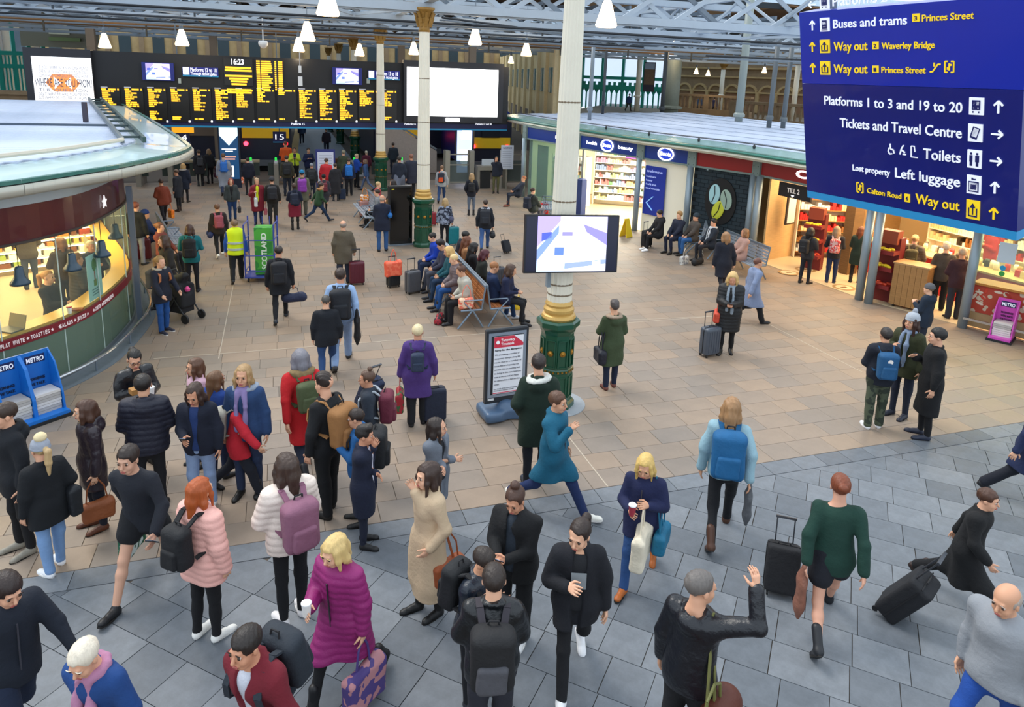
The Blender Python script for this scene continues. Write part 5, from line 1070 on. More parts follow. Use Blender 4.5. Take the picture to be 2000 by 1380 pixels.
for i in range(len(RIM)-1):
    a, b = RIM[i], RIM[i+1]; o_ = nrm(np.array([(b-a)[1], -(b-a)[0], 0]))*.09
    g.add([a+o_+[0, 0, -.02], b+o_+[0, 0, -.02], b+o_+[0, 0, -.17], a+o_+[0, 0, -.17], a+[0, 0, -.02], b+[0, 0, -.02], b-o_*2+[0, 0, -.26], a-o_*2+[0, 0, -.26]], [(0, 3, 2, 1), (3, 7, 6, 2), (0, 1, 5, 4)]); g2.add([a+o_*.5+[0, 0, .0], b+o_*.5+[0, 0, .0], b+o_*.5+[0, 0, .06], a+o_*.5+[0, 0, .06], a-o_*.6+[0, 0, .06], b-o_*.6+[0, 0, .06]], [(0, 3, 2, 1)[::-1], (3, 2, 5, 4)])
g.obj('steel_rim', M('b4b4a8', .35, .2), cn, True); g2.obj('green_edge', M('3a7068', .25), cn)
DM = M('c0cce2', .5, .1, kind='paint', amt=.12, scale=2)
# deck planks run across, between the far side and the inner edge
ys = sorted(set([p[1] for p in INN])); 
def inner_x(y):
    best = None
    for i in range(len(INN)-1):
        a, b = INN[i], INN[i+1]
        if (a[1]-y)*(b[1]-y) <= 0 and a[1] != b[1]: t = (y-a[1])/(b[1]-a[1]); x = a[0]+(b[0]-a[0])*t; best = (x, a[2]+(b[2]-a[2])*t) if best is None or x > best[0] else best
    return best
y = max(9.8, INN[0][1]); 
while y < INN[-1][1]-.3:
    q_ = inner_x(y+.16)
    if q_: MB().box((0, 0, 0), (q_[0]+16, .30, .05), 0, .012).obj('deck_plank', DM, cn, loc=((q_[0]-16)/2, y+.16, q_[1]+.04))
    y += .33
MB().bar((-16, 22.0, 3.66), (-4.0, 22.0, 3.66), .09, .09).obj('pipe', M('4a5866', .5), cn)
g = [p+[0, 0, .16] for p in INN]; i0 = next(i for i, p in enumerate(INN) if p[1] > 17.2); A_, B_ = g[i0], g[-1]
tr = thing('cable_tray', 'dark ladder cable tray on the kiosk roof edge', 'tray'); d = nrm(B_-A_); L = float(np.linalg.norm(B_-A_)); sn = nrm(np.array([d[1], -d[0], 0]))
for s in (0, .42): MB().bar(A_+sn*s, B_+sn*s, .07, .12).obj('rail', M('5a6468' if s == 0 else '2c4440', .5), tr)
for i in range(11): q_ = A_+d*L*(i+.5)/11; MB().bar(q_, q_+sn*.42, .06, .05).obj('rung', M('3c4c4c', .5), tr)
MB().tube([tuple(p+[0, 0, .02]) for p in g[6:i0+1]], .045, 6).obj('pipe', M('c8c0b0', .5), cn)
box('vent_pipe', (-5.2, 23.2, 3.95), (.12, .12, .55), M('3c3844', .5), cn)
# inside the kiosk
SH = M('c8b48a', .5, kind='wood'); WARMW = M('d8b878', .6, kind='wood')
dc = thing('display_cabinet', 'long lit food display shelving at the back of the kiosk', 'shelving', (-6.95, 20.5, 0), .48)
box('back_panel', (0, .3, 1.25), (4.8, .08, 2.5), M('b08a50', .6), dc); box('wood_base', (-1.4, -.45, .5), (2.0, .5, .9), M('c8842c', .5, kind='wood', amt=.2), dc); box('base', (1.1, -.02, .06), (2.4, .5, .12), M('7a6a50', .5), dc)
rr = random.Random(4)
for z in (.16, .38, .6, .82, 1.05, 1.3):
    box('shelf', (0, 0, z), (4.7, .5, .03), M('e8e0d0', .3), dc); box('shelf_light', (0, -.22, z-.03), (4.7, .03, .02), M('fff0c8', .4, em=14), dc)
    x = -2.3
    while x < 2.25:
        w_ = rr.uniform(.12, .3); h_ = rr.uniform(.08, .18); box('food_pack', (x+w_/2, -.05, z+.02+h_/2), (w_-.03, .3, h_), M(rr.choice(('e8d8b0', 'c07830', 'f0e8d8', 'a04020', '8a9a40', 'd8a850', '704020')), .5), dc); x += w_+.04
pend = []
for i, (px, py, z) in enumerate(((40, 555, 1.85), (142, 527, 1.85), (200, 500, 1.85), (226, 465, 1.85))):
    g0 = G(px, py, z); t = thing('hanging_lamp', 'dark blue industrial pendant shade in the kiosk, %s from the left' % ('first', 'second', 'third', 'fourth')[i], 'lamp', g0, 0, 'blue pendant shades in the kiosk')
    MB().lathe([(.145, 0), (.14, .04), (.095, .1), (.075, .14), (.065, .27), (.045, .3)], n=20).obj('shade', M('1c3a4c', .35, coat=.3), t, True); MB().bar((0, 0, .3), (0, 0, .66), .01).obj('cord', M('101010', .6), t); MB().lathe([(.05, .01), (.05, .03)], n=10).obj('bulb', M('ffd890', .4, em=8), t)
t = thing('window_poster', 'pale blue window poster with a green plant drawing', 'poster'); p, d = onband(dist_of(226, 560, 1.3)); Rz = Matrix(((d[0], 0, d[1], p[0]-d[1]*.06), (d[1], 0, -d[0], p[1]+d[0]*.06), (0, 1, 0, 0), (0, 0, 0, 1))); t.matrix_world = Rz
MB().box((0, 1.5, 0), (.55, .85, .006)).obj('sheet', M('a8d0d4', .6), t); f = MB().lathe([(.09, 0), (.09, .006)], n=14); f.obj('leaf_crown', M('3a7a30', .6), t, loc=(0, 1.72, .006), scale=(.9, 1.3, 1)); f2 = MB().box((0, 1.5, .008), (.03, .2, .004)); f2.obj('stem', M('a04a30', .6), t); MB().box((0, 1.38, .008), (.1, .12, .004)).obj('fruit', M('6a8a30', .6), t)
for z in (1.22, 1.17, 1.27): MB().box((0, z, .008), (.28, .018, .003)).obj('text_line', M('5a8088', .6), t)
for px, py in ((136, 612), (38, 0)):
    if py: g0 = G(px, py, 1.07); t = thing('paper_cup', 'white cup with red lid on the kiosk bar counter', 'cup', g0); MB().lathe([(.032, 0), (.042, .11)], n=14).obj('cup_body', M('f0ece4', .5), t); MB().lathe([(.045, .11), (.043, .13)], n=14).obj('lid', M('b02028', .4), t)
g0 = G(20, 645, 1.07); t = thing('laptop', 'open laptop on the kiosk bar at the left edge', 'laptop', g0, -.6); box('base', (0, 0, .015), (.34, .24, .02), M('5a5650', .4), t); o = box('lid', (0, .14, .12), (.34, .015, .23), M('a8946c', .4), t); o.rotation_euler = (-.25, 0, 0)
g0 = G(150, 606, 1.07); box('brown_napkin', g0+[0, 0, .02], (.2, .12, .03), M('8a4c24', .7)); tag(bpy.data.objects['brown_napkin'], 'brown pastry tray beside the cup on the kiosk bar', 'tray')
def spot(x, y, z, e, col=(1, .76, .42), sz=(1.5, 1.5), name='shop_light'): return area(name, (x, y, z), sz, e, col)
spot(-6.5, 14.5, 2.42, 330, sz=(4, 3)); spot(-6.2, 19.2, 2.5, 420, sz=(4, 1.4)); spot(-4.6, 17.6, 2.42, 90, sz=(1.2, 2)); 
cl = MB().poly([tuple(p) for p in offs(KW, -.14)]+[(-16, 28.5), (-16, 10.9)], 2.56, 2.6).obj('kiosk_ceiling', M('a89878', .8), kio)
MB().box((-10.5, 20, 1.3), (.15, 19, 2.5)).obj('rear_wall', M('b89868', .7, kind='wood'), kio)
# blue newspaper dispensers
def dispenser(label, loc, rz, col, n=2, h_=.95, paper=True, words=('NO', 'THING', 'NEWS')):
    t = thing('newspaper_stand', label, 'stand', loc, rz); m = M(col, .4, kind='paint', amt=.04); W_ = .42
    for k in range(n):
        x = (k-(n-1)/2)*W_; box('back_panel', (x, .18, h_/2+.05), (W_, .03, h_), m, t)
        for s in (-1, 1): MB().add([(x+s*W_/2-s*.012+e, y_, z) for e in (-.012, .012) for y_, z in ((.18, .05), (-.2, .05), (-.17, .35), (-.02, h_*.86), (.18, h_+.05))], [(0, 1, 2, 3, 4), (9, 8, 7, 6, 5), (0, 5, 6, 1), (1, 6, 7, 2), (2, 7, 8, 3), (3, 8, 9, 4), (4, 9, 5, 0)]).obj('side_panel', m, t)
        box('floor_tray', (x, -.06, .07), (W_, .5, .06), m, t)
        if paper:
            for q_ in range(7): box('newspaper', (x+rr.uniform(-.01, .01), 0, .12+q_*.045), (W_-.07, .3, .04), M(rr.choice(('c8c4bc', 'd8d4d0', 'b4b0ac')), .8), t)
        box('title_plate', (x, .16, h_-.07), (W_*.66, .01, .12), M('0c1c50', .5), t); bpy.context.view_layer.update(); onposter('METRO', x-W_*.29, h_-.11, W_*.58, .075, M('f0f4ff', .5, em=.2), t, y=.15, bold=.02)
        for z, s in zip((h_*.66, h_*.57, h_*.48), words):
            if s: onposter(s, x-W_*.27, z, W_*.54, .045, M('101830' if col[0] != 'd' else '3a1040', .6), t, y=.155, bold=.02)
    box('base', (0, -.03, .025), (W_*n+.06, .6, .05), M('1c1e22', .6), t); return t
g0 = G(62, 822); dispenser('blue two-bay newspaper stand with stacked papers by the kiosk', (g0[0]-.02, g0[1]+.05, 0), math.radians(40), '1470c8', 2, .95, words=('', 'MORNINGS', 'WE TALK'))
g0 = G(1955, 662); dispenser('small pink newspaper stand below the red floral counter', (g0[0], g0[1], 0), math.radians(-62), 'd050b8', 1, .85, words=('MORNINGS', 'WERE MADE', 'FOR TALKING'))
# ---------------------------------------------------------------- shop row on the right
FC = [(10.62, 30.7), (11.4, 26.5), (12.37, 23.0), (13.12, 20.8), (14.0, 18.5), (14.32, 14.05), (15.12, 11.8), (16.6, 8.4)]
shop = thing('shop_row', 'curved row of shop fronts with steel posts and coloured fascias', 'building'); FS = M('7f928e', .45, .1, kind='paint'); ZF0, ZF1 = 2.66, 3.2
def seg(i): a, b = np.array(FC[i]), np.array(FC[i+1]); return frame_between((a[0], a[1], 0), (b[0], b[1], 0))
def sp_obj(mb, name, mat, par, m4): o = mb.obj(name, mat, par); o.matrix_local = m4; return o
for i, (x, y) in enumerate(FC):
    for dx in ((0,) if i not in (4, 5) else (-.1, .22)):
        MB().lathe([(.105, 0), (.105, ZF0)], n=16).obj('round_post', M('8c9ca6', .35, .3), shop, True, loc=(x-.1, y-dx, 0))
    m4, L = seg(min(i, len(FC)-2)); o = MB().box((0, 0, 0), (.34, .26, .62)).obj('bracket_plate', FS, shop, loc=(x, y, 2.93), rot=(0, 0, math.atan2(m4[1][0], m4[0][0])))
    for dx in (-.1, .1):
        for dz in (-.22, .0, .22): MB().lathe([(.016, 0), (.012, .012)], n=6).obj('bolt', M('4c5854', .5), o, loc=(dx, -.13, dz), rot=(math.pi/2, 0, 0))
BL, RD = M('16388c', .35), M('94201f', .35); fas = [BL, BL, BL, RD, RD, RD, RD]
for i in range(7):
    m4, L = seg(i)      # x along towards the camera; y axis into the shop is to the left of travel
    sp_obj(MB().box((L/2, .0, 2.93), (L-.34, .12, .5)), 'fascia_panel', fas[i], shop, m4); sp_obj(MB().box((L/2, 0, 2.66), (L, .16, .06)).box((L/2, 0, 3.2), (L, .2, .06)), 'fascia_frame', FS, shop, m4)
def facetext(s, i, t0, t1, z, cap, mat, bold=.02, dy=-.075):
    m4, L = seg(i); o = fit(s, mat, None, m4 @ Matrix.Translation((L*t0, dy, z)) @ Matrix.Rotation(math.pi/2, 4, 'X'), L*(t1-t0), cap, bold); o.parent = shop; return o
LW = M('ffffff', .4, em=1.6); facetext('health', 1, .15, .32, 2.88, .13, LW); facetext('beauty', 1, .66, .88, 2.88, .13, LW); facetext('beauty', 0, .6, .9, 2.88, .13, LW)
for i, tc in ((1, .49), (2, .5)):
    m4, L = seg(i); g = MB(); n = 20; cx = L*tc
    for k in range(n):
        a, b = 2*math.pi*k/n, 2*math.pi*(k+1)/n; g.bar((cx+.34*math.cos(a), -.09, 2.93+.21*math.sin(a)), (cx+.34*math.cos(b), -.09, 2.93+.21*math.sin(b)), .03, .05)
    sp_obj(g, 'oval_ring', LW, shop, m4); sp_obj(MB().add([(cx+.3*math.cos(2*math.pi*k/20), -.08, 2.93+.18*math.sin(2*math.pi*k/20)) for k in range(20)], [tuple(range(20))]), 'oval_field', M('1c3cc0', .4, em=.5), shop, m4)
    facetext('Boots', i, tc-.24/L, tc+.24/L, 2.87, .14, LW, .04, -.1)
facetext('COSTA', 4, .36, .86, 2.83, .22, LW, .04)
IN = M('efe4c8', .6, em=.0)
sf = MB().poly([(x+.02, y) for x, y in FC]+[(26, 8.4), (26, 30.7)], .0, .012).obj('shop_floor', M('c9b694', .35, kind='stone', scale=1.2, amt=.07), shop)
MB().box((20.5, 19.5, 3.27), (13.5, 24, .04)).obj('shop_ceiling', M('d8d0bc', .8), shop); MB().box((22, 19, 1.6), (.1, 24, 3.2)).obj('rear_wall', M('e0cfa8', .8), shop); 
MB().slab((13.3, 20.6, 0), (22, 24.5, 0), (22, 24.5, 3.2), (13.3, 20.6, 3.2), .06).obj('dividing_wall', M('efe6d0', .7), shop); MB().slab((14.2, 18.2, 0), (22, 20.5, 0), (22, 20.5, 3.2), (14.2, 18.2, 3.2), .06).obj('dividing_wall', M('d0ac78', .7, kind='wood'), shop); MB().slab((10.9, 30.7, 0), (22, 32, 0), (22, 32, 3.2), (10.9, 30.7, 3.2), .06).obj('dividing_wall', M('efe6d0', .7), shop)
spot(15.5, 25.5, 3.2, 950, (1, .93, .74), (5, 6)); spot(13.0, 24.8, 2.6, 170, (1, .93, .78), (.6, 2)); spot(17, 16, 3.15, 620, (1, .74, .42), (5, 5)); spot(18, 12, 3.15, 520, (1, .74, .42), (4, 3)); spot(13.6, 20.9, 2.6, 45, (1, .95, .8), (.5, 1.2))
# chemist: shelving and products
PAL = ('7ab07a', 'e09ab8', 'f0f0f0', 'ecc890', '90a4cc', 'd08080', 'c8dc9c', 'f0e8b0', 'f4f4f0', 'f4f4f0', 'a8d0d4', 'f0ece0')
def shelving(label, loc, rz, L, nl, seed, cols=PAL, h0=.25, dz=.32, hd='f4f0e4', cat='shelving'):
    t = thing('shelf_unit', label, cat, loc, rz); r2 = random.Random(seed); box('back_panel', (0, .22, .12+nl*dz/2), (L, .04, nl*dz+.2), M('f0e8d4', .6), t)
    for k in range(nl):
        z = h0+k*dz; box('shelf', (0, 0, z), (L, .42, .03), M(hd, .5), t); x = -L/2+.05; c = r2.choice(cols)
        while x < L/2-.12:
            if r2.random() < .35: c = r2.choice(cols)
            w_ = r2.uniform(.06, .12); h_ = r2.uniform(.1, dz*.75); o = box('product', (x+w_/2, -.06, z+.015+h_/2), (w_-.012, .26, h_), M(c, .45), t); x += w_
    for s in (-1, 1): box('side_panel', (s*L/2, 0, .12+nl*dz/2), (.03, .44, nl*dz+.2), M('e8e0cc', .6), t)
    return t
shelving('chemist shelf unit facing the open doorway, left of the aisle', (14.4, 27.6, 0), math.radians(-35), 3.2, 7, 1); shelving('chemist shelf unit right of the aisle with green packs', (15.6, 24.6, 0), math.radians(-30), 1.8, 7, 2, ('4aa84c', '78c070', 'f0f0f0', 'e89ab8', 'b8d880')); shelving('chemist wall shelving behind the aisle', (17.4, 28.4, 0), math.radians(-35), 4, 8, 3); shelving('narrow chemist shelf unit by the left window', (12.0, 28.6, 0), math.radians(-60), 1.8, 6, 6)
t = thing('hanging_banner', 'purple and yellow offer banner hanging in the chemist', 'banner', (13.9, 26.2, 2.35), math.radians(-35)); box('board', (0, 0, 0), (1.0, .03, .2), M('8a3a90', .5), t); box('board', (1.1, 0, 0), (.9, .03, .2), M('d8d840', .5), t)
m4, L = seg(0); o = sp_obj(MB().box((L*.35, .05, 1.32), (L*.6, .02, 2.6)), 'window_pane', glass('shop_glass', 'c8e0d8', .2), shop, m4); sp_obj(MB().box((L*.3, .12, 1.3), (.9, .02, 2.3)), 'window_graphic', M('6a8a70', .6, kind='stone', amt=.3, scale=3), shop, m4)
m4, L = seg(1); sp_obj(MB().box((.28, .05, 1.32), (.12, .1, 2.6)).box((L-.2, .05, 1.32), (.12, .1, 2.6)), 'door_jamb', M('b8b4a8', .3, .6), shop, m4); sp_obj(MB().box((.5, -.15, .75), (.3, .25, 1.5), 0, .04), 'security_panel', M('24386c', .5), shop, m4)
m4, L = seg(2); sp_obj(MB().box((L/2, .15, 1.32), (L-.1, .04, 2.6)), 'white_panel', M('f8f2dc', .6), shop, m4); bpy.context.view_layer.update()
t = thing('window_poster', 'tall blue welcome poster with an arrow beside the chemist door', 'poster'); t.matrix_world = m4 @ Matrix.Translation((L*.28, 0, 0)); box('sheet', (0, .05, 1.55), (.95, .04, 1.75), M('14309c', .5), t, bev=.02); bpy.context.view_layer.update()
for s, z, w_, c_ in (('welcome', 2.2, .74, .1), ('healthcare', 2.02, .46, .07), ('beauty', 1.88, .3, .07), ('food & drink', 1.74, .5, .07), ('travel essentials', 1.6, .66, .07)): onposter(s, -.4, z, w_, c_, M('a8b8f0', .5, em=.3), t, y=.02, bold=.02)
MB().bar((-.3, .02, 1.1), (0, .02, 1.35), .07, .02).bar((-.3, .02, 1.1), (0, .02, .85), .07, .02).obj('arrow', M('90c0f0', .5, em=.4), t)
# dark brick wall with three coffee beans
m4, L = seg(3); bw = bpy.data.objects.new('wall_brick', None); C.objects.link(bw); bw.matrix_world = m4; struct(bw); sp_obj(MB().box((L/2, .12, 1.32), (L, .08, 2.64)), 'mortar', M('0c1216', .9), bw, Matrix.Identity(4))
bm1 = mesh('brick', *(lambda m: (m.v, m.f))(MB().box((0, 0, 0), (.285, .03, .118), 0, .006))); k = 0
for r1 in range(20):
    for c1 in range(int(L/.3)+1):
        x = .15+c1*.3+(.15 if r1 % 2 else 0)
        if x < L-.1 and k < 300: link('brick', bm1, M('1f2c34', .8, kind='slab', amt=.5, scale=3, col2='26363e'), bw, loc=(x, .075+random.uniform(0, .012), .08+r1*.132)); k += 1
t = thing('wall_emblem', 'round dark emblem of three coffee beans on the brick wall', 'sign'); t.matrix_world = m4 @ Matrix.Translation((L*.47, .05, 1.62)); f = MB().lathe([(.66, 0), (.66, .03)], n=36); f.obj('disc', M('0e0e10', .6), t, rot=(math.pi/2, 0, 0), scale=(.9, 1.15, 1))
for x, z, r1, c_ in ((-.22, .22, .1, 'a8d4d8'), (.24, .1, -.2, '9cb4a4'), (-.03, -.28, .4, 'c8cc3c')):
    o = MB().lathe([(.29, 0), (.29, .03), (.22, .045)], n=26).obj('bean', M(c_, .5), t, loc=(x, -.035, z), rot=(math.pi/2, 0, 0)); o.rotation_euler = (math.pi/2, r1, 0); o.scale = (.72, 1.15, 1); MB().bar((-.04, -.24, .052), (.05, 0, .052), .035, .01).bar((.05, 0, .052), (-.03, .24, .052), .035, .01).obj('bean_crease', M('0e0e10', .6), o)
# cafe interior
m4, L = seg(4)
t = thing('till_sign', 'hanging black sign reading till 2 in the cafe front', 'sign'); t.matrix_world = m4 @ Matrix.Translation((L*.31, .2, 0)); box('board', (0, 0, 2.36), (1.3, .05, .42), M('1c1a1c', .6), t); bpy.context.view_layer.update(); onposter('TILL 2', -.3, 2.3, .5, .14, M('e0d8d0', .5, em=.3), t, y=-.03, bold=.02); MB().add([(-.14, -.03, 2.24), (.02, -.03, 2.24), (-.06, -.03, 2.17)], [(0, 1, 2)]).obj('down_arrow', WHT, t)
def crate_rack(label, loc, rz):
    t = thing('snack_rack', label, 'rack', loc, rz); box('column', (0, .12, .85), (.5, .3, 1.7), M('6a1418', .5), t); box('top_box', (0, -.02, 1.72), (.42, .3, .34), M('8a3a20', .5), t)
    for z, c_ in ((.45, 'c84020'), (.92, 'd8c020'), (1.35, 'e0c828')):
        box('tray', (0, -.2, z), (.5, .34, .1), M('7a1a1c', .5), t); f = F(); r2 = random.Random(int(z*10))
        for i in range(9): f.ell((r2.uniform(-.2, .2), -.2+r2.uniform(-.12, .12), z+.07), (.06, .045, .04), .005)
        o = link('fruit_pile', f.mesh('fruit_pile', .02), M(c_, .5), t); o['kind'] = 'stuff'
    return t
crate_rack('red snack rack with three fruit trays at the left of the cafe', (15.1, 17.0, 0), -1.0); crate_rack('dark red snack rack beside the middle twin post', (14.75, 13.9, 0), -1.2)
CR = M('b81418', .4); t = thing('cafe_counter', 'long red fronted cafe counter with pale worktop', 'counter'); 
MB().slab((16.6, 17.2, 0), (17.0, 9.6, 0), (17.0, 9.6, .95), (16.6, 17.2, .95), .08).obj('front', CR, t); MB().slab((16.4, 17.3, .96), (16.8, 9.5, .96), (17.6, 9.5, .96), (17.3, 17.3, .96), .05).obj('worktop', M('c8a878', .4, kind='wood'), t)
r2 = random.Random(9); CN = {'f0e8d8': 'cream', 'c02828': 'red', '8a5a30': 'brown', 'e8d0a0': 'pale yellow', '383028': 'black', 'd8d8d8': 'grey', 'b08040': 'tan'}
for i in range(46):
    y = 9.8+i*.16; x = 16.7+(17-y)*.05+r2.uniform(.1, .5); c_ = r2.choice(('f0e8d8', 'c02828', '8a5a30', 'e8d0a0', '383028', 'd8d8d8', 'b08040')); k_ = r2.choice(('jar', 'box'))
    if k_ == 'jar': o = MB().lathe([(.06, 0), (.07, .12), (.05, .2)], n=10).obj('glass_jar', M(c_, .3), None, True, loc=(x, y, 1.01)); tag(o, CN[c_]+' jar on the long red fronted cafe counter', 'jar', CN[c_]+' jars on the cafe counter')
    else: o = box('snack_box', (x, y, 1.01+.08), (.14, .13, .16), M(c_, .5)); tag(o, 'small '+CN[c_]+' snack box on the long cafe counter', 'box', CN[c_]+' snack boxes on the cafe counter')
shelving('cafe back shelf crowded with cups and packs', (20.6, 13.8, 0), math.radians(-90), 8, 7, 11, ('f0e8d8', 'c02828', '8a5a30', 'e8d0a0', '2c2420', 'f4f4f4', 'c08038'), .6, .36); shelving('wooden cafe shelf with mugs near the timber pillar', (16.4, 18.3, 0), math.radians(-20), 1.6, 7, 12, ('e8d0a0', 'c02828', 'f0f0f0', '8a5a30'), .2, .34, '9a7038')
MB().box((0, 0, 0), (.45, .3, 2.6)).obj('timber_pillar', M('6e5230', .7, kind='wood', amt=.25), shop, loc=(15.9, 16.4, 1.3), rot=(0, 0, .2))
t = thing('wall_window', 'white glowing paned window on the cafe back wall', 'window', (19.2, 17.8, 0), math.radians(-75))
for i in range(2):
    for j in range(2): box('pane', (i*.5-.25, 0, 1.7+j*.6), (.44, .04, .54), M('fff4dc', .5, em=1.2), t)
box('frame', (0, .04, 2.0), (1.1, .04, 1.3), M('b8a888', .6), t)
t = thing('menu_board', 'framed white menu board on the cafe wall', 'sign', (14.9, 17.95, 0), .35); box('frame', (0, 0, 1.7), (.5, .05, 1.0), M('3a2c20', .6), t); box('sheet', (0, -.03, 1.7), (.4, .02, .9), M('f0ecdc', .6), t)
t = thing('bin_unit', 'wooden bin unit on castors beside the middle twin post', 'cabinet', (15.0, 13.3, 0), math.radians(-65))
for i in range(6): box('plank', (-.33+i*.132, -.28, .6), (.126, .03, 1.05), M('a87c48', .6, kind='wood', amt=.22), t)
box('carcass', (0, 0, .6), (.78, .52, 1.04), M('8a6438', .6, kind='wood'), t); box('top', (0, 0, 1.14), (.84, .6, .04), M('b89060', .5, kind='wood'), t)
for s in (-1, 1): MB().lathe([(.04, -.02), (.04, .02)], n=10).obj('castor', M('1a1a1a', .5), t, loc=(s*.3, -.2, .04), rot=(0, math.pi/2, 0))
# ring marks on the cafe floor
for px, py in ((1540, 533), (1573, 527), (1648, 562)):
    g0 = G(px, py); o = MB().lathe([(.3, 0), (.3, .003)], (0, 0, .013), n=28).obj('floor_sticker', M('9a7a50', .5), None, loc=(g0[0], g0[1], 0)); tag(o, 'round brown floor sticker at the cafe entrance, %s' % {1540: 'left of the queue', 1573: 'behind the left one', 1648: 'right of the queue'}[px], 'sticker')
    MB().lathe([(.22, 0), (.22, .003)], (0, 0, .016), n=24).obj('inner_disc', M('c9b694', .5), o); MB().box((0, 0, .02), (.18, .1, .003)).obj('mark', M('7a5a38', .5), o)
# floral counter under glass
m4, L = seg(6); t = thing('floral_counter', 'curved counter front with red and white leaf pattern under glass', 'counter'); t.matrix_world = m4
box('front_panel', (L/2, .1, .72), (L, .06, .66), M('b0402c', .6, kind='spots', amt=.34, scale=6, col2='c8b8a0'), t); box('lower_panel', (L/2, .1, .22), (L, .06, .36), M('b09468', .5, kind='stone'), t); box('worktop', (L/2, .3, 1.08), (L, .6, .05), M('b87c38', .35, kind='wood'), t); box('rail', (L/2, -.25, .28), (L, .05, .05), M('c0c4c8', .2, .9), t)
r2 = random.Random(2)
for i in range(40):
    x, z = r2.uniform(.05, L-.05), r2.uniform(.42, 1.0); o = MB().lathe([(.06, 0), (.05, .008)], n=8).obj('leaf', M(r2.choice(('c03c28', 'd8ccb8', '2c2420', 'a83020', 'e0d4c0')), .6), t, loc=(x, .07, z), rot=(math.pi/2, r2.uniform(0, 3), 0)); o.scale = (.55, 1.5, 1)
box('glass_sheet', (L/2, .02, 1.85), (L, .02, 1.5), glass('counter_glass', 'd8e8e0', .12), t); box('notice', (.55, -.0, 1.9), (.34, .01, .46), M('c4d4e0', .6), t); box('poster', (1.7, -.0, 2.1), (.6, .01, .5), M('2c6c98', .5, kind='stone', amt=.4, scale=5), t); box('poster', (1.65, -.0, 1.6), (.6, .01, .34), M('b4d0e0', .6), t)
for z, c_ in ((1.55, '2898c8'), (1.42, '38a048')): MB().lathe([(.06, 0), (.06, .01)], n=16).obj('round_sticker', M(c_, .5), t, loc=(.52, -.0, z), rot=(math.pi/2, 0, 0))
for i in range(9): MB().lathe([(.05, 0), (.06, .09), (.055, .1)], n=10).obj('cup_stack', M('d8d8d0', .4), t, loc=(1.0+.16*(i % 3), .3, 1.12+.1*(i//3)))
# roof over the shop row
RE = [G(x, y, 3.42) for x, y in ((978, 226), (1040, 237), (1130, 251), (1250, 269), (1400, 288), (1570, 314))]; RE += [np.array([13.9, 12.0, 3.42]), np.array([15.4, 8.5, 3.42]), np.array([18, 5.5, 3.42])]; RE = spline(RE, 3)
sr = thing('shop_roof', 'long blue-grey sheet roof with green glass edge over the shops', 'roof'); IR = offs([p[:2] for p in RE], .8); IR = [np.array([p[0], p[1], 3.5]) for p in IR]
if IR[6][0] < RE[6][0]: IR = [np.array([p[0], p[1], 3.5]) for p in offs([p[:2] for p in RE], -.8)]
for i in range(0, len(RE)-2, 2): MB().slab(RE[i], RE[i+2], IR[i+2], IR[i], .03).obj('glass_panel', M('8fb4b0', .22, kind='paint', coat=.5), sr)
MB().tube([tuple(p-[0, 0, .05]) for p in RE], .05, 6).obj('green_edge', M('2f7468', .3), sr); MB().tube([tuple(p+[.05, 0, -.16]) for p in RE], .08, 6).obj('steel_rim', M('b8b8a8', .35, .2), sr)
for k in range(14):
    t0, t1 = k/14, (k+1)/14; g = MB()
    for i in range(0, len(IR)-3, 3):
        a, b = IR[i], IR[min(i+3, len(IR)-1)]; Qa, Qb = np.array([22.5+i*.12, a[1]+2.5, 3.62]), np.array([22.5+i*.12, b[1]+2.5, 3.62])
        g.slab(a+(Qa-a)*t0, b+(Qb-b)*t0, b+(Qb-b)*(t1-.004), a+(Qa-a)*(t1-.004), .03+.02*(k % 2))
    g.obj('roof_sheet', DM, sr)
MB().tube([tuple(p+[.1, 0, .08]) for p in IR], .02, 5).obj('cable', M('3c4048', .6), sr)
for i in (7, 9, 11, 13):
    if i < len(RE): MB().lathe([(.03, 0), (.05, .08), (.02, .14)], n=8).obj('spot_lamp', M('22262a', .5), sr, loc=tuple(RE[i]*.5+IR[i]*.5+[0, 0, .02]))
# ---------------------------------------------------------------- benches
BM = M('7c8c9c', .35, .5); PERF = M('a4aeba', .4, .4)
def bench(label, x, y, rz, n, double=False, wood=False):
    t = thing('metal_bench', label, 'bench', (x, y, 0), rz, None); sides = (-1, 1) if double else (1,)
    for s in sides:
        for i in range(n):
            cy = (i-(n-1)/2)*.58
            for k in range(5): box('seat_slat', (s*(.16+k*.09), cy, .44-.006*k), (.075, .54, .02), PERF if not wood else M('a8683c', .5, kind='wood'), t)
            for k in range(5): o = box('back_slat', (s*(.09-.018*k), cy, .52+k*.085), (.02, .54, .07), PERF if not wood else M('b07040', .5, kind='wood'), t)
        MB().bar((s*.02, -n*.29, .93), (s*.02, n*.29, .93), .05, .05).obj('top_rail', BM, t)
        for i in range(0, n+1, max(1, n//2)):
            cy = (i-n/2)*.58
            MB().tube([(s*.3, cy, .42), (s*.06, cy, .02)], .022, 6).obj('leg', BM, t); MB().tube([(s*.3, cy, .42), (s*.62, cy, .02)], .022, 6).obj('leg', BM, t); MB().tube([(s*.1, cy, .42), (s*.56, cy, .42)], .022, 6).obj('seat_bearer', BM, t); MB().tube([(s*.1, cy, .42), (s*.02, cy, .93)], .02, 6).obj('back_bearer', BM, t)
            MB().tube([(s*.08, cy, .64), (s*.48, cy, .64), (s*.5, cy, .6), (s*.34, cy, .44)], .014, 6).obj('armrest', BM, t)
    return t
bench('back-to-back metal bench with wooden slats, full of sitters, in mid hall', 4.12, 16.2, 0, 7, True, True)
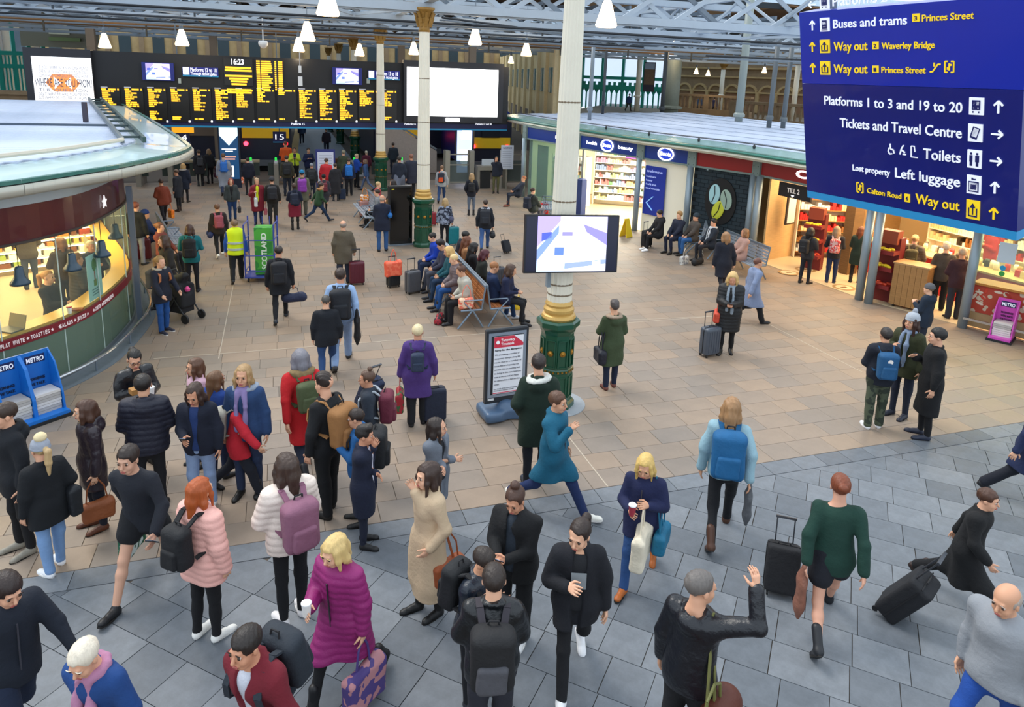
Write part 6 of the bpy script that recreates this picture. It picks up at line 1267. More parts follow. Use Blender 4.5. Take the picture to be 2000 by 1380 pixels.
bench('metal bench against the brick wall right of the chemist', 13.0, 19.5, math.radians(150), 2); bench('metal bench in front of the brick wall, near its right end', 13.05, 17.4, math.radians(176), 4)
bench('back-to-back bench beyond the black panel', 3.2, 26.0, .05, 5, True); bench('bench by the left kiosk side', -3.4, 22.6, .25, 4); bench('bench by the chemist window right of the columns', 10.3, 26.0, math.radians(160), 3)
# blue roll cage with green sack
g0 = G(513, 545); t = thing('roll_cage', 'blue steel roll cage carrying a tall green box', 'trolley', (g0[0], g0[1], 0), math.radians(-8)); BC = M('3a4a9c', .4)
for x in (-.36, .36):
    for y in (-.3, .3): MB().tube([(x, y, .12), (x, y, 1.62 if y > 0 else 1.5)], .02, 6).obj('upright', BC, t)
    for z in (.3, .7, 1.1, 1.5): MB().tube([(x, -.3, z), (x, .3, z)], .014, 6).obj('side_rail', BC, t)
for z in (.3, .7, 1.1): MB().tube([(-.36, -.3, z), (.36, -.3, z)], .014, 6).obj('front_rail', BC, t)
for i in range(5): MB().tube([(-.36+.18*i, .3, .2), (-.36+.18*i, .3, 1.6)], .01, 5).obj('rear_bar', BC, t)
box('deck', (0, 0, .14), (.76, .66, .04), BC, t)
for x in (-.3, .3):
    for y in (-.25, .25): MB().lathe([(.06, -.018), (.06, .018)], n=12).obj('castor', M('181818', .5), t, loc=(x, y, .06), rot=(0, math.pi/2, 0))
bx = thing('green_carton', 'tall green carton standing in the blue roll cage', 'box', (g0[0]+.08, g0[1], .17), math.radians(-8)); box('carton', (0, 0, .62), (.42, .42, 1.22), M('4ca838', .6, kind='patch', scale=3, col2='2f8a34'), bx); bpy.context.view_layer.update()
o = fit('SCOTLAND', M('e8f4e0', .6), None, Matrix.Translation((.08, -.215, .15)) @ Matrix.Rotation(math.pi/2, 4, 'X') @ Matrix.Rotation(math.pi/2, 4, 'Z'), .95, .13, .03); o.parent = bx
# wet floor cone by the chemist
g0 = G(1222, 462); t = thing('wet_floor_sign', 'yellow folding wet floor sign by the chemist door', 'sign', (g0[0], g0[1], 0), .4); YC = M('e8c818', .5)
for s in (-1, 1): MB().slab((-.16, s*.16, 0), (.16, s*.16, 0), (.1, s*.02, .62), (-.1, s*.02, .62), .02).obj('panel', YC, t)
box('hinge', (0, 0, .63), (.2, .06, .04), YC, t)
# ---------------------------------------------------------------- the crowd, nearest rows first
def q(a, b): return (a, b)
# left foreground
a = P('person in navy hooded jacket and black jeans at the left edge, facing left', (48, 1075), 778, 285, 'jacket 10141c', 'slim 0e0e12', 'short 3a2a20', 'shoe 8a8478', 'd d', hood=1, hem=-.18)
a = P('person in grey bobble hat, black coat and cropped blue jeans, seen from behind', (108, 1112), 850, 205, 'coat 0e1218', 'jeans 7a9cc8', 'pony c8a878', 'sneaker f2f2f4', 'd p', hat='9aa0ac e8d4a8', hem=-.24)
shoulder(a, 1, 'tote', 'black leather shoulder bag', '14181e', .95, hcol='14181e', drop=.1)
a = P('person in plum leather parka with brown bobbed hair, facing left', (193, 1028), 775, 280, 'coat 2a2028 leather', 'slim 161a28', 'bob 4a2e20', 'shoe 5a2e18', 'd d', hood=1, hem=-.3)
inhand(a, 0, 'handbag', 'brown leather handbag', '8a4a24', .95)
a = P('person in black leather jacket with glasses, holding a tall white cup and food', (278, 905), 675, 20, 'jacket 14161c leather', 'slim 14161c', 'bun 14110f', 'boot 101010', 'c q', inner='121216', glasses=1, nod=22, look=-10)
cup(a, 0); o = box('food_carton', a['W'] @ Vector(a['AT'][1][2]+np.array([0, .06, .03])), (.16, .12, .07), M('a87840', .6), rz=a['yaw']); tag(o, 'brown food carton held by the person with the tall white cup', 'carton')
a = P('person in navy quilted jacket with purple hood and a fade haircut, seen from behind', (300, 1000), 727, 172, 'puffer 16182a', 'slim 14141a', 'short 1e1612', 'shoe 101014', 'q q', hood=1)
a = P('person in black top and shorts striding towards the lower left with a phone', (292, 1140), 822, 330, 'shirt 1a1e28', 'shorts 101218', 'short 2a1e18', 'shoe 101014', 'o b', 'stride', lean=14, skin='c99a80', phone=0, hem=-.12)
inhand(a, 1, 'tote', 'green and white carrier bag', '12583c', .95, pat='patch:c8d8d4')
a = P('person in pink padded jacket and black leggings with red half-up hair', (408, 1243), 930, 128, 'puffer f0b4a8', 'slim 101014', 'half a8501f', 'sneaker f0eee8', 'd d', hem=-.2, curl=.8)
backpack(a, 'black backpack', '15161a', sz=.98)
a = P('person in cream padded jacket and black leggings with long brown hair', (572, 1208), 885, 200, 'puffer e8d8cc', 'slim 0e0f14', 'long 3c2a20', 'sneaker e8e4e4', 'q q', look=15)
backpack(a, 'mauve backpack with dark zips', '8a5a70', sz=1.12, straps='8a5a70')
a = P('person in pale pink coat with very long brown hair in the queue', (395, 905), 697, 290, 'coat d0a8b8', 'jeans 3a4a6c', 'long 5a3a26', 'boot 181818', 'd d')
a = P('person in royal blue jacket behind the girl with the phone', (432, 930), 722, 120, 'jacket 1c3f88', 'jeans 22304e', 'long 6a4a30', 'shoe 181818', 'd d')
a = P('person in dark navy jacket looking down at a phone, long brown hair', (398, 990), 740, 335, 'jacket 12182a', 'jeans 8aa0c4', 'long 3c281e', 'sneaker e8e8e8', 'd ph', nod=24, phone=1, inner='1a3468')
a = P('person in blue parka with lilac scarf, grey hood and blonde bob', (488, 962), 710, 340, 'jacket 24406a', 'jeans 22304e', 'bob a8865a', 'boot 181818', 'd d', scarf='8a7aa8', hood=1, fur='9aa4b4')
a = P('person in red coat rushing right with sandy hair, blurred in the queue', (470, 962), 788, 75, 'jacket c02030', 'trousers 161a26', 'long 8a6a44', 'boot 101014', 'd o', 'walk', hem=-.2)
backpack(a, 'pale grey rucksack', 'b0aca0', sz=1.1)
a = P('person in red parka with fur hood walking away', (597, 922), 675, 195, 'coat b8141c', 'slim 222a3c', 'bob 7a7880', 'boot 14141a', 'b d', 'walk', hood=1, fur='8a7450', hat=None)
backpack(a, 'olive green round backpack', '4a5434', sz=.9)
a = P('person in black jacket and black trousers with short curly hair, facing left', (642, 1000), 727, 225, 'jacket 101216', 'trousers 0c0d10', 'curly 2a1c16', 'boot 101010', 'd p', hood=1)
backpack(a, 'tan canvas backpack', '96683a', sz=1.15, straps='a87848')
a = P('person in charcoal coat with brown hair in a top bun, facing left', (722, 935), 722, 262, 'coat 2c3440', 'slim 20242c', 'topbun 5a4030', 'boot 141414', 'd d')
backpack(a, 'burgundy backpack with pale grey straps', '6a2438', sz=1.1, straps='a8b0b8')
a = P('young person in teal blue jacket with glasses, facing left', (702, 1020), 802, 262, 'jacket 1c5a94', 'jeans 1c2434', 'short 2c1f18', 'shoe 141414', 'q q', glasses=1, nod=6, h=1.6)
backpack(a, 'large black strapped rucksack', '181a1e', sz=1.3)
a = P('person in long navy overcoat resting chin on hand, facing right', (712, 1062), 845, 78, 'coat 141c34', 'slim 1a2034', 'quiff 1a1412', 'shoe 101012', 'x ch', inner='d8d8e8', hem=-.38)
a = P('person in grey blazer coat with long dark hair, looking right', (850, 1040), 838, 55, 'coat 6e7580', 'slim 141820', 'long 2a1e18', 'boot 141414', 'x x', inner='14161c', hem=-.36, look=20)
a = P('person in long beige belted coat with hand at mouth, long brown hair', (835, 1195), 903, 300, 'long ccb292', 'slim 101010', 'long 3a2820', 'boot 0e0e10', 'p ch', hem=-.66, flare=.03)
shoulder(a, 0, 'handbag', 'tan brown leather bag', '9a4c22', 1.0, drop=.42, out=.2, back=-.12)
a = P('person in black biker jacket with a brown topknot, using a phone', (1000, 1245), 942, 335, 'jacket 101114', 'trousers 101114', 'topbun 4a3024', 'sneaker e8e8e8', 'ph ph', inner='28323e', nod=20, phone=1, wide=1.14, hem=-.16)
a = P('person in black zip jacket and leggings walking towards the camera in white trainers', (1115, 1325), 985, 5, 'jacket 14161e', 'slim 101116', 'pony 2c1e18', 'sneaker f0f0f2', 'd q', 'walk', inner='16181e', hem=-.2, nod=14, look=-25)
box('shirt_print', tuple(a['T'](0, .135, .3)), (.13, .012, .15), M('8a9094', .7), a['root'])
a = P('smiling person in navy jacket with cropped brown hair, leaning right', (918, 1362), 1058, 55, 'jacket 16202e leather', 'slim 14161c', 'short 2e241e', 'sneaker 22262e', 'p x', lean=8, nod=10, scarf=None)
backpack(a, 'black backpack', '16181c', sz=1.1)
a = P('person in black leather jacket seen from behind, nearest in the middle', (966, 1105), None, 182, 'jacket 15181c leather', 'trousers 23242e', 'short 2c211b', 'shoe 14141a', 'q q', at='head', h=1.76)
backpack(a, 'black and grey backpack', '17171a', col2='4a4a50', sz=1.15, straps='332f36')
a = P('person in black rain jacket raising one hand, grey cropped hair and glasses', (1368, 1115), None, 158, 'jacket 13161e leather', 'trousers 15161a', 'short 6a6460', 'shoe 14141a', 'd r', at='head', h=1.8, glasses=1, hood=1, look=-35)
b = shoulder(a, 1, 'duffel', 'brown leather travel bag on an olive strap', '5a2818', 1.25, drop=.42, out=.24, back=-.12, hcol='6a6a38')
a = P('person in magenta quilted coat with blonde hair walking with a white cup', (668, 1022), None, 315, 'pufflong 8c1c66', 'slim 101014', 'bob d8b878', 'boot 101014', 'd c', 'walk', at='head', h=1.68, nod=15)
cup(a, 1); inhand(a, 0, 'tote', 'purple striped carrier bag', '4a3a78', 1.1, pat='patch:b07a80')
a = P('person in maroon jacket over a white shirt rushing left at the bottom', (515, 1172), None, 315, 'jacket 6e1424', 'trousers 181820', 'short 241c18', 'shoe 14141a', 'f b', 'walk', at='head', h=1.8, inner='c8ccd8', lean=14)
backpack(a, 'dark slate backpack', '222a34', sz=1.1)
a = P('person in blue coat with white-blonde hair at the bottom left', (195, 1195), None, 318, 'jacket 16407c', 'jeans 22304e', 'short e4d8c4', 'shoe 14141a', 'f b', 'walk', at='head', h=1.66, nod=20, lean=12, scarf='b07a98')
a = P('person in dark navy jacket swinging an arm, cut by the left edge', (-6, 1090), None, 20, 'jacket 121a28', 'trousers 16223a', 'short 2a1c18', 'shoe 14141a', 'o b', 'walk', at='head', h=1.76, nod=20)
a = P('bald bearded person in pale grey hooded top and blue jeans at the right edge', (1990, 1120), None, 335, 'sweater 8e9298', 'jeans 1c4a9c', 'bald a89a90', 'shoe 14141a', 'd d', 'walk', at='head', h=1.76, wide=1.2, nod=12)
a = P('person in green sweater and black shorts running away, red-brown hair', (1605, 1225), 903, 190, 'sweater 11382e', 'shorts 12141e', 'bun 7a3c20', 'boot 16181e', 'b b', 'stride', skin='d09a80', lean=8, hem=-.12, h=1.72)
suitcase('black cabin suitcase pulled by the person in green sweater and shorts', G(1522, 1160), a['yaw'], '1a1a1e', .82, tilt=-12, hard=False)
inhand(a, 0, 'jacket', 'folded tan and maroon coat', '8a5a48', .9, where=' carried by the ')
a = P('person in long black coat pulling a black suitcase towards the right', (1868, 1175), 920, 82, 'long 0e0f12', 'trousers 101014', 'short 4a2c1c', 'boot 2c1812', 'b f', 'stride', hem=-.5, lean=8)
suitcase('black wheeled suitcase trailing behind the person in long black coat', G(1728, 1190), a['yaw']+math.pi, '14161c', .95, tilt=32, hard=False)
a = P('person in navy coat walking off past the right edge', (1990, 985), None, 100, 'coat 16244a', 'trousers 141824', 'short 2c2018', 'shoe 14141a', 'f b', 'walk', h=1.75)
a = P('person in pale blue sweater with long sandy hair walking away', (1402, 1045), 765, 185, 'sweater 8fb0bc', 'slim 0e1016', 'wild a07850', 'boot 4a2c1c', 'd b', 'walk')
backpack(a, 'bright teal rucksack', '0c5a8c', sz=1.25)
inhand(a, 1, 'jacket', 'grey folded coat', '5a5c60', .8, where=' carried by the '); 
a = P('blonde person in navy coat holding a cup and a cream cotton bag', (1245, 1130), 866, 350, 'jacket 182048', 'jeans 24487c', 'long d8b468', 'shoe a85a20', 'q c', 'walk', hem=-.2, nod=18)
cup(a, 1, 'a03040'); b = inhand(a, 0, 'tote', 'cream cotton tote bag', 'e8dcc4', 1.1, dz=0); shoulder(a, 0, 'handbag', 'teal shoulder bag', '0f6a8c', 1.0, drop=.3)
a = P('person in teal parka and blue jeans walking right in white trainers', (1075, 1000), 745, 65, 'coat 0f5c78', 'jeans 1a2c58', 'short 5a3c2a', 'sneaker f0ece0', 'd q', 'stride', hem=-.3, legph=-1)
a = P('person in dark green hooded coat reading the poster stand, seen from behind', (1042, 942), 690, 188, 'coat 16291e', 'slim 10141e', 'short 2a1e1a', 'shoe 202a3c', 'p p', hood=1, fur='d8d8d0')
# middle of the hall
a = P('person in purple hooded coat with pale blonde hair, seen from behind', (815, 828), 633, 180, 'coat 4c3278', 'trousers 16181e', 'short e4d0a4', 'boot 14141a', 'h h', hood=1, hem=-.38)
backpack(a, 'small navy leather backpack', '28344c', sz=.74)
suitcase('navy soft suitcase standing right of the person in purple coat', G(848, 822), a['yaw']+.2, '1c2438', .85, handle=False, hard=False); inhand(a, 0, 'tote', 'red and green floral carrier bag', '98202c', .9, pat='patch:2c5a34')
a = P('person in black leather jacket and blue jeans walking away past the trolley', (640, 735), 572, 182, 'jacket 11161f', 'jeans 22406c', 'short 4a4642', 'shoe 14141a', 'd d', 'walk', wide=1.12, hem=-.16)
suitcase('dark blue wheeled case pulled across the hall behind the man in black leather', G(712, 790), .5, '1c2a48', .85, tilt=28, hard=False)
a = P('person in pale blue shirt and light jeans walking away', (668, 712), 515, 178, 'shirt 93aed4', 'jeans 8aa4cc', 'short 3a2a22', 'shoe 28282c', 'd b', 'walk')
backpack(a, 'black sports backpack', '161a22', sz=1.2); inhand(a, 1, 'jacket', 'black leather jacket', '14161c', 1.0, dz=.25, where=' carried by the ')
a = P('person in black coat and leggings walking away with a navy holdall', (549, 626), 475, 178, 'jacket 13161e', 'slim 12141a', 'short 2a2220', 'shoe 18202c', 'd h', 'walk', hem=-.22)
backpack(a, 'plain black backpack', '12141c', sz=1.15); inhand(a, 1, 'duffel', 'navy holdall', '1a2444', .85, rz=a['yaw'])
a = P('person in khaki tweed coat with bald crown, pulling a burgundy suitcase', (672, 553), 430, 178, 'coat 5c5446', 'trousers 2a3244', 'bald 8a8078', 'shoe 181818', 'd h', scarf=None, wide=1.08)
suitcase('burgundy hard suitcase standing beside the person in khaki coat', G(697, 555), a['yaw']+.2, '5c1a2c', .92)
a = P('worker in yellow high-visibility vest beside the roll cage, seen from behind', (464, 549), 425, 178, 'jacket 1c50a8', 'trousers 12141a', 'short 7a6048', 'shoe 14141a', 'd d', 'walk', hem=-.04)
f = F().frame(a['RT'], a['O']); s = a['s']; f.cone((0, 0, -.04), (0, 0, .16), .186, .176, .05, (1.12, .9, 1)).cone((0, 0, .16), (0, .0, .42), .176, .186, .05, (1.12, .92, 1)).cone((-.11, 0, .455), (.11, 0, .455), .10, .10, .05).cut((0, 0, -1), -(a['O'][2]-.1)); link('safety_vest', f.mesh('safety_vest', .02), M('d8f010', .7), a['root'])
for z in (.04, .2): MB().lathe([(.205, z), (.206, z+.05)], n=20).obj('reflective_band', M('b8c4c8', .3), a['root'], loc=tuple(a['O']), scale=(1.06, .9, 1))
a = P('person with fur-trimmed navy parka and grey backpack pushing a pushchair', (322, 648), 498, 40, 'jacket 181c2c', 'jeans 1c4c8c', 'pony a07c50', 'sneaker 2a2a38', 'f f', hood=1, fur='b0a898', legph=1, hem=-.2)
backpack(a, 'grey backpack with orange edges', '4a4a4c', sz=1.0, straps='a8643a')
g0 = G(358, 622); t = thing('pushchair', 'black pushchair with a pink toy in front of the person in fur-trimmed parka', 'pushchair', (g0[0], g0[1], 0), a['yaw'])
f = F(); f.box((0, 0, .55), (.13, .16, .2), .06, .04).cone((0, -.12, .8), (0, .12, .95), .17, .1, .05); f.ell((0, .26, .78), (.16, .16, .2), .05, op=-1); link('seat', f.mesh('seat', .02), M('17181c', .8), t)
for s_ in (-.2, .2): MB().tube([(s_, .3, .1), (s_, 0, .5), (s_, -.35, 1.02)], .016, 6).tube([(s_, -.25, .1), (s_, .05, .55)], .016, 6).obj('frame_tube', M('2a2c30', .4, .5), t)
MB().tube([(-.2, -.35, 1.02), (.2, -.35, 1.02)], .02, 6).obj('push_handle', M('141414', .6), t); MB().lathe([(.05, 0), (.06, .05), (.02, .1)], n=10).obj('pink_toy', M('e04c8c', .5), t, loc=(.02, .2, .66)); box('basket', (0, -.05, .25), (.34, .4, .14), M('1c1c20', .8), t)
for x, y in ((-.22, .3), (.22, .3), (-.22, -.25), (.22, -.25)): MB().lathe([(.1, -.02), (.1, .02)], n=16).obj('wheel', M('141416', .6), t, loc=(x, y, .1), rot=(0, math.pi/2, 0))
a = P('person in teal jacket with a black rucksack, seen from behind near the kiosk', (378, 570), 437, 172, 'jacket 0c6a72', 'slim 14141c', 'bob 4a3028', 'boot 14141a', 'q q', hood=1); backpack(a, 'black rucksack', '15171c', sz=1.1)
a = P('person in black jacket hurrying left near the kiosk post', (335, 600), 452, 300, 'jacket 2a2624', 'trousers 2a2422', 'long 4a3428', 'boot 14141a', 'f b', 'walk')
a = P('person in brown and black jacket with a pink backpack, seen from behind', (430, 500), 394, 185, 'jacket 2a2220', 'slim 12141a', 'short 6a4a34', 'sneaker e8e8e8', 'd d', 'walk'); backpack(a, 'dusty pink backpack', '9a4a58', sz=.95); inhand(a, 0, 'duffel', 'navy and coral bag', '1c2c5c', .7, dz=.2)
a = P('person in rust brown jacket walking away left of the crowd', (322, 438), 345, 200, 'jacket 7a3420', 'slim 1c1a20', 'short 3a2820', 'shoe 181818', 'q d', 'walk'); inhand(a, 1, 'tote', 'bright orange carrier bag', 'f07818', .85, pat='patch:f8a030')
a = P('person in dark overcoat left of the rust brown jacket', (350, 412), 330, 240, 'coat 22242c', 'slim 1a1a20', 'short 5a4434', 'boot 3a2418', 'd d'); a = P('person in navy coat with blonde hair and light hood', (362, 395), 318, 160, 'coat 1a2234', 'slim 1a1a20', 'bob b08c58', 'boot 2c2018', 'd d', fur='a8a098')
a = P('person in dark coat with a grey bag near the left gates', (392, 363), 292, 190, 'coat 1c1c22', 'slim 14141a', 'short 4a3828', 'boot 101014', 'd d'); backpack(a, 'grey leather bag', '34363c', sz=.9)
a = P('person in black jacket with a plum bag near the left gates', (411, 358), 290, 190, 'jacket 1c1a22', 'slim 14141a', 'bob 8a6a48', 'boot 101014', 'd d'); inhand(a, 1, 'handbag', 'plum bag', '5a2a44', .9)
a = P('person in pale grey coat with a bright blue backpack', (440, 380), 296, 180, 'long 8a909c', 'jeans 22304e', 'short 6a4a34', 'shoe 14141a', 'd d', 'walk'); backpack(a, 'bright blue backpack', '2a6cc0', sz=.95)
a = P('person in black jacket at the gates with an orange and white bag', (487, 380), 307, 180, 'jacket 14182a', 'slim 14141a', 'short 2a221e', 'shoe 101014', 'd d'); inhand(a, 0, 'tote', 'orange and white bag', 'e86a30', .7, dz=.2, pat='patch:e8ecf0')
a = P('person with red hair in grey-green jacket, facing the camera', (455, 430), 347, 0, 'jacket 3c4446', 'jeans 1c3c6c', 'long 8a3c30', 'boot 14141a', 'd d', inner='12141a'); inhand(a, 0, 'handbag', 'grey handbag', '2a2a30', .8)
a = P('person in crimson coat over a bright yellow top, facing the camera', (505, 437), 346, 0, 'coat 7c1c2c', 'jeans 1c2c54', 'short c0a480', 'boot 14141a', 'd q', inner='d8e020', hem=-.42); inhand(a, 1, 'tote', 'white carrier bag', 'd8dce0', .85); inhand(a, 0, 'handbag', 'rose handbag', 'b05a68', .8)
a = P('person in dark jacket and beanie beside the crimson coat, seen from behind', (534, 437), 345, 180, 'jacket 24221f', 'trousers 2c2c2c', 'short 2a2622', 'shoe 101014', 'd d', hat='3a3a3e'); backpack(a, 'large charcoal backpack', '20222a', sz=1.15)
a = P('person in navy jacket and red tartan skirt, seen from behind', (577, 448), 357, 180, 'jacket 141c34', 'skirt 7a1830', 'short 4a342c', 'boot 14141a', 'q q', skin='16161c'); backpack(a, 'dark blue school backpack', '1a2238', sz=1.0)
a = P('person in olive coat and teal beanie, seen from behind', (592, 420), 332, 180, 'coat 6a6a58', 'trousers 5a5a50', 'short 2a2622', 'boot 14141a', 'd d', hat='1478a8'); backpack(a, 'vivid purple backpack', '8a3aa4', sz=1.15)
a = P('person in forest green fur-hooded coat running right', (622, 432), 350, 110, 'jacket 2a4a2c', 'jeans 1c3454', 'short 3a2a20', 'sneaker 2a2a30', 'b f', 'stride', fur='a87848', lean=14)
a = P('person in grey coat with a maroon bag behind the green coat', (634, 415), 338, 185, 'coat 34343c', 'slim 22242c', 'short 22201e', 'shoe 101014', 'd d', 'walk', hat='1c1c20'); backpack(a, 'maroon shoulder satchel', '6a2430', sz=.9)
a = P('person in olive brown jacket at the gates, seen from behind', (562, 382), 303, 180, 'jacket 3c3a2c', 'jeans 1c2434', 'short 3a2c24', 'shoe 101014', 'd d'); backpack(a, 'black ridged backpack', '1c1f24', sz=1.15)
a = P('worker in orange high-visibility vest beyond the gates', (560, 352), 274, 185, 'jacket f06428', 'trousers 1a2440', 'short 7a3c24', 'shoe 101014', 'q q', hem=-.05)
a = P('worker in yellow vest facing the camera at the gates', (577, 357), 287, 0, 'jacket d0e838', 'trousers 14161c', 'short 3a2c24', 'shoe 101014', 'q q', inner='1c2440', hem=-.05)
a = P('person in navy uniform beside the framed notice', (604, 358), 288, 10, 'jacket 142048', 'trousers 121a30', 'short 3a2820', 'shoe 101014', 'q q'); a = P('person in charcoal hooded jacket before the framed notice', (610, 388), 318, 180, 'jacket 2c3034', 'jeans 1c2434', 'short 8a8f98', 'shoe 101014', 'd d', hood=1); backpack(a, 'dark grey rucksack', '24282c', sz=1.1)
a = P('person in bright red hooded coat at the gates', (638, 385), 306, 160, 'pufflong c01424', 'slim 22242c', 'short 4a3428', 'shoe 101014', 'd d', 'walk'); a = P('person in long dark grey overcoat waiting in line', (656, 392), 318, 180, 'long 24242a', 'slim 22242c', 'short 3a2c24', 'shoe 101014', 'd h')
suitcase('navy suitcase beside the person in long dark grey overcoat', G(668, 390), .3, '1c2a44', .7, hard=False)
a = P('person in olive cap-sleeved coat near the third column', (672, 370), 292, 185, 'jacket 3a4430', 'jeans 1c2434', 'short 8a8470', 'shoe 101014', 'd d'); a = P('person in navy jacket carrying a sky blue backpack', (682, 382), 308, 180, 'jacket 1a2846', 'jeans 14161c', 'short 3a2c24', 'boot 101014', 'd d'); backpack(a, 'sky blue backpack', '1c70c4', sz=1.15)
a = P('worker in blue and yellow jacket beside the sky blue backpack', (697, 366), 300, 120, 'jacket 1c4cb0', 'trousers 14161c', 'short c8b490', 'shoe 101014', 'q q'); a = P('person in maroon jacket behind the third column', (716, 352), 295, 180, 'jacket 5a1c34', 'jeans 1c2434', 'short c8c0b0', 'shoe 101014', 'd d'); a = P('person in pale denim jacket left of the third column', (716, 372), 308, 260, 'jacket 34507c', 'jeans 5a6a8c', 'bob 6a5040', 'shoe 101014', 'd d', 'walk')
a = P('person in tan coat and white hat near the notice', (652, 365), 297, 180, 'jacket 5a3c1c', 'jeans 1c2434', 'short 2a2622', 'shoe 101014', 'd d', hat='d8d0c4'); 
a = P('person in dark top and grey skirt right of the third column', (780, 388), 300, 180, 'jacket 1c2434', 'skirt 6a7080', 'short 2a2622', 'boot 101014', 'd d', 'walk'); a = P('person in slate coat just left of the second column', (803, 385), 298, 190, 'coat 2c3040', 'slim 1a1c24', 'short 8a5a48', 'boot 101014', 'd d'); a = P('person far off beyond the gates right of the third column', (768, 340), 278, 180, 'jacket 24303c', 'jeans 1c2434', 'short 3a2c24', 'shoe 101014', 'd d')
a = P('person in grey hooded jacket with jeans right of the second column', (862, 395), 320, 175, 'jacket a0a4a8', 'jeans 24406c', 'short 7a5a40', 'shoe 101014', 'd d', 'walk', hood=1); backpack(a, 'navy and orange backpack', '222838', col2='d8501c', sz=1.05)
a = P('person in black jacket and grey jeans with long fair hair, hands on hips', (920, 420), 337, 180, 'jacket 181c28', 'slim 5a6678', 'long a88860', 'boot 14141a', 'p p'); backpack(a, 'small black backpack', '14161c', sz=.85)
a = P('person in navy jacket and khaki trousers on the phone, facing the camera', (968, 377), 304, 0, 'jacket 1a2030', 'slim 5c5a38', 'short 14110f', 'boot 2a2420', 'd ch'); 
a = P('person in patterned navy jacket beside the second column, seen from behind', (868, 480), 386, 180, 'jacket 2a3040 patch 8a94a8 12', 'slim 14161c', 'bob b09468', 'boot 14141a', 'd d'); shoulder(a, 1, 'duffel', 'grey-purple bag', '4a4c68', .7, drop=.2); suitcase('teal suitcase in front of the person in patterned jacket', G(884, 478), .2, '0c7a84', .9, handle=False)
suitcase('dark red suitcase right of the second column', G(843, 440), .1, '8a1c2c', .75)
a = P('person in black jacket with white hood and blue jeans, walking away', (946, 488), 386, 180, 'jacket 1a1e28', 'jeans 3c5c90', 'short 3a2a22', 'shoe 14141a', 'd d', 'walk', hood=1, fur='c8ccd8'); backpack(a, 'slate black backpack', '1e222c', sz=1.15); inhand(a, 1, 'duffel', 'black holdall', '16181e', .75)
suitcase('small black wheeled case tilted on the open floor', G(992, 494), .5, '181c26', .62, tilt=-22, hard=False)
a = P('person in navy coat and blue jeans left of the black panel', (747, 490), 380, 180, 'coat 161e34', 'jeans 2c5488', 'bald a89888', 'shoe 14141a', 'q q', wide=1.1, hem=-.26); shoulder(a, 1, 'duffel', 'bright blue bag', '1c6cb8', .62, drop=.12)
a = P('person in dark green coat half hidden behind the black panel', (783, 468), 372, 150, 'coat 1c2c30', 'slim 14161c', 'long 8a6a40', 'boot 14141a', 'd d')
a = P('person in black standing by the kiosk post, seen from behind', (273, 517), 393, 150, 'jacket 14161c', 'jeans 8a8c98', 'short 8a4c34', 'shoe 22262c', 'd d'); suitcase('burgundy upright suitcase by the kiosk post', G(281, 508), .2, '5a141e', .95, handle=False)
a = P('person seated near the kiosk in blue beanie', (290, 470), None, 80, 'jacket 1c2c54', 'jeans 1c2c4c', 'short 2a2622', 'shoe 14141a', 'lap lap', 'sit', at='seat', hat='1c3470'); a = P('person seated near the kiosk with reddish hair', (318, 500), None, 60, 'jacket 7a3c34', 'slim 1c1c24', 'bun 7a4c30', 'shoe 14141a', 'lap lap', 'sit', at='seat')
# seated group in mid hall
DB = [  # (side, y along the bench, colours)
 (-1, 17.9, 'person in bright blue jacket leaning forward at the far end of the bench', 'jacket 0c3cae', 'jeans 1c2c4c', 'short 1c1512', 14), (-1, 17.0, 'person in grey top with dark curly hair on the left bench', 'jacket 34364a', 'jeans 4a4c58', 'curly 22181a', 10),
 (-1, 16.3, 'blonde person in teal jacket on the left bench', 'jacket 14505c', 'jeans 1c3450', 'bob d8b070', 8), (-1, 15.55, 'person in taupe padded coat with fur hood on the left bench', 'puffer 6a5c60', 'jeans 1c4c88', 'short e0c088', 12), (-1, 14.6, 'person in cream sweater at the near end of the left bench', 'sweater b8b4a8', 'trousers 121218', 'topbun 5a3a2c', 18),
 (1, 18.0, 'person in dark jacket and headphones on the right bench', 'jacket 22242e', 'slim 14161c', 'short 14110f', 20), (1, 17.3, 'person in camel coat with auburn hair on the right bench', 'jacket a87850', 'slim 14161c', 'long 6a3c24', 8), (1, 16.6, 'person in black with straight black hair on the right bench', 'jacket 121218', 'slim 14161c', 'long 1c1616', 8),
 (1, 15.9, 'person in dark green coat with maroon hair on the right bench', 'jacket 1a201c', 'trousers 3a4438', 'bob 4a1420', 16), (1, 14.7, 'person in navy jacket and jeans at the near end of the right bench', 'jacket 14284c', 'jeans 1c3c68', 'short a06a40', 4)]
for s_, y, w_, top, bot, hr, ln in DB:
    x = 4.12+s_*.30; v = nrm(-np.array([x, y])); face = math.degrees(math.atan2(s_*1*v[1]*-1, s_*v[0])) if False else None
    fw = np.array([s_, 0.]); rt_ = np.array([-v[1], v[0]]); face = math.degrees(math.atan2(fw@rt_, fw@v))
    a = P(w_, (x, y), None, face, top, bot, hr, 'sneaker c8ccd4' if y == 14.7 else 'boot 14141a', 'lap lap', 'sit', at='xy', lean=-6+ln, nod=14, fur='8a7860' if 'fur' in w_ else None, wide=1.15 if 'cream' in w_ else 1, h=1.68, phone=1 if 'cream' in w_ or 'camel' in w_ else None, hood=1 if 'bright' in w_ else None)
a = P('person in navy coat sitting apart right of the near bench end', (986, 590), None, 75, 'jacket 182040', 'slim 14161c', 'long 4a3428', 'boot 14141a', 'ph ph', 'sit', at='seat', lean=8, nod=15)
v_ = lambda *p: G(*p)
suitcase('grey hard suitcase left of the seated group', v_(806, 572), .35, '55565c', .88); suitcase('black and green suitcase under an orange carrier bag', v_(768, 560), .3, '24262a', .8)
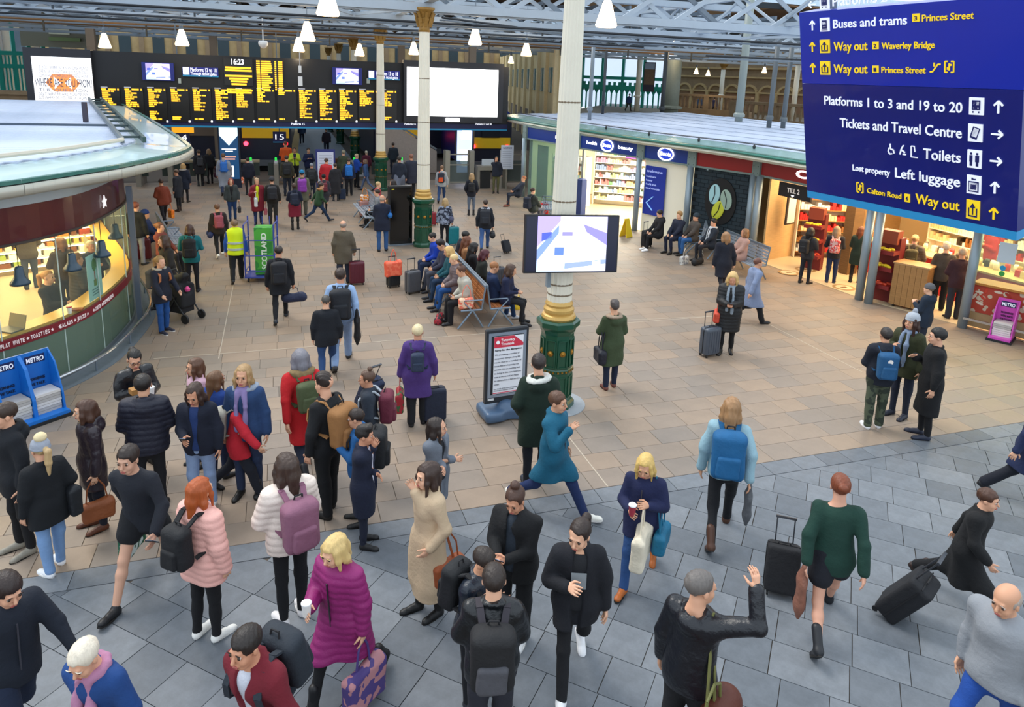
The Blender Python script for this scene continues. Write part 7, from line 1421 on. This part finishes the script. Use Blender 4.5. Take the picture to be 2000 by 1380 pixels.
bag('tote', 'coral orange carrier bag on the black and green suitcase', 'f06044', v_(768, 560)+[0, -.05, 1.0], .3, 1.15, pat='patch:f87858'); bag('handbag', 'coral and cream handbag on the near end of the left bench', 'e87860', np.array([3.7, 14.25, .96]), .2, .95, pat='patch:f0c8a8')
bag('duffel', 'yellow duffel bag on the floor behind the near bench end', 'd8b410', v_(1012, 598)+[0, 0, .3], 1.0, .9); bag('duffel', 'black and red rucksack on the floor before the left bench', '1c1e24', v_(858, 628)+[0, 0, .3], 1.2, .8, pat='patch:a02030'); bag('tote', 'red carrier bag on the right bench', 'd03030', np.array([4.6, 16.95, 1.1]), 1.4, .8)
suitcase('light topped cabin case with raised handle right of the bench', v_(972, 560), .2, '3a3c44', .8)
for px, py, w_, top, bot, hr, fc_ in ((735, 400, 'person in red scarf sitting beyond the black panel', 'jacket a83440', 'slim 14161c', 'short c8a878', 90), (741, 418, 'person in grey hoodie sitting beyond the black panel', 'jacket 84888e', 'slim 14161c', 'short 3a2a22', 275), (771, 396, 'person in black sitting beyond the black panel', 'jacket 16161a', 'slim 14161c', 'long 22181a', 270), (768, 420, 'person with sandy hair sitting close to the black panel', 'jacket 8a6438', 'slim 2a2c30', 'long 9a7448', 200)):
    P(w_, (px, py), None, fc_, top, bot, hr, 'boot 14141a', 'lap lap', 'sit', at='seat', lean=6)
suitcase('large rose gold suitcase in the upper middle', v_(713, 424), .1, 'b8847c', .95, handle=False); bag('handbag', 'crumpled orange bag on the rose gold suitcase', 'f08c1c', v_(713, 424)+[0, 0, 1.12], .1, .9, pat='patch:f0d8c8'); bag('duffel', 'grey bag on the floor left of the navy coat and jeans', '4a545c', v_(731, 437)+[0, 0, .3], .3, .5)
# right side
for px, py, w_, top, bot, hr, fc_, kw in ((1285, 462, 'person in black hooded jacket and white trainers on the wall bench', 'jacket 14141a', 'slim 121218', 'short 1c1512', 300, dict(nod=20, shoe='sneaker f4f4f4', hood=1)), (1322, 466, 'person in navy coat with curly fair hair on the wall bench', 'coat 1a2034', 'slim 1a2038', 'curly b08858', 320, dict()), (1354, 470, 'person in brown jacket, beanie and jeans on the wall bench', 'jacket 4c443e', 'jeans 2c5c94', 'short 2a2622', 300, dict(hat='2c3a44', wide=1.12)), (1388, 482, 'person in navy jacket and white scarf on the wall bench', 'jacket 1c2430', 'slim 22242c', 'short 1c1614', 300, dict(scarf='d8dce0')), (1447, 505, 'person in dusty pink coat at the right end of the wall bench', 'long b08c80', 'slim 22242c', 'bob 8a6444', 300, dict())):
    sh_ = kw.pop('shoe', 'boot 2a2622'); P(w_, (px, py), None, fc_, top, bot, hr, sh_, 'lap lap', 'sit', at='seat', **kw)
suitcase('black soft suitcase at the left end of the wall bench', v_(1262, 482), .3, '16171b', .85, hard=False); bag('tote', 'grey and white carrier bag on the floor by the wall bench', 'c8c8c4', v_(1336, 515)+[0, 0, .48], .4, .9, pat='patch:8c8c90'); bag('duffel', 'black rucksack on the floor by the white carrier bag', '16181c', v_(1362, 517)+[0, 0, .34], .4, .8)
a = P('person in navy padded coat walking in front of the wall bench', (1408, 575), 447, 200, 'coat 161a28', 'slim 1c1c24', 'bob 9a7450', 'boot 14141a', 'd h', 'walk'); a = P('person in pale blue-grey coat hurrying past the wall bench', (1462, 630), 497, 120, 'coat 7c8aa8', 'trousers 14141a', 'short 6a4030', 'boot 14141a', 'd b', 'walk', hem=-.4); inhand(a, 0, 'handbag', 'navy bag', '1c2438', .8)
a = P('blonde person in black padded coat and grey scarf looking at a phone', (1416, 688), 527, 0, 'pufflong 14161a', 'slim 101014', 'long d0ac70', 'boot 101014', 'ph ph', scarf='8c98a4', nod=18, phone=1, hem=-.42)
suitcase('grey hard suitcase beside the blonde person in black padded coat', v_(1384, 694), .2, '48505c', .92); shoulder(a, 1, 'handbag', 'orange-red handbag', 'd84c34', .9, drop=.3)
a = P('person in olive parka with fur hood in the open right half, seen from behind', (1190, 757), 585, 200, 'coat 3c4a30', 'jeans 18223a', 'curly 4c4442', 'shoe 6a3a30', 'q q', hood=1, fur='a89480', hem=-.42)
shoulder(a, 0, 'handbag', 'black quilted handbag', '161826', 1.05, drop=.3, out=.23); inhand(a, 1, 'tote', 'yellow carrier bag', 'b8a820', .8, dz=-.1, pat='patch:3c3c30')
a = P('person in dark navy hoodie and camouflage trousers, seen from behind', (1703, 834), 634, 200, 'jacket 141a28', 'trousers 2c342a patch 4a5240', 'short 2c2420', 'sneaker e8e8ec', 'q q', hood=1, hem=-.12); backpack(a, 'square blue backpack', '14507c', sz=1.05)
MB().lathe([(.04, 0), (.04, .006)], n=16).obj('round_badge', M('e8e0d8', .5), bpy.data.objects[[o.name for o in bpy.data.objects if o.name.startswith('backpack')][-1]], loc=(0, -.345, .38), rot=(math.pi/2, 0, 0))
a = P('person in olive coat, grey bobble hat and striped scarf in the group of three', (1752, 812), 605, 330, 'jacket 34381f', 'slim 1c2234', 'long 3a2018', 'boot 1c2030', 'd q', hat='aab0b8 9aa0aa', scarf='8090a8', hem=-.2)
a = P('person in long black coat with a black collar in the group of three', (1800, 852), 633, 285, 'long 0d0e12', 'slim 101014', 'short 181310', 'shoe 22283a', 'd q', hem=-.5)
a = P('person in dark blue anorak and grey cap outside the cafe', (1795, 690), 550, 250, 'jacket 142436', 'jeans 1c2434', 'short 7a6a58', 'shoe 14141a', 'q q', hat='5c5c60', hood=1, hem=-.2)
for px, py, hy, w_, top, bot, hr, sh_, fc_, bp in ((1570, 553, 442, 'person in charcoal jacket with grey hood in the cafe queue', 'jacket 2a2a2e', 'slim 1a1c26', 'bob 1c1614', 'boot 101014', 150, ('black rucksack', '14151a')), (1621, 552, 440, 'person with long fair hair in the cafe queue', 'jacket 20222c', 'jeans 1c2c50', 'long a08464', 'shoe 2c3444', 180, ('multicoloured patterned backpack', 'c8a8a8')), (1668, 552, 440, 'person in dark green coat with auburn hair in the cafe queue', 'coat 18302c', 'slim 121218', 'long 6a3820', 'boot 101014', 165, None), (1768, 585, 455, 'person in taupe padded jacket at the cafe till', 'puffer 4c4038', 'slim 14161c', 'bun c0a070', 'boot 4a3420', 175, ('olive rucksack', '4a4426')), (1828, 606, 470, 'person in grey-brown coat with white hair at the cafe till', 'jacket 4c4640', 'trousers 14161c', 'curly d8c8b0', 'shoe 2a2630', 185, None), (1858, 622, 480, 'person in plum coat at the cafe till beside the right post', 'jacket 3c2028', 'trousers 2a2c36', 'short c0a890', 'shoe 14141a', 200, None)):
    a = P(w_, (px, py), hy, fc_, top, bot, hr, sh_, 'q q'); 
    if bp: backpack(a, bp[0], bp[1], sz=1.0, kind='patch:c03c3c' if 'multi' in bp[0] else 'cloth')
P('person in red uniform serving behind the cafe counter', (18.6, 12.6), None, 330, 'jacket a01c20', 'trousers 14161c', 'short 8a4c28', 'shoe 14141a', 'q q', at='xy', h=1.75)
P('second person in red uniform at the rear of the cafe', (18.9, 14.4), None, 300, 'jacket b01c20', 'trousers 14161c', 'short 3a2a20', 'shoe 14141a', 'q q', at='xy', h=1.75)
a = P('person in dark olive jacket with black bag sitting down right of the columns', (1040, 412), None, 130, 'jacket 343a34', 'jeans 6a6c78', 'short 3a2418', 'shoe 14141a', 'lap lap', 'sit', at='seat'); backpack(a, 'navy backpack', '1a2234', sz=1.1)
a = P('person reclining with outstretched legs near the chemist window', (1012, 382), None, 285, 'jacket 1c2434', 'slim 1c2434', 'short a0603c', 'boot 6a3424', 'lap lap', 'sit', at='seat', lean=-22); suitcase('bright red case beside the reclining person', v_(1062, 420), .1, 'c02024', .75)
# people far away, on the platform and the upper street
for px, py, hy, w_, c_ in ((638, 300, 250, 'person walking down the far platform with a dark rucksack', '2c2430'), (590, 280, 243, 'couple member walking further down the platform', '30405c')): P(w_, (px, py), None, 180, 'jacket '+c_, 'jeans 1c2434', 'short 3a2a20', 'shoe 14141a', 'd d', 'walk', h=1.72)
for px, y1, d_, w_, c_ in ((1365, 217, 70, 'person in grey-blue jacket and white hat on the upper street', '4c5870'), (1393, 221, 68, 'person in purple-navy jacket on the upper street', '3a3450'), (1228, 200, 70, 'person in blue standing before the teal glazed screen', '2c4070')):
    g0 = at(px, y1, d_); P(w_, (g0[0], g0[1]), None, 150, 'jacket '+c_, 'trousers 3a342c', 'short d0ccc8' if px == 1365 else 'short 3a2a20', 'shoe 14141a', 'd d', 'walk', at='xy', base=2.45, h=1.75)
# in the kiosk
for x, y, w_, top, bot, hr, fc_, ps, kw in ((-4.1, 14.6, 'person in black coat seated at the kiosk bar with a cup', 'jacket 1c1a18', 'slim 14141a', 'pony b07c40', 60, 'sit', dict(zrel=.7)), (-3.85, 15.4, 'person in padded coat with a yellow collar at the kiosk bar', 'puffer 2c2a26', 'trousers 1c1c20', 'curly 8a5c2c', 110, 'stand', dict(fur='d09828')), (-3.85, 16.6, 'white-haired person in navy jacket facing out of the kiosk', 'jacket 1c2236', 'trousers 1c1c20', 'short d8c0a0', 20, 'stand', dict()), (-4.5, 17.0, 'person with light brown hair turned away inside the kiosk', 'jacket 3a3028', 'trousers 1c1c20', 'bob 7a5030', 200, 'stand', dict()), (-5.75, 19.1, 'person in olive jacket and blue jeans ordering in the kiosk', 'jacket 4a4030', 'jeans 3c4454', 'short 3a2a20', 180, 'stand', dict())):
    P(w_, (x, y), None, fc_, top, bot, hr, 'boot 14141a', 'q q' if ps == 'stand' else 'lap c', ps, at='xy', h=1.7, **kw)
print('TIME', round(time.time()-T0, 1), 'people', NP[0], 'tris', sum(len(o.data.polygons)*2 for o in bpy.data.objects if o.type == 'MESH'))
